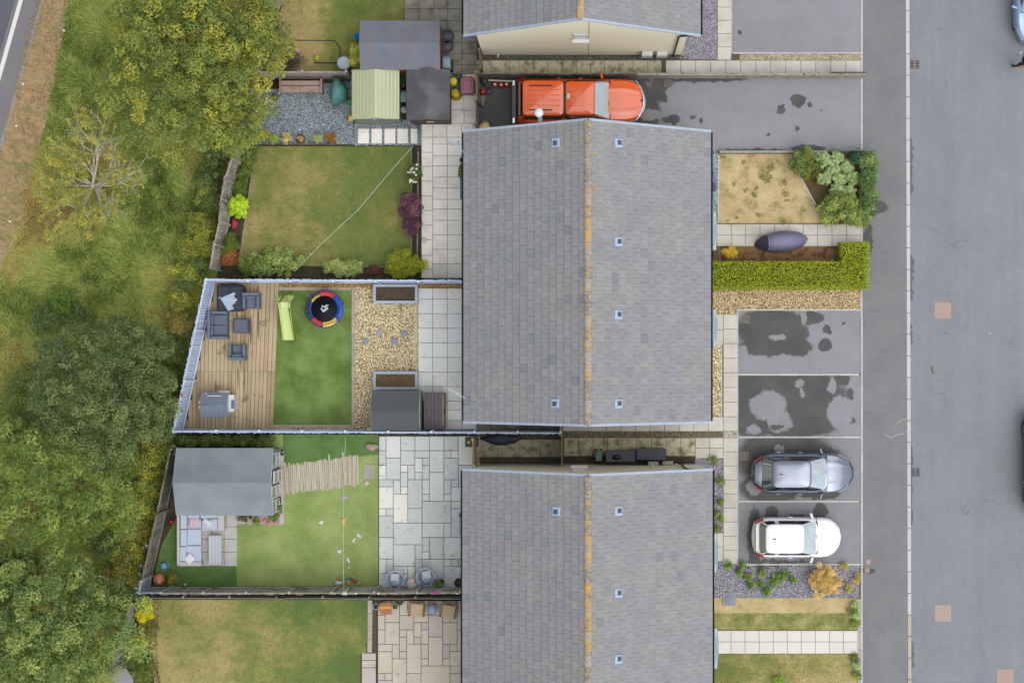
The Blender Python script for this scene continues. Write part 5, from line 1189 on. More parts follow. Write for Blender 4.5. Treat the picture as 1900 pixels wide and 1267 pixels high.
for i in range(6):
    a = math.radians(18 + i * 60); b = (.78 * math.cos(a), .78 * math.sin(a)); mb = MB(); mb.tube([(b[0], b[1], .0), (b[0], b[1], .44)], .02, 6); put(mb, 'leg', mat('frame_blue', (0, 0, 0, 1)), t, local=True)
    mb = MB(); mb.tube([(b[0], b[1], .44), (b[0] * 1.02, b[1] * 1.02, 1.15)], .026, 6); put(mb, 'pole', pl, t, local=True)
mb = MB(); pp = [(.8 * math.cos(math.radians(18 + i * 60)), .8 * math.sin(math.radians(18 + i * 60)), 1.13) for i in range(7)]; mb.tube(pp, .012, 5, cap=False); put(mb, 'top_rope', mat('net_black', C(50, 48, 60), .7), t, local=True)
def netm():
    n = N('safety_net'); tr = n.node('ShaderNodeBsdfTransparent'); mx = n.node('ShaderNodeMixShader'); mx.inputs[0].default_value = .3
    n.out(C(52, 52, 64), .8); n.link(tr.outputs[0], mx.inputs[1]); n.link(n.b.outputs[0], mx.inputs[2]); n.link(mx.outputs[0], n.t.nodes['Material Output'].inputs['Surface']); return n.m
nm = netm()
for i in range(6):
    a, b = pp[i], pp[i + 1]; mb = MB(); mb.add([(a[0] * .97, a[1] * .97, .5), (b[0] * .97, b[1] * .97, .5), b, a], [(0, 1, 2, 3)]); put(mb, 'net', nm, t, local=True)
lg = mat('printed_white', C(206, 210, 214), .6)
def flat(root, polys, z, m, nm_, s=1.0, ox=0, oy=0, rz=0.0):
    mb = MB(); ca, sa = math.cos(rz), math.sin(rz)
    for p in polys:
        pts = [(ox + s * (x * ca - y * sa), oy + s * (x * sa + y * ca)) for x, y in p]; ar = sum(pts[i][0] * pts[(i + 1) % len(pts)][1] - pts[(i + 1) % len(pts)][0] * pts[i][1] for i in range(len(pts)))
        if ar < 0: pts = pts[::-1]
        mb.add([(x, y, z) for x, y in pts], [tuple(range(len(pts)))])
    return put(mb, nm_, m, root, local=True)
flat(t, [[(-1, -.1), (-.8, .12), (-.62, -.05), (-.25, -.38), (.35, .05), (.15, .25), (.4, .5), (.9, .1), (1.0, -.05), (-.2, -1.0), (-.45, -.8)], [(-.55, .9), (-.35, .55), (.1, .6), (.35, 1.0), (.55, .8), (.3, .35), (-.3, .3), (-.62, .1), (-.72, .3)], [(.5, .7), (.85, .95), (1.05, .75), (.72, .45)], [(-.1, .15), (.05, -.12), (.2, .0), (.08, .2)]], .4445, lg, 'logo_print', .17, 0.0, 0.02)
# raised planters
for (y0, y1, lab, sc_) in ((527, 563, 'upper blue grey raised planter with bare soil, against the top fence', C(92, 78, 62)), (689, 723, 'lower blue grey raised planter with dry soil, against the small shed', C(124, 102, 74))):
    a, c = P(692, y0, .4), P(775, y1, .4); t = thing('raised_planter', lab, 'planter', ((a.x + c.x) / 2, (a.y + c.y) / 2, 0), group='blue grey raised planters'); w = .12
    pm_ = mat('planter_paint', C(182, 194, 210), .65, pv=.03, n1=(3, .04))
    for (x0, yy0, x1, yy1) in ((a.x, a.y - w, c.x, a.y), (a.x, c.y, c.x, c.y + w), (a.x, c.y + w, a.x + w, a.y - w), (c.x - w, c.y + w, c.x, a.y - w)):
        mb = MB(); mb.box(x0 + .001, yy0 + .001, .0, x1 - .001, yy1 - .001, .4, b=.008); put(mb, 'side_board', pm_, t)
    mb = MB(); mb.grid(lambda u, v: (a.x + w + (c.x - a.x - 2 * w) * u, c.y + w + (a.y - c.y - 2 * w) * v, .27 + .03 * math.sin(u * 17 + v * 5) * math.cos(v * 11)), 24, 10); put(mb, 'soil', mat('planter_soil_%d' % y0, sc_, .95, n1=(9, .25), n2=(40, .35), bump=(30, .02)), t)
for (px, py, lab) in ((678, 633, 'grey stepping stone disc nearest the artificial lawn'), (704, 617, 'paler grey stepping disc above the middle of the golden gravel'), (731, 633, 'grey stepping disc lower right of the paler one'), (751, 618, 'grey stepping disc nearest the pale paving')):
    q = P(px, py); mb = MB(); mb.lathe([(.15, -.02), (.152, .04), (.145, .05), (1e-7, .052)], 22, (q.x, q.y, 0)); put(mb, 'stepping_disc', mat('disc_grey' if px != 704 else 'disc_pale', C(150, 158, 174) if px != 704 else C(170, 176, 184), .8, n1=(9, .08)), label=lab, category='stepping stone', group='round stepping discs in the golden gravel')

# ------------------------------------------------------------------ sofa corner, plank path, toys
sf = mat('pale_blue_cushion', C(186, 198, 216, 1.5), .85, pv=.025, n1=(3, .04), n2=(50, .04)); wf = mat('white_rattan', C(208, 206, 206), .7, n1=(30, .06))
q = P(372, 1000, 0); t = thing('corner_sofa', 'pale blue L shaped corner sofa beside the summerhouse', 'sofa', (q.x, q.y, 0))
def cb(px0, py0, px1, py1, z0, z1, nm_, m, b=.03): mb = bx(px0, py0, px1, py1, z0, z1, b=b); put(mb, nm_, m, t)
cb(330, 952, 373, 1050, .04, .3, 'base', wf, .01); cb(373, 952, 416, 984, .04, .3, 'base', wf, .01)
cb(328, 952, 333, 1048, .04, .62, 'backrest', wf, .01); cb(333, 950, 410, 954, .04, .62, 'backrest', wf, .01); cb(404, 954, 416, 982, .04, .5, 'arm', wf, .01); cb(332, 1042, 373, 1050, .04, .5, 'arm', wf, .01)
for r4 in ((347, 962, 373, 980), (347, 981, 373, 1011), (344, 1012, 373, 1042), (374, 962, 404, 982)): cb(*r4, .3, .44, 'seat_cushion', sf)
for r4 in ((334, 955, 346, 981), (334, 982, 346, 1013), (347, 953, 370, 961), (371, 953, 403, 961)): cb(*r4, .42, .68, 'back_cushion', sf)
cb(333, 1014, 345, 1041, .42, .6, 'back_cushion', sf)
def cushion(label, px, py, w, d, rz, m, z=.47, name='cushion', h=.12):
    q = P(px, py, z + .06); mb = MB()
    def fn(u, v):
        x, y = u * 2 - 1, v * 2 - 1; e = (1 - x ** 4) * (1 - y ** 4); k = 1 - .07 * (x * x * (1 - abs(y)) + y * y * (1 - abs(x)))
        return (x * w / 2 * k, y * d / 2 * k, h / 2 * (max(0, e) ** .5))
    mb.grid(fn, 12, 12); mb.grid(lambda u, v: (lambda p: (p[0], p[1], -p[2]))(fn(1 - u, v)), 12, 12)
    o = put(mb, name, m, None, local=True, label=label, category='cushion'); o.location = (q.x, q.y, z + h / 2); o.rotation_euler = (0.06, -.05, rz); return o
def stripe_mat(name, c1, c2, sc_, ang=0.0):
    n = N(name); tc = n.node('ShaderNodeTexCoord'); w = n.node('ShaderNodeTexWave'); w.inputs['Scale'].default_value = sc_; n.link(tc.outputs['Object'], w.inputs['Vector']); w.bands_direction = 'X'
    return n.out(n.mix(n.maprange(w.outputs['Fac'], .45, .55), c1, c2), .85)
cushion('pink and white striped cushion in the corner of the pale sofa', 359, 969, .43, .42, -.1, stripe_mat('pink_stripe', C(236, 232, 238), C(216, 136, 168), 5.2)); cushion('white cushion with faint blue print on the short side of the sofa', 384, 968, .42, .26, -.55, mat('printed_cushion', C(232, 234, 238), .85, c2=C(170, 190, 226), c2r=(9, .6, .68)))
cushion('plain white square cushion at the lower end of the corner sofa', 351, 1037, .4, .38, .75, mat('white_cushion', C(246, 246, 246), .85))
a, c = P(387, 993, .38), P(411, 1047, .38); t = thing('coffee_table', 'long pale blue slatted coffee table in front of the corner sofa', 'table', ((a.x + c.x) / 2, (a.y + c.y) / 2, 0)); cm_ = mat('pale_blue_table', C(200, 208, 218), .5, pv=.03)
for i in range(4): w = (c.x - a.x) / 4; piece('slat', cm_, t, (a.x + w * (i + .5), (a.y + c.y) / 2, .35), (w - .006, a.y - c.y, .03), kind='slab')
mb = MB(); mb.box(a.x + .02, c.y + .02, .28, c.x - .02, a.y - .02, .345); put(mb, 'frame', wf, t)
for x in (a.x + .04, c.x - .09):
    for y in (c.y + .04, a.y - .09): mb = MB(); mb.box(x, y, .03, x + .05, y + .05, .28); put(mb, 'leg', wf, t)
# plank path: reclaimed planks laid side by side
t = thing('plank_path', 'path of bleached planks curving across the pale green lawn', 'path', tuple(P(595, 880)))
pm_ = mat('bleached_plank', C(206, 196, 180), .85, pv=.09, n1=(2, .08), n2=(16, .08), c2=C(186, 168, 142), c2r=(.5, .75, .95), c2piece=True)
n_ = 38
for i in range(n_):
    s = (i + .5) / n_; px = 525 + 141 * s; top = 865 - 22 * s + random.uniform(-3, 3); bot = 920 - 17 * s * s - 4 * s + random.uniform(-4, 3) - (12 if s > .9 else 0) * 0; bot = 918 - 18 * s + random.uniform(-4, 3)
    if random.random() < .08: top -= 6
    q = P(px, (top + bot) / 2); piece('plank', pm_, t, (q.x, q.y, -.01), (141 / n_ / S - .012, (bot - top) / S, .045 + random.uniform(-.006, .006)), (random.uniform(-.01, .01), random.uniform(-.03, .03), .05 + random.uniform(-.03, .03)), 'slab')
# tethered line with pegs and toys
def line(label, pts, r, m, clips=None, cm=None):
    mb = MB(); mb.tube([P(*p) for p in pts], r, 5); o = put(mb, 'washing_line', m, label=label, category='washing line')
    for (px, py, z, c) in clips or []:
        q = P(px, py, z); mb = MB(); mb.box(q.x - .012, q.y - .03, z - .06, q.x + .012, q.y + .03, z + .03); put(mb, 'peg', mat('peg_%d_%d_%d' % c, C(*c), .5), o)
    return o
rope = mat('pale_rope', C(210, 216, 196), .7)
line('pale washing line running down across the pale green lawn', [(641, 812, 1.9), (639, 860, 1.8), (637.5, 930, 1.72), (637, 1000, 1.72), (637, 1060, 1.8), (638, 1096, 1.9)], .011, rope, [(639, 850, 1.75, (70, 190, 180)), (638, 934, 1.7, (90, 200, 190)), (638, 943, 1.7, (90, 200, 190)), (637, 1005, 1.7, (120, 190, 220))])
line('long washing line strung diagonally over the upper lawn', [(768, 269, 2.0), (730, 312, 1.85), (665, 389, 1.7), (600, 449, 1.75), (548, 502, 1.9)], .014, mat('grey_rope', C(190, 200, 186), .6), [(738, 303, 1.82, (214, 200, 60)), (664, 390, 1.66, (210, 216, 230)), (637, 415, 1.68, (214, 200, 60)), (602, 448, 1.72, (214, 200, 60)), (576, 472, 1.8, (214, 200, 60))])
line('thin pale line from the lawn pole to the house eaves', [(768, 269, 2.0), (800, 256, 1.95), (834, 246, 2.0), (872, 234, 2.3)], .008, mat('cream_cord', C(220, 214, 200), .6))
q = P(768, 271, 0); mb = MB(); a = P(766, 275, .0); b = P(768, 269, 2.02); mb.tube([(b.x, b.y, 0), (b.x, b.y, 2.02)], .03, 8); put(mb, 'line_post', mat('dark_post', C(44, 46, 58), .6), label='dark post at the corner of the upper lawn holding the washing lines', category='post')
mb = MB(); b = P(638, 1100, 2.5); mb.tube([(b.x, b.y, 0), (b.x, b.y, 2.5)], .045, 8); mb.box(b.x - .06, b.y - .06, 2.5, b.x + .14, b.y + .05, 2.57, b=.01); put(mb, 'line_post', mat('pale_post', C(206, 208, 190), .7), label='pale post on the long weathered fence holding the washing line', category='post')
lump('lilac peg bag hanging on the washing line', 637.5, 922, .13, (192, 176, 224), 'peg_bag', 'peg bag', z=1.5, sx=1.1, sy=.6); lump('yellow and white soft toy hanging on the washing line', 637, 967, .12, (226, 184, 96), 'soft_toy', 'toy', z=1.5, sy=1.5, sx=.8)
hm = mat('white_foam', C(232, 236, 248), .7)
def heart(label, px, py, rz, s=.09, kind=0):
    q = P(px, py, .03); mb = MB(); pts = []
    if kind == 0:
        for i in range(20):
            a = 2 * math.pi * i / 20; pts.append((16 * math.sin(a) ** 3 / 16, (13 * math.cos(a) - 5 * math.cos(2 * a) - 2 * math.cos(3 * a) - math.cos(4 * a)) / 16))
    else: pts = [(-1, .2), (-.6, .65), (0, .3), (.5, .5), (1, .1), (.7, -.5), (.2, -.2), (-.5, -.4)]
    ca, sa = math.cos(rz), math.sin(rz); mb.prism([(q.x + s * (x * ca - y * sa), q.y + s * (x * sa + y * ca)) for x, y in pts], .012, .05); put(mb, 'foam_heart' if kind == 0 else 'foam_wing', hm, label=label, category='toy')
heart('white heart lying alone left of the washing line on the pale lawn', 596, 969, .6); heart('white wing shape right of the line, higher and nearer the patio', 666, 994, -.6, .11, 1); heart('white wing shape just left of its twin, right of the line', 657, 1002, 1.2, .1, 1); heart('white heart just left of the line, lower on the pale lawn', 630, 1023, .3); heart('white curved foam shape below the heart, right of the line', 646, 1039, -1.0, .11, 1)
lump('small pale green ball right of the line near the toy heap', 647, 1053, .05, (216, 232, 200), 'ball', 'ball'); lump('tiny orange toy above the toy heap on the lawn', 662, 1061, .05, (240, 160, 60), 'toy', 'toy', sx=1.5)
k_ = 0
for (px, py, r, c, lab) in ((628, 1081, .14, (206, 214, 234), 'white cloud shaped toy at the left of the toy heap'), (629, 1073, .08, (222, 130, 70), 'orange toy on top left of the toy heap'), (641, 1072, .1, (60, 190, 160), 'mint green toy in the toy heap'), (651, 1074, .08, (50, 100, 190), 'blue toy in the toy heap'), (658, 1077, .09, (210, 70, 50), 'red toy at the right of the toy heap'), (647, 1080, .09, (220, 200, 70), 'yellow ring toy in the middle of the toy heap'), (640, 1079, .06, (226, 170, 180), 'pink toy in the middle of the toy heap'), (665, 1083, .1, (176, 160, 122), 'tan ball at the right end of the toy heap'), (649, 1085, .08, (232, 150, 60), 'orange block at the bottom of the toy heap')):
    lump(lab, px, py, r, c, 'toy', 'toy', sx=random.uniform(.8, 1.3), sy=random.uniform(.7, 1.1), sz=.7)
# things around the summerhouse and the corner
q = P(318, 967, .1); mb = MB(); mb.ball(tuple(q), .09, 14, 10); put(mb, 'ball', mat('toy_red', C(216, 30, 34), .4), label='small bright red ball between the dark fence and the corner sofa', category='ball')
t = thing('chiminea_pot', 'large orange round garden planter in the bottom left corner', 'planter', tuple(P(293, 1075))); q = P(293, 1075, .45); mb = MB(); mb.ball((q.x, q.y, .26), .25, 20, 12, 1, 1, 1.0); put(mb, 'body', mat('orange_globe', C(226, 142, 96), .5, n1=(5, .05)), t); mb = MB(); mb.lathe([(.07, .5), (.08, .54), (1e-7, .54)], 14, (q.x + .05, q.y - .08, 0)); put(mb, 'lid', mat('globe_cap', C(214, 186, 168), .6), t)
bucket('clear blue plastic tub above the orange round planter', 303, 1050, .17, .3, (116, 168, 190))
pot('large rimmed pot with drooping plant beside the orange planter', 322, 1072, .22, .4, (120, 138, 136), (70, 76, 40)); q = P(343, 1084, .1); mb = MB(); mb.ball(tuple(q), .055, 10, 8); put(mb, 'garden_light', mat('milky_white', (0, 0, 0, 1)), label='tiny white ball light beside the rimmed pot at the fence', category='light')
for (px, py, r, c, f, lab) in ((523, 835, .07, (176, 176, 178), (40, 40, 44), 'upper of two tiny dark pots by the summerhouse corner'), (523, 842, .08, (180, 186, 190), (40, 44, 60), 'lower of two tiny pots by the summerhouse corner'), (456, 965, .09, (206, 206, 206), (66, 60, 46), 'small white rimmed pot nearest the sofa pad'), (464, 959, .1, (196, 206, 140), (56, 66, 40), 'green rimmed pot against the summerhouse wall'), (505, 961, .12, (66, 62, 54), (52, 56, 40), 'dark round pot at the summerhouse front corner'), (516, 956, .07, (190, 214, 206), (50, 50, 48), 'small pale blue pot at the pad corner'), (518, 930, .08, (40, 42, 46), (60, 66, 50), 'black pot against the summerhouse windows, lower one'), (518, 924, .07, (52, 54, 60), (44, 50, 44), 'black pot against the summerhouse windows, upper one')):
    pot(lab, px, py, r, .2, c, f)
for (px, py, lab) in ((492, 965, 'pink flowers in front of the summerhouse, left clump'), (497, 970, 'bright pink flowers at the pad edge, middle clump'), (512, 968, 'pink bloom cluster at the right end of the pad')): lump(lab, px, py, .08, (228, 120, 160), 'pink_flowers', 'flowers', z=.05)
# patio chairs with cushions
blw = mat('pale_blue_weave', C(170, 188, 212, 1.2), .6, n1=(40, .1)); bls = mat('woven_seat', C(158, 172, 192, .9), .8, n1=(50, .14))
def tubchair(label, px, py, rz, cm_):
    q = P(px, py, .5); t = thing('garden_chair', label, 'chair', (q.x, q.y, .02), rz, 'pale blue woven chairs on the stone patio')
    mb = MB(); mb.lathe([(.24, .36), (.3, .38), (1e-7, .385)], 24, (0, 0, 0), True, 1, 1.1); put(mb, 'seat', bls, t, local=True)
    def fn(u, v):
        a = math.radians(-20 + 220 * u); r = .27 + .12 * v + .0; return (r * math.cos(a), r * 1.12 * math.sin(a), .36 + .38 * v * (.55 + .45 * max(0, math.sin(a))))
    mb = MB(); mb.grid(fn, 24, 4); put(mb, 'backrest', bls, t, local=True)
    mb = MB(); mb.tube([fn(i / 24, 1.0) for i in range(25)], .024, 6); put(mb, 'rim', blw, t, local=True)
    mb = MB(); mb.tube([(.3 * math.cos(a), .34 * math.sin(a), .37) for a in [math.radians(160 + 220 * i / 12) for i in range(13)]], .02, 6); put(mb, 'front_rim', blw, t, local=True)
    for s in (-1, 1):
        for d in (-.2, .2): mb = MB(); mb.tube([(s * .2, d, .36), (s * .27, d * 1.2, 0)], .015, 6); put(mb, 'leg', blw, t, local=True)
    c = P(px, py, .55); o = cushion(cm_, px + 4 * math.sin(rz) , py - 6, .4, .36, rz + .1 * (1 if px < 760 else -1), mat('crisp_white_cushion', C(240, 242, 246), .85), z=.45)
tubchair('left pale blue woven chair on the stone patio by the fence', 733, 1077, math.pi - .15 - math.pi, 'white cushion on the left blue patio chair'); tubchair('right pale blue woven chair on the stone patio by the fence', 790, 1072, .3, 'white cushion on the right blue patio chair')
q = P(764, 1082, .45); t = thing('side_table', 'small round white table between the two pale blue chairs', 'table', (q.x, q.y, .02)); mb = MB(); mb.lathe([(.2, .42), (.215, .44), (.2, .455), (1e-7, .455)], 26); put(mb, 'tabletop', mat('cream_top', C(226, 218, 210), .5), t, local=True); mb = MB(); mb.lathe([(.15, 0), (.03, .05), (.03, .42)], 14); put(mb, 'base', mat('cream_top', (0, 0, 0, 1)), t, local=True)
lump('orange toy on the edge of the small white table', 771, 1078, .06, (240, 100, 40), 'toy', 'toy', z=.46, sy=1.4)
pot('terracotta pot with trailing plant at the fence, right of the blue chairs', 818, 1079, .12, .3, (150, 124, 92), (70, 80, 50)); pot('black planter of mixed flowers by the lower house corner', 851, 1081, .18, .35, (40, 42, 50), (90, 80, 70)); lump('pink flower on the fence top beside the trailing pot', 808, 1098, .07, (222, 40, 130), 'pink_flower', 'flower', z=2.3)
for px, lab in ((660, 'small white cup planter hooked on the fence right of the pale post'), (702, 'small white cup planter hooked on the fence left of the blue chairs'), (848, 'small white cup planter hooked on the fence nearest the house')): q = P(px, 1100, 2.35); t = thing('hanging_pot', lab, 'hanging pot', (q.x, q.y, 2.25), group='white cup planters hooked on the weathered fence'); mb = MB(); mb.lathe([(.04, 0), (.055, .1), (.045, .1)], 12); put(mb, 'cup', mat('milky_white', (0, 0, 0, 1)), t, local=True); mb = MB(); mb.ball((0, .06, .12), .06, 8, 6); put(mb, 'foliage', mat('small_green', C(116, 130, 60), .8, n1=(30, .3)), t, local=True)
lump('tan and grey bundle at the corner of the patio and the pale lawn', 690, 829, .2, (180, 160, 140), 'bundle', 'bundle', sx=1.4, sy=.8); 
t = thing('storage_tub', 'dark teal tub of toys at the top right of the stone patio', 'tub', tuple(P(874, 820))); mb = bx(863, 812, 887, 829, 0, .35, b=.02); put(mb, 'body', mat('teal_tub', C(34, 74, 84), .5), t); mb = MB(); q = P(870, 820, .4); mb.ball((q.x, q.y, .36), .08, 8, 6); put(mb, 'toy', mat('plastic_234_212_62', C(234, 212, 62), .45), t)
mb = bx(852, 961, 862, 990, 0, .6, b=.02); put(mb, 'wall_box', mat('blue_wall_box', C(156, 172, 196), .5), label='pale blue box against the house wall at the edge of the stone patio', category='box'); lump('grey green hose reel above the pale blue wall box', 858, 956, .14, (96, 118, 116), 'hose_reel', 'hose reel', sz=1)
q = P(852, 1061, .02)
# heap in the dark passage
lump('tangled dark blue sheeting in the shaded passage by the tan gate', 925, 815, .45, (58, 62, 84), 'sheeting', 'sheeting', sx=1.3, sy=.55, sz=.5); lump('second dark bundle further along the shaded passage', 950, 814, .3, (70, 66, 70), 'bundle', 'bundle', sx=1.3, sy=.6); lump('green hose end hanging in the shaded passage', 911, 830, .06, (60, 190, 170), 'hose_end', 'hose', sy=2, sx=.5)
# lowest garden furniture
wk = mat('tan_wicker', C(150, 128, 98), .8, n1=(50, .16)); be = mat('beige_cushion', C(206, 184, 154), .85, n1=(4, .04), n2=(60, .04))
def wicker(label, px, py, rz):
    q = P(px, py, .5); t = thing('garden_chair', label, 'chair', (q.x, q.y, .02), rz, 'tan wicker armchairs below the low fence')
    mb = MB(); mb.box(-.27, -.27, .32, .27, .26, .42, b=.03); put(mb, 'seat_cushion', be, t, local=True)
    mb = MB(); mb.box(-.29, -.25, .1, .29, .28, .32, b=.01); put(mb, 'seat', wk, t, local=True)
    def fn(u, v):
        x = (-.38 + .76 * u); return (x, .3 + .1 * math.cos(x * 3.6) + .05 * v - .05, .35 + .45 * v)
    mb = MB(); mb.grid(fn, 16, 4); put(mb, 'backrest', wk, t, local=True)
    mb = MB(); mb.tube([fn(i / 16, 1) for i in range(17)], .026, 6); put(mb, 'top_rail', wk, t, local=True)
    for s in (-1, 1): mb = MB(); mb.tube([(s * .38, .28, .62), (s * .36, .0, .6), (s * .31, -.26, .58), (s * .31, -.28, .1)], .026, 6); put(mb, 'arm', wk, t, local=True)
    for s in (-1, 1):
        for d in (-.24, .26): mb = MB(); mb.tube([(s * .29, d, .1), (s * .29, d, 0)], .022, 6); put(mb, 'leg', wk, t, local=True)
wicker('left tan wicker armchair with beige seat below the low fence', 773, 1131, -.06); wicker('right tan wicker armchair nearest the lower house wall', 832, 1134, -.16)
q = P(802, 1130, .42); t = thing('side_table', 'small round blue table between the two tan wicker armchairs', 'table', (q.x, q.y, .02)); mb = MB(); mb.lathe([(.22, .4), (.225, .42), (.2, .42)], 26); put(mb, 'rim', wk, t, local=True); mb = MB(); mb.lathe([(.2, .39), (.2, .43), (1e-7, .43)], 26); put(mb, 'tabletop', mat('blue_top', C(150, 170, 200), .4), t, local=True); mb = MB(); mb.lathe([(.18, 0), (.12, .2), (.18, .39)], 16); put(mb, 'base', wk, t, local=True)
q = P(716, 1127, .35); t = thing('wooden_chair', 'small orange brown wooden slatted chair between two potted plants', 'chair', (q.x, q.y, .02)); oc = mat('orange_teak', C(182, 122, 68), .6, pv=.14, n1=(4, .1))
for i in range(5): piece('slat', oc, t, (q.x - .2 + i * .1, q.y - .14, .3), (.085, .3, .025))
for i in range(5): piece('back_slat', oc, t, (q.x - .2 + i * .1, q.y + .14, .38), (.085, .22, .025), (.5, 0, 0))
piece('crossbar', mat('pale_teak', C(226, 160, 86), .6), t, (q.x, q.y + .02, .33), (.48, .14, .03), kind='slab')
for sx in (-.2, .2):
    for sy in (-.26, .2): piece('leg', oc, t, (q.x + sx, q.y + sy, .02), (.05, .05, .28))
pot('white pot with dark soil left of the orange brown chair', 697, 1125, .13, .25, (196, 200, 192), (60, 62, 40)); pot('white pot with green plant right of the orange brown chair', 733, 1125, .13, .25, (206, 210, 206), (86, 100, 50))
pot('green planter against the low fence above the left white pot', 703, 1115, .17, .2, (98, 112, 70), (76, 88, 46)); pot('green planter against the low fence above the right white pot', 741, 1115, .17, .2, (98, 112, 70), (76, 88, 46))
mb = bx(692, 1126, 699, 1210, 0, .02); put(mb, 'soil_strip', mat('strip_soil', C(98, 84, 62), .95, n1=(10, .25)), kind='structure')
mb = MB(); mb.prism([xy(*p) for p in ((222, 1232), (236, 1240), (250, 1262), (240, 1275), (205, 1262))], .02, .06); put(mb, 'grey_board', mat('grey_sheet_board', C(158, 156, 160), .8, n1=(2, .06)), label='flat grey board lying by the fence end at the lower left', category='board')
# round white lid on the path, yellow handled tool and teal box
for (px, py, r, lab) in ((787, 446, .11, 'round white ball beside the upper patio below the purple shrub'), ): q = P(px, py, .12); mb = MB(); mb.ball(tuple(q), r, 16, 10); put(mb, 'garden_globe', mat('milky_white', (0, 0, 0, 1)), label=lab, category='ornament')
mb = bx(787, 484, 793, 498, 0, .3, b=.01); put(mb, 'spirit_level', mat('plastic_234_212_62', (0, 0, 0, 1)), label='yellow boxed tool standing at the corner of the upper patio', category='tool')
q = P(856, 338, .4); mb = MB(); mb.box(q.x - .04, q.y - .7, 0, q.x + .15, q.y + .75, .55, b=.02); put(mb, 'planter_box', mat('teal_planter', C(84, 132, 146), .6), label='long teal box against the middle house wall beside the upper patio', category='box')
t = thing('plant_pot', 'dark round pot against the middle house wall above the teal box', 'plant pot', tuple(P(857, 296))); q = P(857, 296, .5); mb = MB(); mb.ball((q.x, q.y, .3), .12, 14, 8, 1, 1, .6); put(mb, 'body', mat('navy_tub', (0, 0, 0, 1)), t)
lump('red umbrella like cover beside the lime green bush', 435, 415, .2, (160, 56, 66), 'red_cover', 'cover', sx=.75, sy=1.25, sz=.8)
mb = bx(790, 516, 850, 521, .3, .8); put(mb, 'bench_board', mat('teal_board', C(64, 110, 124), .6), label='teal board just behind the blue grey fence below the upper patio', category='board')
# ------------------------------------------------------------------ vehicles
carglass = mat('tinted_glass', C(40, 52, 56), .05, spec=1.0, coat=1.0); 
def glassm(name, c, spec=1.0):
    if name in _MC: return _MC[name]
    n = N(name); col = n.mix(n.maprange(n.noise(2.2, 4, .6), .42, .6), c, tuple(v * 1.35 for v in c[:3]) + (1,)); m = n.out(col, .08, 0, spec, 1.0); n.b.inputs['IOR'].default_value = 1.9; _MC[name] = m; return m
screenm = glassm('windscreen_glass', C(120, 140, 146)); rearglass = glassm('rear_glass', C(62, 78, 78)); sideglass = glassm('side_glass', C(22, 30, 34))  # windscreen colour is paled to hold some of the reflected sky
tyre = mat('tyre_rubber', C(28, 28, 30), .85); alloy = mat('alloy_wheel', C(130, 132, 136), .35, metal=.6); blk = mat('black_trim', C(30, 32, 38), .5); chrome = mat('chrome', C(226, 230, 234), .15, metal=.8)
lampw = mat('headlamp', C(206, 212, 216), .12, spec=.9); lampr = mat('tail_lamp', C(190, 30, 26), .2, spec=.8)
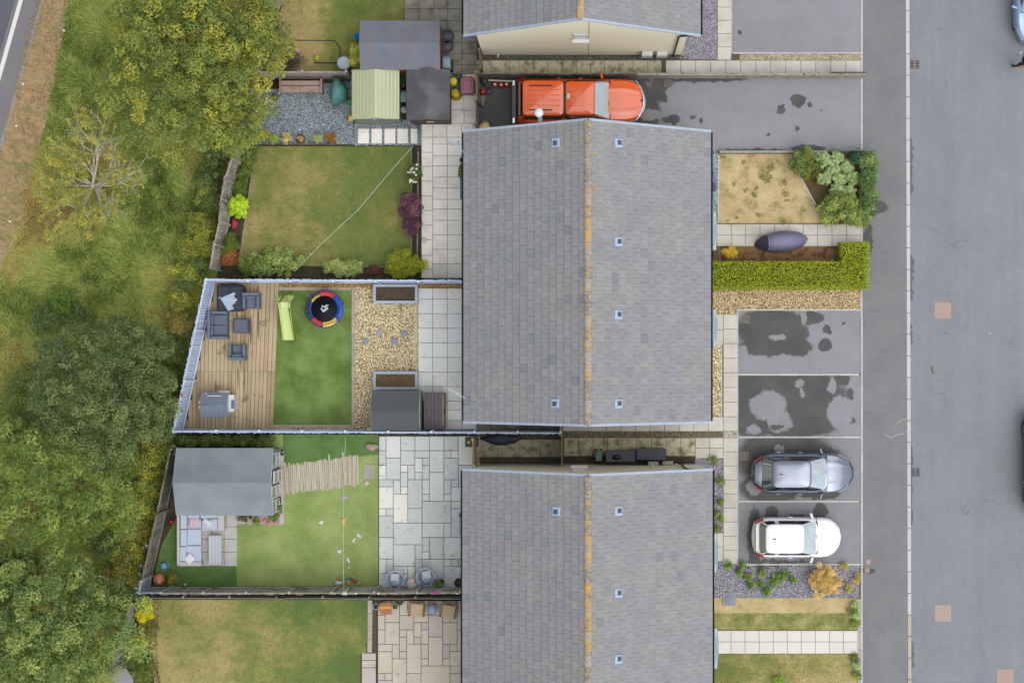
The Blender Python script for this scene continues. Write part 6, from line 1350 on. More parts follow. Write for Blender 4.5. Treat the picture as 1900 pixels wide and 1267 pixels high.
def car(label, loc, rz, L, W, paint, hood_x, tops, cabs, z_nose=.66, z_cowl=.98, z_belt=1.0, z_tail=.95, cf=.42, cr=.3, Rf=1.0, Rr=.6, lamps=True, name='parked_car', cat='car', bonnet=True, group=None, wheel=.32, mirror_x=None, e=.3, bump_f=None, bump_r=None, ant=True):
    t = thing(name, label, cat, loc, rz, group)
    x0, x1 = -L / 2, L / 2
    def hw(x):
        w = W / 2; d = x1 - x
        if d < Rf: w *= 1 - cf * (1 - d / Rf) ** 2.4
        d = x - x0
        if d < Rr: w *= 1 - cr * (1 - d / Rr) ** 2.2
        return w
    def top(x):
        if x > hood_x: k = (x - hood_x) / (x1 - hood_x); return z_cowl + (z_nose - z_cowl) * (k ** 1.9)
        if x > hood_x - .6: return z_belt + (z_cowl - z_belt) * (x - hood_x + .6) / .6
        k = max(0, (x0 + .45 - x) / .45); return z_belt + (z_tail - z_belt) * k ** 1.5
    def sect(x, j, lift=0.0):
        w, h = hw(x), top(x); cr_ = .045
        q = [(w * .9, .17), (w * .975, .26), (w, .5), (w * .995, h * .72), (w * .97, h * .9), (w * .9, h * .985), (w * .72, h + cr_ * .45), (w * .4, h + cr_ * .85), (0, h + cr_)]
        s = 1 if j <= 8 else -1; a = q[j] if j <= 8 else q[16 - j]; return (a[0] * s, a[1] + lift)
    ns = 34
    def bf(u, v):
        x = x0 + L * (.5 - .5 * math.cos(math.pi * v)) * 1.0; y, z = sect(x, int(round(u * 16))); return (x, y, z)
    mb = MB(); mb.grid(bf, 16, ns); n0 = 17
    mb.f.append(tuple(range(16, -1, -1))); mb.sm.append(False); mb.f.append(tuple(ns * 17 + i for i in range(17))); mb.sm.append(False)
    put(mb, 'body', paint, t, local=True)
    # bumpers curve outwards beyond the body ends
    for s, xe, m_ in ((1, x1, bump_f or paint), (-1, x0, bump_r or paint)):
        wv = hw(xe) ; 
        def bfn(u, v): y = (u * 2 - 1) * wv * 1.0; b = (.2 if s > 0 else .12) * (1 - abs(u * 2 - 1) ** 2.2) + .01; zz = [.2, .3, .45, .58, .64][int(round(v * 4))]; k = [.6, 1, 1, .8, .1][int(round(v * 4))]; return (xe + s * b * k, y * s, zz)
        mb = MB(); mb.grid(bfn, 12, 4); put(mb, 'bumper', m_, t, local=True)
    if bonnet:
        def bn(u, v):
            x = hood_x + .04 + (x1 - .14 - hood_x) * v; w, h = hw(x), top(x); e = u * 2 - 1; y = e * w * .86; ae = abs(e) * .86
            z = h + .045 * (1 - ae ** 2.2) + .012 + .015 * math.exp(-((abs(e) - .6) / .1) ** 2); return (x, y, z)
        mb = MB(); mb.grid(bn, 20, 12); put(mb, 'bonnet', paint, t, local=True)
    if lamps:
        for s in (-1, 1):
            def lf(u, v): x = x1 - .04 - .46 * u; w, h = hw(x), top(x); return (x + .008, s * (w * (.99 - .22 * v)), h * (.86 + .14 * v) + .022)
            mb = MB(); mb.grid(lf, 6, 3); put(mb, 'headlight', lampw, t, local=True)
            def lr(u, v): x = x0 + .0 + .34 * u; w, h = hw(x), top(x); return (x - .03, s * (w * (1.015 - .13 * v)), h * (.86 + .14 * v) + .05)
            mb = MB(); mb.grid(lr, 6, 3); put(mb, 'tail_light', lampr, t, local=True)
        mb = MB(); mb.box(x1 + .08, -.26, .42, x1 + .185, .26, .54, b=.01); put(mb, 'grille', blk, t, local=True)
    for ci, (xr0, xf0, xr1, xf1, wb, wt, zt, kinds) in enumerate(cabs):
        def ring(a, v, off_=0.0):
            ca, sa = math.cos(a), math.sin(a); xr = xr0 + (xr1 - xr0) * v; xf = xf0 + (xf1 - xf0) * v; w = wb + (wt - wb) * (v ** 1.2); cx, hx = (xr + xf) / 2, (xf - xr) / 2
            zb = z_belt - .04; z = zb + (zt - .05 - zb) * v
            return (cx + (hx + off_) * math.copysign(abs(ca) ** e, ca), (w + off_) * math.copysign(abs(sa) ** e, sa), z)
        mb = MB(); mb.grid(lambda u, v: ring(2 * math.pi * u, v), 72, 5, True, closed_u=True); put(mb, 'cabin', paint, t, local=True)
        def roof(u, v):
            k = [0.0, .03, .07, .2, .45, .75, 1.0][int(round(v * 6))]; x, y, z = ring(2 * math.pi * u, 1.0); cx = (xr1 + xf1) / 2
            return (cx + (x - cx) * (1 - k), y * (1 - k), zt - .05 + .055 * (1 - (1 - k) ** 3.2) )
        mb = MB(); mb.grid(roof, 72, 6, True, closed_u=True); put(mb, 'roof', paint, t, local=True)
        segs = []
        if 'w' in kinds: segs.append(('windscreen', -41, 41, screenm, .08, .93))
        if 'r' in kinds: segs.append(('rear_window', 180 - 39, 180 + 39, rearglass, .2, .93))
        if 's' in kinds: segs += [('side_window', 53, 91, sideglass, .2, .86), ('side_window', 95, 127, sideglass, .2, .86), ('side_window', -91, -53, sideglass, .2, .86), ('side_window', -127, -95, sideglass, .2, .86)]
        if 'l' in kinds: segs += [('side_window', 56, 124, sideglass, .25, .8), ('side_window', -124, -56, sideglass, .25, .8)]
        for nm_, a0, a1, m_, v0, v1 in segs:
            mb = MB(); mb.grid(lambda u, v: ring(math.radians(a0 + (a1 - a0) * u), v0 + (v1 - v0) * v, .012), 16, 5); put(mb, nm_, m_, t, local=True)
        if 'w' in kinds:
            mb = MB(); mb.tube([(lambda p: (p[0] + .02, p[1], p[2] + .015))(ring(math.radians(a), .03, .02)) for a in range(-42, 43, 6)], .028, 6); put(mb, 'cowl', blk, t, local=True)
            for s in (-.25, .3):
                mb = MB(); a = ring(math.radians(s * 20), .06, .03); b = (a[0] - .05, a[1] + .5, a[2] + .05); mb.tube([a, b], .01, 4); put(mb, 'wiper', blk, t, local=True)
    mx = mirror_x if mirror_x is not None else hood_x - .22
    for s in (-1, 1):
        mb = MB(); M = Matrix.Translation((mx, s * (W / 2 + .08), z_belt + .02)) @ Matrix.Rotation(s * .35, 4, 'Z'); mb.box(-.045, -.12, -.06, .05, .12, .07, b=.03, M=M); put(mb, 'wing_mirror', paint, t, local=True)
        for xh in (hood_x - 1.15, hood_x - 2.05):
            if xh > x0 + .5: mb = MB(); mb.box(xh, s * (W / 2 - .0), z_belt * .82, xh + .16, s * (W / 2 + .028), z_belt * .86, b=.005); put(mb, 'door_handle', paint, t, local=True)
        for xw in (x0 + .72, x1 - .8):
            M = Matrix.Translation((xw, s * (min(hw(xw - .3), hw(xw + .3)) - .1), wheel)) @ Matrix.Rotation(math.pi / 2, 4, 'X')
            mb = MB(); mb.lathe([(wheel * .96, -.105), (wheel, -.08), (wheel, .08), (wheel * .96, .105)], 24, M=M); wh = put(mb, 'wheel', tyre, t, local=True)
            mb = MB(); mb.lathe([(wheel * .66, -.112), (wheel * .6, -.1), (1e-7, -.105)] if s > 0 else [(1e-7, .105), (wheel * .6, .1), (wheel * .66, .112)], 16, M=M); put(mb, 'rim', alloy, wh, local=True)
    if ant:
        c = cabs[0]; mb = MB(); q = (c[2] + .35, 0, c[6] + .0); mb.tube([q, (q[0] - .1, 0, q[2] + .1)], .012, 5); mb.ball((q[0], 0, q[2]), .03, 8, 5, 1.6); put(mb, 'aerial', blk, t, local=True)
    return t
def paintm(name, c, metal=.0, rough=.25, k=None):
    if name in _MC: return _MC[name]
    n = N(name); col = n.scaled(C(*c) if k is None else C(*c, k), n.maprange(n.noise(7, 5, .7), .3, .7, .97, 1.03)); m = n.out(col, rough, metal, .4, .6); _MC[name] = m; return m
q = P(1488, 877, .5)
car('silver blue hatchback with dark flanks, upper of the two cars in the marked bays', (q.x - .03, q.y, .004), 0.0, 3.98, 1.72, paintm('silver_blue_paint', (124, 132, 148), .75, .26), .98,
    None, [(-1.78, 1.02, -1.28, .25, .73, .55, 1.46, 'wrs')], z_nose=.7, cf=.42, cr=.42, Rf=1.0, Rr=.9)
q = P(1477.5, 995.5, .5)
car('white hatchback with dark rear window, lower of the two cars in the marked bays', (q.x - .03, q.y, .004), 0.0, 3.42, 1.68, paintm('white_paint', (244, 246, 248), 0, .3, 1.75), .82,
    None, [(-1.62, .86, -1.32, .2, .73, .59, 1.46, 'wrs')], z_nose=.74, cf=.36, cr=.24, Rf=.75, Rr=.6)
q = P(1882, 76, .5)
car('pale blue car parked at the kerb in the top right corner, seen in part', (q.x + .87, q.y + 2.08, -.105), -math.pi / 2, 4.2, 1.76, paintm('pale_blue_paint', (158, 186, 220), .3, .3), .98, None, [(-1.78, 1.02, -1.3, .3, .74, .58, 1.48, 'wrs')])
q = P(1899, 860, .5)
car('black car just inside the right edge of the picture, nearly all out of view', (q.x + .92, q.y, -.105), -math.pi / 2, 4.3, 1.78, paintm('black_paint', (26, 28, 34), .1, .3), .98, None, [(-1.78, 1.02, -1.3, .3, .74, .58, 1.48, 'wrs')])
# orange pickup with a hard top over its load bed
op = paintm('orange_paint', (232, 92, 14), 0, .3, 1.5)
q = P(1076.5, 189.5, .6); 
t = car('orange pickup truck with a ribbed hard top over its bed, parked between the houses', (q.x, q.y, .004), 0.0, 5.15, 1.84, op, 1.1, None,
    [(-.64, 1.24, -.6, .55, .84, .68, 1.78, 'ws'), (-2.46, -.67, -2.36, -.69, .84, .71, 1.80, 'l')], z_nose=.9, z_cowl=1.12, z_belt=1.14, z_tail=1.1, cf=.34, cr=.06, Rf=.9, Rr=.3, name='pickup_truck', cat='pickup truck', bump_f=chrome, bump_r=blk, wheel=.38, ant=False, e=.17)
for y in (-.5, .5): mb = MB(); mb.box(-2.1, y - .025, 1.79, -1.15, y + .025, 1.83, b=.01); put(mb, 'roof_rail', mat('maroon_rail', C(92, 34, 56), .5), t, local=True)
for y in (-.3, -.1, .1, .3): mb = MB(); mb.tube([(-2.1, y, 1.795), (-.85, y * 1.08, 1.795)], .014, 5); put(mb, 'rib', op, t, local=True)
for y in (-.32, -.2, .0, .12, .25): mb = MB(); mb.tube([(-.5, y, 1.772), (.2, y, 1.776)], .012, 5); put(mb, 'rib', op, t, local=True)
mb = MB(); mb.box(-.66, -.78, 1.1, -.62, .78, 1.76); put(mb, 'gap_seal', blk, t, local=True)
mb = MB(); mb.box(-.56, -.06, 1.77, -.42, .18, 1.86, b=.03); put(mb, 'roof_beacon', mat('amber_white', C(234, 224, 190), .4), t, local=True)
mb = MB(); mb.box(-2.54, -.7, 1.2, -2.45, .7, 1.6, b=.02); put(mb, 'rear_window', mat('rear_dark', C(26, 24, 28), .15, spec=.8), t, local=True)
mb = MB(); mb.box(-2.86, -.86, .42, -2.66, .86, .6, b=.03); put(mb, 'step_bumper', mat('bumper_grey', C(96, 100, 112), .4), t, local=True)
for s in (-1, 1): mb = MB(); mb.box(-2.84, s * .66, .6, -2.72, s * .9, .66, b=.02); put(mb, 'bumper_end', chrome, t, local=True)
def nose(u, v): y = (u * 2 - 1) * .82; return (2.6 - .34 * abs(u * 2 - 1) ** 2.6 + .05, y, .62 + .28 * v)
mb = MB(); mb.grid(nose, 20, 3); o = put(mb, 'chrome_grille', chrome, t, local=True)
mb = MB(); mb.tube([(2.63 - .36 * abs(k / 10) ** 2.4, k / 10 * .86, .93) for k in range(-10, 11)], .035, 6); put(mb, 'chrome_strip', chrome, t, local=True)
mb = MB(); mb.add([(2.55, -.05, .98), (2.60, 0, .98), (2.55, .05, .98), (2.50, 0, .98)], [(0, 1, 2, 3)]); put(mb, 'badge', blk, t, local=True)

# ------------------------------------------------------------------ covered motorbike, tarp by the wall
pur = mat('violet_grey_cover', C(122, 120, 152), .6, n1=(2, .06), n2=(9, .05), bump=(7, .03)); purd = mat('dark_violet_cover', C(74, 70, 96), .6, n1=(3, .08), bump=(7, .03))
a, b = P(1404, 452, .3), P(1497, 444, .3); L = (b - a).length; rz = math.atan2((b - a).y, (b - a).x)
t = thing('covered_motorbike', 'motorbike under a violet grey cover on the slab path', 'motorbike', ((a.x + b.x) / 2, (a.y + b.y) / 2, .02), rz)
def cov(u, v):
    x = (v - .5) * L * 1.06; k = v; w = .42 * (max(0.0, 1 - abs(2 * k - 1.0) ** 2.6)) ** .55 * (.78 + .22 * math.sin(k * 3)) + .01
    h = .55 + .45 * math.sin(math.pi * min(1, k * 1.15)) ** .7 + (.18 if .18 < k < .34 else 0) - (.25 if k > .9 else 0); h *= (max(0.02, 1 - abs(2 * k - 1) ** 8))
    a = math.pi * u; f = 1 + .06 * math.sin(9 * a + 13 * k) * (1 - math.sin(a)) 
    return (x + .05 * math.sin(a * 4) * (1 - math.sin(a)), w * f * math.copysign(abs(math.cos(a)) ** .8, math.cos(a)), h * math.sin(a) ** .75 if math.sin(a) > 0 else 0.0)
mb = MB(); mb.grid(lambda u, v: cov(u, .22 + .78 * v), 28, 34); put(mb, 'cover', pur, t, local=True)
mb = MB(); mb.grid(lambda u, v: cov(u, .23 * v), 28, 12); put(mb, 'front_cover', purd, t, local=True)
mb = MB(); mb.tube([(lambda p: (p[0], p[1], p[2] + .004))(cov(i / 20, .225)) for i in range(1, 20)], .012, 5); put(mb, 'seam', mat('seam_pale', C(166, 160, 196), .6), t, local=True)
lump('violet tarpaulin bundled against the house wall at the blue chippings', 1316, 340, .34, (124, 124, 166), 'tarpaulin', 'tarpaulin', sx=.8, sy=1.6, sz=1.0); lump('darker folded part of tarpaulin lying on the violet bundle', 1323, 348, .16, (88, 78, 110), 'tarpaulin', 'tarpaulin', z=.5, sx=.8, sy=1.3)
lump('dark pot with a pale thing in it by the porch and the lime hedge', 1320, 471, .12, (60, 54, 56), 'plant_pot', 'plant pot')

# ------------------------------------------------------------------ street ironwork and covers
def grate(label, px, py, w, h, bars, z, m, sm, cat='drain grate'):
    q = P(px, py); t = thing('drain_grate', label, cat, (q.x, q.y, z))
    mb = MB(); mb.box(-w / 2, -h / 2, 0, w / 2, h / 2, .003); put(mb, 'sump', sm, t, local=True)
    for (x0, y0, x1, y1) in ((-w / 2, -h / 2, w / 2, -h / 2 + .03), (-w / 2, h / 2 - .03, w / 2, h / 2), (-w / 2, -h / 2 + .03, -w / 2 + .03, h / 2 - .03), (w / 2 - .03, -h / 2 + .03, w / 2, h / 2 - .03), (-.015, -h / 2 + .03, .015, h / 2 - .03)): mb = MB(); mb.box(x0, y0, .004, x1, y1, .02); put(mb, 'frame', m, t, local=True)
    for i in range(bars): y = -h / 2 + h * (i + 1) / (bars + 1); mb = MB(); mb.box(-w / 2 + .03, y - .012, .004, w / 2 - .03, y + .012, .017); put(mb, 'bar', m, t, local=True)
rust = mat('worn_iron', C(156, 148, 144), .6, n1=(30, .2)); sump = mat('drain_dark', C(52, 48, 60), .8)
grate('upper roadside drain grate against the kerb', 1698, 119.5, .45, .42, 5, -.108, rust, sump); grate('lower roadside drain grate against the kerb', 1699, 876, .42, .4, 6, -.108, mat('bluish_iron', C(120, 128, 142), .5, n1=(30, .15)), sump)
grate('rusty outlined square cover in the upper parking bay corner', 1383.5, 592, .34, .34, 2, .006, mat('rust_line', C(150, 138, 120), .8), mat('wet_asphalt_patch', C(96, 94, 92), .6, n1=(30, .15)), 'cover'); grate('square drain cover outline in the wide driveway near the wall', 1239.5, 155, .32, .32, 4, .006, mat('dull_line', C(124, 120, 112), .8), mat('wet_asphalt_patch', (0, 0, 0, 1)), 'cover'); grate('faint outlined cover behind the silver blue hatchback', 1381, 846, .34, .34, 3, .006, mat('rust_line', (0, 0, 0, 1)), mat('wet_asphalt_patch', (0, 0, 0, 1)), 'cover')
def cover(label, px, py, s, c, z, seam=True):
    q = P(px, py); t = thing('manhole_cover', label, 'manhole cover', (q.x, q.y, z)); r = s * .09; pts = []
    for cx, cy, a0 in ((1, 1, 0), (-1, 1, 90), (-1, -1, 180), (1, -1, 270)):
        for k in range(5): a = math.radians(a0 + k * 22.5); pts.append((cx * (s / 2 - r) + r * math.cos(a), cy * (s / 2 - r) + r * math.sin(a)))
    mb = MB(); mb.prism(pts, 0, .008); put(mb, 'frame', mat('cover_%d_%d_%d' % tuple(c), C(*c), .8, n1=(14, .06), n2=(60, .05)), t, local=True)
    if seam: mb = MB(); d = s * .33; mb.add([(-d, -d - .006, .0095), (-d + .008, -d, .0095), (d, d + .006, .0095), (d - .008, d, .0095)], [(0, 1, 2, 3)]); put(mb, 'seam', mat('cover_seam', C(142, 122, 112), .8), t, local=True)
cover('pinkish square manhole cover in the road level with the parking bays', 1750, 576, .7, (180, 158, 147), -.108); cover('pinkish square manhole cover in the road near the white path', 1750.5, 1138, .7, (180, 162, 154), -.108); cover('pinkish manhole cover cut by the lower edge of the picture', 1866, 1257, .7, (180, 158, 148), -.108)
cover('upper of two small pink covers in the footway', 1611, 1042, .2, (196, 156, 144), .003, False); cover('lower of two small pink covers in the footway with a damp patch', 1609, 1057, .2, (186, 140, 128), .003, False)
q = P(1353, 1111); t = thing('manhole_cover', 'grey square inspection cover with round centre in the plum slate bed', 'manhole cover', (q.x, q.y, .02)); mb = MB(); mb.box(-.27, -.27, 0, .27, .27, .035, b=.01); put(mb, 'frame', mat('inspection_grey', C(150, 154, 164), .7, n1=(6, .06)), t, local=True); mb = MB(); mb.lathe([(.21, .036), (.2, .045), (1e-7, .045)], 24); put(mb, 'lid', mat('inspection_lid', C(138, 144, 156), .7, n1=(20, .08)), t, local=True)
for (px, py, lab) in ((1837, 618, 'tiny white litter speck out on the estate road'),): q = P(px, py, -.1); mb = MB(); mb.ball(tuple(q), .03, 8, 5, sz=.5); put(mb, 'litter', mat('milky_white', (0, 0, 0, 1)), label=lab, category='litter')
for (px, py, lab) in ((42, 156, 'white litter scrap on the dry verge, middle one of three'), (30, 234, 'white litter scrap lowest on the dry verge near the road'), (118, 57, 'white litter scrap at the top between the verge and long grass'), (18, 411, 'white litter scrap on the verge at the left edge')): 
    q = P(px, py, .15); mb = MB(); mb.box(q.x - .05, q.y - .04, .1, q.x + .05, q.y + .05, .14, b=.015); put(mb, 'litter', mat('milky_white', (0, 0, 0, 1)), label=lab, category='litter')
sheet('leaf_litter', [(1727, 680), (1731, 679), (1733, 688), (1735, 692), (1731, 694), (1729, 688)], -.104, mat('dead_leaf', C(124, 110, 84), .9, n1=(30, .2)), kind='stuff')

# ------------------------------------------------------------------ the walker at the right edge
t = thing('person', 'person in dark trousers and white soled shoes walking at the right edge', 'person', tuple(P(1905, 122)))
def skin_obj(name, pts, edges, radii, m, root_i=0, lv=2):
    me = bpy.data.meshes.new(name); o0 = WL[t.name]; me.from_pydata([tuple(Vector(p) - o0) for p in pts], edges, []); me.materials.append(m)
    o = bpy.data.objects.new(name, me); COL.objects.link(o); o.parent = t; WL[o.name] = o0
    md = o.modifiers.new('s', 'SKIN'); 
    for i, r in enumerate(radii): d = me.skin_vertices[0].data[i]; d.radius = (r, r) if not hasattr(r, '__len__') else r; d.use_root = (i == root_i)
    ss = o.modifiers.new('ss', 'SUBSURF'); ss.levels = lv; ss.render_levels = lv; return o
hip = P(1903, 114, .95); hl = hip + Vector((-.02, -.09, -.06)); hr = hip + Vector((.02, .1, -.06))
kneeL = P(1893, 119, .5); ankL = P(1886, 124, .1); kneeR = hip + Vector((.12, .12, -.48)); ankR = hip + Vector((.5, .14, -.82))
chest = hip + Vector((-.06, 0, .42)); neck = hip + Vector((-.08, 0, .56)); head = hip + Vector((-.12, 0, .72)); crown_ = hip + Vector((-.12, 0, .82))
shL = chest + Vector((0, -.19, .06)); shR = chest + Vector((0, .19, .06)); elL = chest + Vector((-.1, -.27, -.22)); haL = chest + Vector((-.3, -.26, -.38)); elR = chest + Vector((-.05, .28, -.2)); haR = chest + Vector((-.26, .26, -.22))
dkn = mat('dark_navy_trousers', C(36, 40, 56), .85, n1=(9, .1)); skn = mat('tanned_skin', C(196, 148, 112), .6); hair = mat('dark_hair', C(52, 42, 36), .8)
skin_obj('trousers', [hip, hl, kneeL, ankL, hr, kneeR, ankR], [(0, 1), (1, 2), (2, 3), (0, 4), (4, 5), (5, 6)], [.14, .1, .075, .065, .1, .075, .065], dkn)
skin_obj('body', [hip, chest, neck, head, crown_, shL, elL, haL, shR, elR, haR], [(0, 1), (1, 2), (2, 3), (3, 4), (1, 5), (5, 6), (6, 7), (1, 8), (8, 9), (9, 10)], [.13, .15, .06, .1, .07, .07, .045, .035, .07, .045, .035], skn)
skin_obj('top', [hip + Vector((0, 0, .06)), chest, chest + Vector((0, -.16, .05)), chest + Vector((-.03, -.23, -.06)), chest + Vector((0, .16, .05)), chest + Vector((-.03, .23, -.06))], [(0, 1), (1, 2), (2, 3), (1, 4), (4, 5)], [.15, .17, .09, .075, .09, .075], dkn)
for hnd, s in ((haL, -1), (haR, 1)):
    for k in range(5):
        a = (k - 2) * .35; L = (.06, .085, .09, .08, .05)[k]; d = Vector((-math.cos(a), math.sin(a) * .8, -.25)); skin_obj('finger', [hnd + d * .02, hnd + d * L * .6, hnd + d * L + Vector((0, 0, -.02))], [(0, 1), (1, 2)], [.012, .01, .008], skn, lv=1)
mb = MB(); mb.ball(tuple(head + Vector((.03, 0, .04))), .105, 14, 10, 1, .92, 1.05); put(mb, 'hair', hair, t)
mb = MB(); mb.ball(tuple(head + Vector((-.1, 0, -.01))), .018, 8, 6); put(mb, 'nose', skn, t)
for ank, d in ((ankL, Vector((-.9, .35, 0)).normalized()), (ankR, Vector((-1, 0, 0)))):
    n_ = Vector((-d.y, d.x, 0)); c = Vector((ank.x, ank.y, max(-.08, ank.z - .12)))
    def shoe(u, v, k=1.0): a = 2 * math.pi * u; r = [1, 1, .9, .5, 0][int(round(v * 4))]; z = [0, .03, .07, .1, .11][int(round(v * 4))]; return tuple(c + d * (.07 + .15 * r * math.cos(a)) + n_ * (.055 * r * math.sin(a) * (1.1 + .2 * math.cos(a))) + Vector((0, 0, z)))
    mb = MB(); mb.grid(shoe, 18, 4, True, closed_u=True); put(mb, 'shoe', mat('black_shoe', C(30, 30, 38), .6), t)
    mb = MB(); mb.lathe([(.155, 0), (.16, .03)], 18, (0, 0, 0), True, 1.03, .42, M=Matrix.Translation(c + d * .07 + Vector((0, 0, -.012))) @ Matrix.Rotation(math.atan2(d.y, d.x), 4, 'Z')); put(mb, 'sole', mat('white_sole', C(232, 232, 236), .6), t)
q = P(1894, 99, 1.25); mb = MB(); mb.box(-.09, -.07, -.05, .09, .08, .05, b=.02, M=Matrix.Translation(q) @ Matrix.Rotation(.5, 4, 'Z') @ Matrix.Rotation(.3, 4, 'X')); put(mb, 'folded_bag', mat('grey_bag', C(166, 168, 184), .8, n1=(9, .12)), label='small folded grey bag held by the walker at the right edge', category='bag')

# ------------------------------------------------------------------ vegetation
leafm = attr_mat('leaf', .6, 0, 6, .38); barkm = mat('bark', C(96, 86, 74), .9, n1=(12, .2)); barkg = mat('pale_bark', C(184, 182, 166, 1.2), .85, n1=(9, .1))
def leaves(name, lumps, per, size, pal, parent, aspect=.62, up=.35, jit=.16, inner=.15, shell=.35, droop=0.0, m=None, gain=2.35):
    """lumps: n x 4 (x, y, z, r). Leaf-sized faces on the outside of every clump."""
    lumps = np.asarray(lumps, float); nl = len(lumps)
    idx = np.repeat(np.arange(nl), np.maximum(6, (per * (lumps[:, 3] / lumps[:, 3].mean()) ** 2)).astype(int)); n = len(idx)
    d = rng.normal(size=(n, 3)); d /= np.linalg.norm(d, axis=1)[:, None]; d[:, 2] = np.abs(d[:, 2]) * 1.0 - .45 * (rng.random(n) < .3); d /= np.linalg.norm(d, axis=1)[:, None]
    r = lumps[idx, 3] * (1 - shell * rng.random(n) ** 1.5) * np.where(rng.random(n) < inner, .5, 1.0)
    pos = lumps[idx, :3] + d * r[:, None] * np.array([1, 1, .8])
    nrm = d * .6 + np.array([0, 0, up]) + rng.normal(0, .38, (n, 3)); nrm /= np.linalg.norm(nrm, axis=1)[:, None]
    ax = rng.normal(size=(n, 3)); ax[:, 2] -= droop; ax -= nrm * (ax * nrm).sum(1)[:, None]; ax /= np.linalg.norm(ax, axis=1)[:, None]; bx_ = np.cross(nrm, ax)
    L = size * rng.uniform(.65, 1.3, n); W = L * aspect
    V = np.zeros((n, 4, 3)); V[:, 0] = pos - ax * (L / 2)[:, None]; V[:, 1] = pos - bx_ * (W / 2)[:, None] + nrm * (.12 * L)[:, None]; V[:, 2] = pos + ax * (L / 2)[:, None]; V[:, 3] = pos + bx_ * (W / 2)[:, None] + nrm * (.12 * L)[:, None]
    lc = pick(pal, nl); own = pick(pal, n); t = lc[idx] * .72 + own * .28; t *= rng.uniform(1 - jit, 1 + jit, (n, 1)) * rng.uniform(.9, 1.1, (nl, 1))[idx] * gain
    me = fast_mesh(name, V.reshape(-1, 3), 4, np.arange(n * 4), np.repeat(t, 4, 0), m or leafm)
    o = bpy.data.objects.new(name, me); COL.objects.link(o); o.parent = parent; o.location = -WL[parent.name]; WL[o.name] = Vector((0, 0, 0)); return o
def dome(cx, cy, z0, R, Hh, n, lr, seed=0, flat=.5, squash=(1, 1), rot=0.0, wob=.13):
    r_ = np.random.default_rng(seed); i_ = np.arange(n); th = i_ * 2.39996 + r_.normal(0, .25, n) + seed; u = np.sqrt((i_ + .5) / n) * .98
    if n > 60: th = r_.uniform(0, 2 * np.pi, n); u = np.sqrt(r_.random(n)) * .98
    f = 1 + wob * np.sin(3 * th + seed) + wob * .8 * np.sin(5 * th + 2.3 * seed) + wob * .5 * np.sin(9 * th + seed * .7)
    rr = R * u * f; z = z0 + Hh * np.sqrt(np.clip(1 - u ** 2, 0, 1)) ** flat + r_.normal(0, lr * (.9 if n > 60 else .45), n) - (r_.random(n) < .3) * (n > 60) * r_.uniform(.3, .9, n) * Hh * .6
    x, y = rr * np.cos(th) * squash[0], rr * np.sin(th) * squash[1]; c, s = math.cos(rot), math.sin(rot)
    return np.stack([cx + c * x - s * y, cy + s * x + c * y, np.maximum(z, lr * .4), lr * r_.uniform(.6, 1.35, n)], 1)
def branches(root, base, lumps, n, m, r0=.14, trunk_h=None, droop=0.0):
    b = Vector(base); th = trunk_h or lumps[:, 2].mean() * .45; top = b + Vector((random.uniform(-.1, .1), random.uniform(-.1, .1), th))
    mb = MB(); mb.tube([b - Vector((0, 0, .05)), b + (top - b) * .5 + Vector((random.uniform(-.06, .06), random.uniform(-.06, .06), 0)), top], [r0 * 1.25, r0, r0 * .85], 10); tr = put(mb, 'trunk', m, root)
    sel = rng.choice(len(lumps), min(n, len(lumps)), replace=False)
    for i in sel:
        e = Vector(lumps[i, :3]); mid = top + (e - top) * .5 + Vector((0, 0, .25 * (e - top).length * .3)) + Vector((random.uniform(-.1, .1), random.uniform(-.1, .1), 0))
        mb = MB(); mb.tube([b + (top - b) * random.uniform(.7, 1), mid, e], [r0 * .42, r0 * .24, r0 * .08], 6); put(mb, 'limb', m, root)
def tree(label, px, py, zc, R, Hh, n, lr, per, size, pal, seed, base=None, name='tree', **kw):
    c = P(px, py, zc); b = P(px, py, 0) if base is None else P(*base); b = Vector((c.x, c.y, -.03)); root = thing(name, label, 'tree', tuple(b))
    args = {k: kw.pop(k) for k in ('squash', 'rot', 'wob', 'flat') if k in kw}
    lumps = dome(c.x, c.y, zc - Hh * .55, R, Hh, n, lr, seed, **args); fill = dome(c.x, c.y, zc - Hh * .98, R * .93, Hh * .85, max(40, n // 5), lr * 1.7, seed + 50, **args)
    branches(root, b, lumps, kw.pop('limbs', 10), barkm, .12, 1.4); leaves('crown', np.concatenate([lumps, fill]), per, size, pal, root, **kw); return root
YG = [((128, 134, 58), 4), ((108, 120, 58), 4), ((146, 144, 58), 1.7), ((84, 100, 54), 3.5), ((164, 154, 54), .5)]
root = thing('sycamore_tree', 'big yellow green tree at the top left overhanging the curved fence', 'tree', tuple(P(352, 150)))
c0 = P(345, 125, 6.6); l1 = dome(c0.x, c0.y, 4.6, 3.4, 3.0, 340, .29, 3, squash=(1.0, 1.0), wob=.1)
c1 = P(455, 70, 6.0); l2 = dome(c1.x, c1.y, 4.4, 1.5, 1.9, 60, .32, 5); c2 = P(300, 40, 6.4); l3 = dome(c2.x, c2.y, 4.8, 2.1, 1.9, 80, .34, 8); c3 = P(430, 190, 5.4); l4 = dome(c3.x, c3.y, 3.8, 1.3, 1.6, 50, .3, 9); c4 = P(430, -10, 6.0); l5 = dome(c4.x, c4.y, 4.4, 1.9, 1.9, 70, .34, 10)
lumps = np.concatenate([l1, l2, l3, l4, l5]); branches(root, P(352, 150), lumps, 16, barkm, .16, 1.6); leaves('crown', np.concatenate([lumps, dome(c0.x, c0.y, 3.1, 3.2, 2.6, 70, .5, 44)]), 92, .11, YG, root)
DG = [((88, 106, 60), 4), ((70, 90, 52), 4), ((108, 124, 70), 3), ((126, 138, 72), 1)]
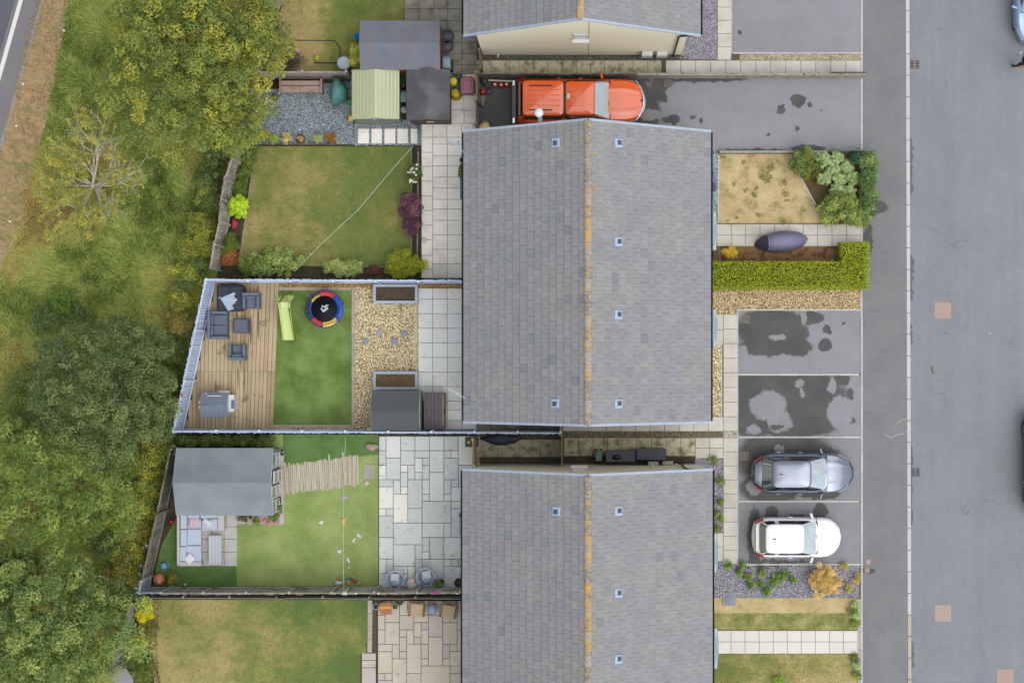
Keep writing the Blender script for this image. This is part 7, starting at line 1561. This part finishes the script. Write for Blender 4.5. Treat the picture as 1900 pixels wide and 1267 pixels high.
tree('dark green round tree by the lower left corner of the slanting fence', 190, 722, 5.2, 2.9, 2.9, 400, .24, 74, .095, [((94, 108, 62), 4), ((76, 92, 54), 4), ((112, 124, 74), 3), ((60, 76, 46), 2)], 12, name='dense_tree', wob=.07)
tree('feathery mid green tree at the left edge below the dense round tree', 95, 905, 4.6, 3.0, 2.1, 230, .32, 80, .18, [((112, 128, 58), 4), ((92, 112, 54), 3), ((134, 146, 74), 2), ((74, 94, 46), 2)], 21, name='ash_tree', aspect=.2, squash=(1.15, .85), wob=.16)
tree('broad deep green tree filling the bottom left corner', 92, 1180, 5.6, 3.25, 3.2, 300, .3, 96, .115, [((100, 118, 62), 4), ((76, 98, 54), 4), ((124, 138, 74), 3), ((142, 152, 78), 1)], 33, name='sycamore_tree', wob=.14)
tree('dark leafy tree at the very left edge between the feathery and corner trees', -10, 1085, 3.4, 1.5, 2.0, 60, .33, 100, .13, [((84, 102, 54), 4), ((66, 86, 46), 4)], 37, name='sycamore_tree')
# the sparse tree: pale bare branches with tufts of yellow leaves
root = thing('sparse_tree', 'sparse tree with bare pale branches and yellow leaf tufts in the meadow', 'tree', tuple(P(186, 350))); b = P(186, 350, -.03)
mb = MB(); mb.tube([b, b + Vector((.02, .05, .7)), b + Vector((.0, .0, 1.3))], [.15, .12, .1], 8); put(mb, 'trunk', barkg, root)
tips = []; rb = random.Random(5)
def grow(mb, p, d, L, r, lev):
    k = 5; pts = [p]; rad = [r]; dd = d.copy()
    for i in range(k):
        q_ = .13 if lev == 0 else .3; dd = (dd + Vector((rb.uniform(-q_, q_), rb.uniform(-q_, q_), rb.uniform(-.12, .14)))).normalized(); pts.append(pts[-1] + dd * L / k); rad.append(r * (1 - .6 * (i + 1) / k))
    mb.tube(pts, rad, 5 if lev < 2 else 3)
    if lev >= 1: tips.append(tuple(pts[-1])); 
    if lev >= 2 and rb.random() < .6: tips.append(tuple(pts[3]))
    if lev < 3:
        for _ in range(4 if lev < 2 else 2):
            i = rb.randint(1, k); a = rb.uniform(-.95, .95); n2 = Vector((dd.x * math.cos(a) - dd.y * math.sin(a), dd.x * math.sin(a) + dd.y * math.cos(a), dd.z + rb.uniform(-.15, .3))).normalized(); grow(mb, pts[i], n2, L * rb.uniform(.5, .75), r * .55, lev + 1)
for i in range(12):
    a = i * 2 * math.pi / 12 + rb.uniform(-.12, .12); mb = MB(); grow(mb, b + Vector((0, 0, rb.uniform(.8, 1.3))), Vector((math.cos(a), math.sin(a), rb.uniform(.35, .8))).normalized(), rb.uniform(1.25, 1.8), .06, 0); put(mb, 'branch', barkg, root)
tips = np.array([q for q in tips if rb.random() < .7]); side = tips[:, 0] - b.x; keep = rng.random(len(tips)) < np.where(side > .6, .55, 1.0); tips = tips[keep]
lm = np.column_stack([tips, rng.uniform(.1, .24, len(tips))]); leaves('foliage', lm, 24, .08, [((172, 168, 78), 4), ((154, 158, 82), 3), ((186, 176, 74), 2), ((132, 144, 74), 1.5)], root, aspect=.5, inner=.4, shell=.95, gain=1.9)

def bush(label, px, py, r, h, pal, n=14, lr=.16, per=70, size=.07, seed=None, name='bush', cat='bush', squash=(1, 1), rot=0.0, group=None, zr=None, wob=.1, stem=True, **kw):
    """r in photo pixels"""
    zr = h * .6 if zr is None else zr; c = P(px, py, zr); seed = seed or int(px * 7 + py) % 997; root = thing(name, label, cat, (c.x, c.y, 0), group=group)
    Rw = r / S / (H / (H - zr)); lp = dome(c.x, c.y, h * .25, Rw, h * .65, n, lr, seed, .6, squash, rot, wob); l2_ = dome(c.x, c.y, h * .15, Rw * .8, h * .5, max(4, n // 2), lr * 1.1, seed + 1, .6, squash, rot, 0); lp = np.concatenate([lp, l2_]); leaves('foliage', lp, per, size, pal, root, **kw)
    if stem: mb = MB(); mb.tube([(c.x, c.y, -.02), (c.x + .02, c.y, h * .5)], [.035, .02], 6); put(mb, 'stem', barkm, root)
    return root
BR = [((134, 140, 56), 3), ((104, 116, 50), 4), ((160, 158, 62), 1.5), ((112, 100, 56), .6)]; HG = [((92, 108, 58), 4), ((74, 92, 50), 4), ((118, 128, 66), 2)]
row = [(402, 290, 26, HG, 'dark leafy shrub beyond the fence just below the big tree'), (384, 335, 24, HG, 'dark green shrub outside the curved fence, above its middle'), (388, 372, 20, HG + [((130, 138, 60), 2)], 'mixed green shrub outside the middle of the curved fence'), (372, 415, 26, BR, 'yellow green shrub outside the lower part of the curved fence'), (378, 455, 20, BR, 'shrub with yellow flowers close against the curved fence'), (352, 462, 22, BR, 'loose yellow green shrub a little out from the curved fence foot'),
       (348, 505, 26, BR, 'yellow green shrub at the corner where the fence turns'), (362, 490, 16, HG, 'small dark shrub tucked against the fence corner'), (336, 555, 20, BR, 'scrubby shrub outside the upper slanting blue fence'), (332, 600, 20, [((142, 124, 74), 3), ((112, 110, 52), 3)], 'brownish shrub outside the middle of the slanting blue fence'), (318, 645, 22, HG, 'dark shrub outside the slanting blue fence beside the dense tree'), (345, 525, 16, HG, 'small dark green shrub just outside the deck corner'),
       (306, 705, 20, HG, 'dark shrub squeezed between the dense tree and slanting fence'), (300, 770, 20, HG, 'low dark shrub outside the lower slanting blue fence'), (292, 838, 26, BR, 'bright bramble mass outside the fence at the summerhouse corner'), (268, 862, 24, BR, 'bramble mass left of the summerhouse, near the dense tree'), (278, 900, 26, BR, 'bramble mass outside the dark fence behind the summerhouse'), (262, 940, 28, BR, 'bramble mass outside the dark fence level with the summerhouse front'), (235, 905, 28, HG + BR[:1], 'darker bramble mass between the feathery tree and the fence'),
       (228, 960, 30, BR, 'bramble mass level with the corner sofa, away from the fence'), (255, 985, 28, [((150, 132, 66), 3), ((120, 116, 50), 3), ((96, 104, 44), 2)], 'browner bramble mass outside the fence level with the sofa'), (240, 1030, 28, BR, 'bramble mass with lilac flowers outside the fence corner'), (222, 1065, 26, [((150, 130, 66), 2), ((116, 116, 50), 3), ((90, 100, 44), 2)], 'bramble mass left of the pale fence panel'), (200, 1010, 28, HG, 'dark bramble mass between the feathery and corner trees'), (185, 950, 26, HG + BR[:1], 'bramble mass below the feathery tree'),
       (232, 1105, 20, HG, 'dark low shrub outside the grey winding fence top'), (160, 565, 0, HG, ''), (120, 560, 24, [((96, 124, 52), 4), ((78, 104, 48), 3)], 'bright green shrub alone in the lower meadow'), (88, 590, 26, [((94, 110, 62), 3), ((78, 96, 54), 3)], 'grey green shrub in the meadow left of the dense tree'), (150, 590, 22, [((94, 110, 62), 3), ((78, 96, 54), 3)], 'grey green shrub touching the top of the dense tree'), (40, 720, 30, [((108, 122, 60), 3), ((90, 106, 54), 3)], 'loose pale shrub at the left edge by the dense tree'), (60, 790, 34, [((108, 122, 60), 3), ((86, 102, 52), 3)], 'loose shrub mass between dense tree and feathery tree'), (20, 800, 30, HG, 'dark shrub at the left edge above the feathery tree'), (250, 855, 24, HG, 'dark shrub under the right edge of the dense tree')]
for (px, py, r, pal, lab) in row:
    if r: bush(lab, px, py, r, 1.3 if px > 180 else 1.0, pal, 26, .2, 75, .085, name='bramble' if 'bramble' in lab else 'shrub', cat='bramble' if 'bramble' in lab else 'shrub', wob=.22)
for (px, py) in ((277, 1005), (268, 1020), (262, 1060), (258, 1093), (280, 1100), (285, 1090)): pass
o = thing('climbing_flowers', 'lilac flowers climbing over the corner of the dark fence', 'flowers', tuple(P(265, 1055))); leaves('blossom', np.array([[*P(a, b_, 1.25)[:2], 1.2, .07] for a, b_ in ((284, 1000), (272, 1012), (262, 1050), (258, 1064), (254, 1092), (282, 1100), (262, 1093), (274, 1040))]), 14, .05, [((196, 180, 222), 3), ((214, 206, 232), 1)], o, aspect=.8)
# upper garden borders
for (px, py, r, sq, lab) in ((462, 292, 15, (.8, 1.3), 'leafy border plant inside the curved fence, highest'), (452, 325, 16, (.8, 1.2), 'leafy border plant inside the curved fence, second down'), (446, 352, 14, (.9, 1), 'leafy border plant just above the lime bush'), (428, 450, 14, (.8, 1.2), 'dull green border plant below the red cover'), (420, 468, 12, (1, 1), 'low border plant at the foot of the curved fence')): bush(lab, px, py, r, .6, [((100, 118, 48), 4), ((78, 98, 42), 4), ((126, 138, 58), 1)], 16, .13, 80, .065, squash=sq, name='border_plant', cat='plant')
bush('bright lime green rounded bush against the curved silvered fence', 443, 385, 18, .9, [((172, 200, 48), 5), ((148, 180, 44), 3), ((194, 214, 70), 2)], 26, .12, 110, .05, squash=(.95, 1.25), wob=.05)
bush('bronze spiky plant at the foot of the curved fence', 425, 478, 16, .6, [((142, 84, 54), 4), ((168, 108, 70), 2), ((96, 82, 46), 1)], 14, .14, 45, .16, name='bronze_plant', cat='plant', aspect=.16)
bush('broad grey green shrub at the bottom of the upper lawn, left', 510, 487, 27, 1.0, [((134, 152, 84), 4), ((108, 128, 66), 4), ((162, 174, 104), 1.5)], 34, .17, 70, .085, squash=(1.8, .95))
bush('low green shrub between the bronze plant and broad shrub', 463, 494, 18, .7, [((86, 104, 50), 4), ((112, 124, 60), 2)], 16, .15, 70, .08, squash=(1.3, .8))
bush('pale striped grass tuft at the bottom of the upper lawn, middle', 636, 497, 20, .6, [((150, 164, 96), 4), ((172, 180, 112), 3), ((118, 134, 70), 2)], 22, .14, 50, .2, name='ornamental_grass', cat='grass tuft', squash=(1.9, .75), aspect=.12)
bush('rounded yellow green bush at the bottom of the upper lawn, right', 752, 491, 30, 1.1, [((140, 146, 38), 4), ((116, 126, 38), 4), ((168, 168, 52), 1.5)], 40, .16, 100, .055, squash=(1.25, .85), wob=.05)
bush('low dark red plant between the grass tuft and rounded bush', 690, 503, 10, .4, [((112, 70, 62), 3), ((84, 60, 50), 3)], 8, .1, 60, .06, squash=(1.6, .7), name='red_plant', cat='plant')
bush('purple leaved round shrub at the right edge of the upper lawn', 761, 383, 21, 1.2, [((104, 66, 84), 4), ((82, 52, 68), 4), ((134, 92, 106), 2)], 30, .15, 110, .06, name='purple_shrub', cat='shrub', squash=(1, 1.1)); 
bush('smaller purple leaved shrub merging below the round one', 764, 418, 16, 1.0, [((98, 62, 78), 4), ((76, 50, 62), 4), ((126, 86, 98), 2)], 20, .15, 110, .06, name='purple_shrub', cat='shrub', squash=(.9, 1.2))
r_ = bush('rose bush with cream blooms at the right edge of the upper lawn', 768, 325, 12, .9, [((84, 102, 50), 4), ((104, 120, 60), 2)], 14, .12, 60, .06, name='rose_bush', squash=(1, 1.7))
for i in range(15):
    p_ = P(766 + random.uniform(-9, 9), 325 + random.uniform(-20, 18), 1.0); mb = MB(); mb.ball((p_.x, p_.y, .95 + random.uniform(-.1, .1)), random.uniform(.035, .065), 9, 6); put(mb, 'bloom', mat('cream_bloom', C(238, 234, 214), .8, n1=(30, .08)), r_)
for (px, py, r, pal, lab) in ((507, 258, 8, [((150, 164, 70), 3), ((124, 142, 62), 2)], 'round green potted shrub, leftmost in the row below the slate yard'), (531, 256, 10, [((206, 192, 142), 3), ((160, 156, 96), 2), ((180, 160, 100), 2)], 'cream flowering plant, second in the row below the slate yard'), (588, 257, 8, [((150, 158, 96), 3), ((170, 172, 116), 2)], 'pale green cushion plant, fourth in the row below the slate yard'), (614, 256, 10, [((166, 116, 54), 3), ((136, 96, 48), 2)], 'rusty orange plant, last in the row below the slate yard')): bush(lab, px, py, r, .4, pal, 12, .08, 60, .045, name='potted_plant', cat='plant')
pot('dark round pot with dried plant, third in the row below the slate yard', 558, 258, .18, .25, (66, 60, 54), (150, 118, 84)); bush('dried tan plant in the dark round pot below the slate yard', 558, 257, 5, .45, [((190, 160, 110), 3), ((150, 120, 80), 2)], 6, .06, 40, .04, stem=False, name='dried_plant', cat='plant')
bush('yellowish shrub at the left foot of the slate yard fence', 487, 250, 10, .6, [((176, 168, 60), 3), ((136, 136, 54), 3)], 10, .12, 60, .07)
# top garden
bush('dark leafless looking purple grey shrub by the goal', 541, 112, 21, .9, [((74, 66, 66), 4), ((94, 84, 82), 2), ((58, 52, 50), 3)], 26, .16, 70, .06, aspect=.25, name='dark_shrub', cat='shrub'); bush('yellow green shrub squeezed against the large shed', 661, 104, 14, 1.1, [((176, 176, 76), 4), ((142, 150, 64), 3), ((200, 190, 100), 1)], 20, .14, 80, .07, squash=(.75, 1.5)); bush('grey green shrub under the leaning top fence', 506, 42, 18, .8, [((88, 104, 76), 4), ((72, 90, 62), 3)], 22, .15, 80, .06, squash=(.7, 1.6))
# front garden
OL = [((122, 136, 68), 4), ((92, 112, 56), 4), ((150, 158, 84), 1.5)]
bush('leafy olive green shrub at the top of the scorched front lawn', 1492, 303, 26, 1.0, [((106, 128, 66), 4), ((80, 104, 54), 4), ((120, 112, 44), 1.5)], 34, .15, 90, .07); bush('low dark bronze shrub right of the leafy olive shrub', 1512, 314, 15, .7, [((96, 96, 42), 4), ((76, 78, 38), 4)], 16, .13, 80, .06)
SG = [((158, 176, 122), 5), ((138, 160, 106), 3), ((176, 190, 140), 2)]
for i, (px, py, r, lab) in enumerate(((1528, 297, 15, 'sage green cushion, topmost left of the cluster'), (1552, 293, 13, 'sage green cushion, topmost right of the cluster'), (1546, 313, 12, 'sage green cushion in the upper middle of the cluster'), (1572, 309, 12, 'sage green cushion on the upper right of the cluster'), (1530, 331, 13, 'sage green cushion on the left of the cluster'), (1557, 333, 13, 'sage green cushion at the centre of the cluster'), (1583, 332, 13, 'sage green cushion on the right by the rail'), (1552, 355, 15, 'sage green cushion at the lower left of the cluster'), (1576, 356, 12, 'sage green cushion at the lower right of the cluster'))):
    bush(lab, px, py, r, .7, SG, 34, .075, 130, .032, name='sage_cushion_plant', cat='plant', group='sage green cushion plants in the front corner', wob=.04, stem=False)
bush('dark blue green shrub at the top right corner of the front garden', 1590, 293, 14, .9, [((64, 92, 64), 4), ((50, 76, 56), 3)], 16, .13, 90, .06)
for i, (py, lab) in enumerate(((300, 'topmost'), (330, 'second'), (358, 'third'), (386, 'fourth'))): bush('olive hedge clump spilling over the footway, %s from the driveway' % lab, 1611, py, 17, 1.15, [((104, 128, 72), 4), ((80, 106, 60), 4), ((128, 146, 86), 1.5)], 22, .15, 90, .075, squash=(.85, 1.15), name='hedge_clump', cat='hedge', group='olive hedge clumps along the footway')
bush('large olive shrub overhanging the slab path beside the footway', 1562, 388, 37, 1.1, OL, 60, .17, 90, .08, squash=(1.15, .85)); bush('lower end of the olive shrubs at the garden corner', 1592, 400, 20, 1.0, OL, 24, .15, 90, .08)
bush('yellow wispy shrub beside the front porch', 1355, 468, 12, .7, [((206, 180, 62), 4), ((180, 156, 56), 3)], 14, .1, 55, .07, aspect=.2)
sheet('flower_bed', R(1338, 457, 1560, 487), .002, mat('dry_bed', C(140, 110, 74), .95, n1=(4, .2), n2=(30, .3), c2=C(100, 76, 52), c2r=(3.5, .48, .6), bump=(30, .02)))
sheet('flower_bed', [(1486, 330), (1597, 286), (1597, 414), (1528, 414)], -.002, mat('brown_bed', C(104, 86, 56), .95, n1=(5, .25), n2=(30, .3)))
# clipped hedges
def hedge(label, boxes, h, pal, dens=420, size=.055, jit=.2):
    root = thing('hedge', label, 'hedge', tuple(P((boxes[0][0] + boxes[0][2]) / 2, (boxes[0][1] + boxes[0][3]) / 2))); pts = []
    for (x0, y0, x1, y1) in boxes:
        a, c = P(x0, y0, h), P(x1, y1, h); xa, xb, ya, yb = a.x, c.x, c.y, a.y; mb = MB(); mb.box(xa + .12, ya + .12, 0, xb - .12, yb - .12, h - .1); put(mb, 'twigs', mat('hedge_core', C(70, 78, 30), .95, n1=(8, .3)), root)
        nt = int((xb - xa) * (yb - ya) * dens * 1.5); p = np.column_stack([rng.uniform(xa, xb, nt), rng.uniform(ya, yb, nt), h + rng.normal(0, .03, nt)]); pts.append(np.column_stack([p, np.tile([0, 0, 1.0], (nt, 1))]))
        for (u0, v0, u1, v1, nx, ny) in ((xa, ya, xb, ya, 0, -1), (xa, yb, xb, yb, 0, 1), (xa, ya, xa, yb, -1, 0), (xb, ya, xb, yb, 1, 0)):
            L = math.hypot(u1 - u0, v1 - v0); ns_ = int(L * h * dens); s = rng.random(ns_); p = np.column_stack([u0 + (u1 - u0) * s + rng.normal(0, .03, ns_), v0 + (v1 - v0) * s + rng.normal(0, .03, ns_), rng.uniform(0, h, ns_)]); pts.append(np.column_stack([p, np.tile([nx, ny, .3], (ns_, 1))]))
    A = np.concatenate(pts); n = len(A); pos = A[:, :3]; nb = smooth_noise(pos[:, :2], 2.2, 4); pos[:, 2] += (nb - .5) * .07
    nrm = A[:, 3:] * .8 + rng.normal(0, .45, (n, 3)); nrm /= np.linalg.norm(nrm, axis=1)[:, None]; ax = rng.normal(size=(n, 3)); ax -= nrm * (ax * nrm).sum(1)[:, None]; ax /= np.linalg.norm(ax, axis=1)[:, None]; b_ = np.cross(nrm, ax); L = size * rng.uniform(.7, 1.4, n); W = L * .6
    V = np.zeros((n, 4, 3)); V[:, 0] = pos - ax * (L / 2)[:, None]; V[:, 1] = pos - b_ * (W / 2)[:, None]; V[:, 2] = pos + ax * (L / 2)[:, None]; V[:, 3] = pos + b_ * (W / 2)[:, None]
    t_ = pick(pal, n) * rng.uniform(1 - jit, 1 + jit, (n, 1)) * 1.3; me = fast_mesh('foliage', V.reshape(-1, 3), 4, np.arange(n * 4), np.repeat(t_, 4, 0), leafm); o = bpy.data.objects.new('foliage', me); COL.objects.link(o); o.parent = root; o.location = -WL[root.name]; return root
LH = [((186, 200, 44), 5), ((158, 176, 38), 4), ((206, 214, 66), 2), ((120, 138, 36), 2)]
hedge('long clipped lime green hedge between the front path and golden gravel', [(1306, 486, 1612, 534)], 1.15, LH, 700, .055); hedge('short clipped lime green hedge block at the footway corner', [(1562, 450, 1613, 485)], 1.15, LH, 700, .055)
# slate bed plants, dry bush and front edges
bush('round dry golden brown bush in the plum slate bed', 1530, 1076, 30, .95, [((196, 170, 106), 5), ((166, 140, 84), 3), ((214, 192, 132), 2), ((120, 96, 56), 1)], 60, .12, 110, .045, name='dry_bush')
for i, (px, py, r, lab) in enumerate(((1352, 1048, 7, 'small green plant nearest the porch in the plum slate'), (1378, 1047, 5, 'tiny green plant at the edge of the lower bay'), (1371, 1062, 6, 'small round green plant below the bay corner'), (1388, 1070, 8, 'taller grey green plant in the plum slate'), (1414, 1060, 8, 'leafy green plant in the upper middle of the plum slate'), (1393, 1086, 6, 'small green tuft low in the plum slate'), (1412, 1083, 5, 'tiny green tuft in the middle of the plum slate'), (1443, 1072, 11, 'largest green plant in the plum slate bed'), (1457, 1064, 8, 'green plant right of the largest one'), (1422, 1097, 8, 'green plant at the lower edge of the plum slate'), (1434, 1082, 8, 'loose green plant below the largest one'), (1471, 1076, 6, 'narrow green tuft right of the leafy group'), (1566, 1049, 7, 'yellow green weeds right of the dry bush by the bay'), (1590, 1072, 8, 'straw coloured weeds at the right end of the plum slate'), (1575, 1090, 9, 'brownish weeds right of the dry bush'))):
    pal = [((112, 136, 62), 4), ((88, 116, 52), 4), ((140, 156, 80), 1)] if px < 1500 else [((176, 152, 84), 3), ((150, 150, 80), 2)]; bush(lab, px, py, r, .35, pal, 10, .07, 50, .05, name='slate_plant', cat='plant', stem=False, wob=.2)
for (px, py, r, lab) in ((1325, 853, 9, 'spiky green plant at the top of the narrow plum slate bed'), (1337, 893, 8, 'green plant second down the narrow plum slate bed'), (1337, 931, 5, 'small green plant in the middle of the narrow slate bed'), (1332, 952, 6, 'green plant fourth down the narrow slate bed'), (1338, 962, 4, 'tiny green plant near the lower end of the slate bed'), (1330, 981, 7, 'green plant at the lower end of the narrow slate bed')): bush(lab, px, py, r, .35, [((124, 144, 62), 4), ((96, 120, 50), 4), ((156, 170, 86), 1)], 8, .07, 50, .06, name='slate_plant', cat='plant', aspect=.3, stem=False, wob=.2)
for (px, py, r, pal, lab) in ((1588, 1122, 8, SG, 'pale leafed plant at the footway end of the straw strip'), (1588, 1140, 9, SG, 'pale leafed plant above the white path end'), (1584, 1132, 11, OL, 'green plant beside the pale one at the strip end'), (1588, 1156, 8, OL, 'green plant nearest the white path at the footway'), (1587, 1224, 9, OL, 'green plant just below the white path at the footway'), (1590, 1236, 6, SG, 'pale plant second below the white path at the footway'), (1590, 1252, 7, OL, 'dark green plant at the bottom right garden edge'), (1446, 1262, 10, [((140, 170, 60), 3), ((112, 144, 54), 3)], 'bright green plant at the lower edge of the front lawn')): bush(lab, px, py, r, .35, pal, 10, .08, 50, .05, name='edge_plant', cat='plant', stem=False)
for px in (350, 385, 420, 455, 490): bush('dark ivy clump %s behind the summerhouse under the blue grey fence' % {350: 'nearest the dark fence', 385: 'second from the dark fence', 420: 'in the middle', 455: 'fourth from the dark fence', 490: 'nearest the lawn'}[px], px, 818, 17, .9, HG, 16, .14, 60, .06, squash=(1.3, .6), name='ivy_clump', cat='ivy')
# lowest back garden border
for (px, py, r, pal, lab) in ((270, 1122, 13, [((172, 176, 50), 3), ((136, 146, 48), 3)], 'yellow green shrub at the top of the lowest garden border'), (268, 1138, 15, [((214, 204, 34), 5), ((182, 178, 40), 3)], 'bright yellow shrub at the top of the lowest garden border'), (256, 1190, 15, [((196, 190, 40), 4), ((150, 154, 44), 3)], 'yellow shrub half way down the lowest garden border'), (275, 1165, 18, [((124, 122, 66), 3), ((98, 100, 50), 3)], 'olive brown shrub between the two yellow ones'), (255, 1212, 14, [((98, 116, 52), 3), ((78, 96, 44), 3)], 'green shrub below the lower yellow one'), (266, 1248, 20, [((92, 108, 46), 3), ((116, 128, 54), 2)], 'green shrub at the bottom of the lowest garden border'), (243, 1220, 16, HG, 'dark overhanging shrub at the winding fence end')): bush(lab, px, py, r, .8, pal, 20, .14, 80, .06)
mb = MB(); mb.tube([P(x, y_, .02) for x, y_ in ((276, 1175), (279, 1200), (284, 1228), (292, 1250), (296, 1270))], .02, 5); put(mb, 'edging_cord', mat('dark_edging', C(84, 68, 52), .9), label='thin dark curved edging at the left of the lowest lawn', category='edging')
bush('drooping plant in the rimmed pot beside the orange planter', 320, 1073, 11, .6, [((136, 126, 46), 3), ((96, 98, 42), 3)], 10, .1, 60, .06, name='potted_plant', cat='plant'); bush('trailing green plant in the terracotta pot at the fence', 813, 1084, 9, .6, [((120, 138, 76), 3), ((96, 116, 60), 3)], 10, .08, 60, .05, name='potted_plant', cat='plant')
for (px, py, r, lab) in ((449, 960, 8, 'brown shrub in the gap beside the sofa and summerhouse'), (476, 967, 6, 'small green plant in the pot row below the summerhouse'), (508, 958, 9, 'dark leafy plant at the front corner of the summerhouse'), (519, 945, 6, 'small green plant beside the summerhouse windows')): bush(lab, px, py, r, .35, OL if 'brown' not in lab else [((130, 116, 92), 3), ((100, 90, 70), 2)], 8, .07, 60, .045, name='potted_plant', cat='plant')
bush('small green plant against the upper house wall by the aerial', 857, 320, 7, .8, [((120, 136, 60), 3), ((92, 110, 50), 3)], 10, .09, 60, .06, name='wall_plant', cat='plant', squash=(.7, 1.5))
blades([(268, 1112), (300, 1112), (290, 1180), (300, 1290), (240, 1290), (262, 1180)], 500, (.05, .14), [((110, 96, 62), 1), ((136, 122, 76), 1), ((112, 116, 58), 1)], name='dry_grass', width=.014)
blades([(884, 850), (1040, 850), (1040, 858), (884, 858)], 300, (.04, .1), [((88, 96, 44), 1), ((120, 124, 56), 1)], name='weeds', width=.012)
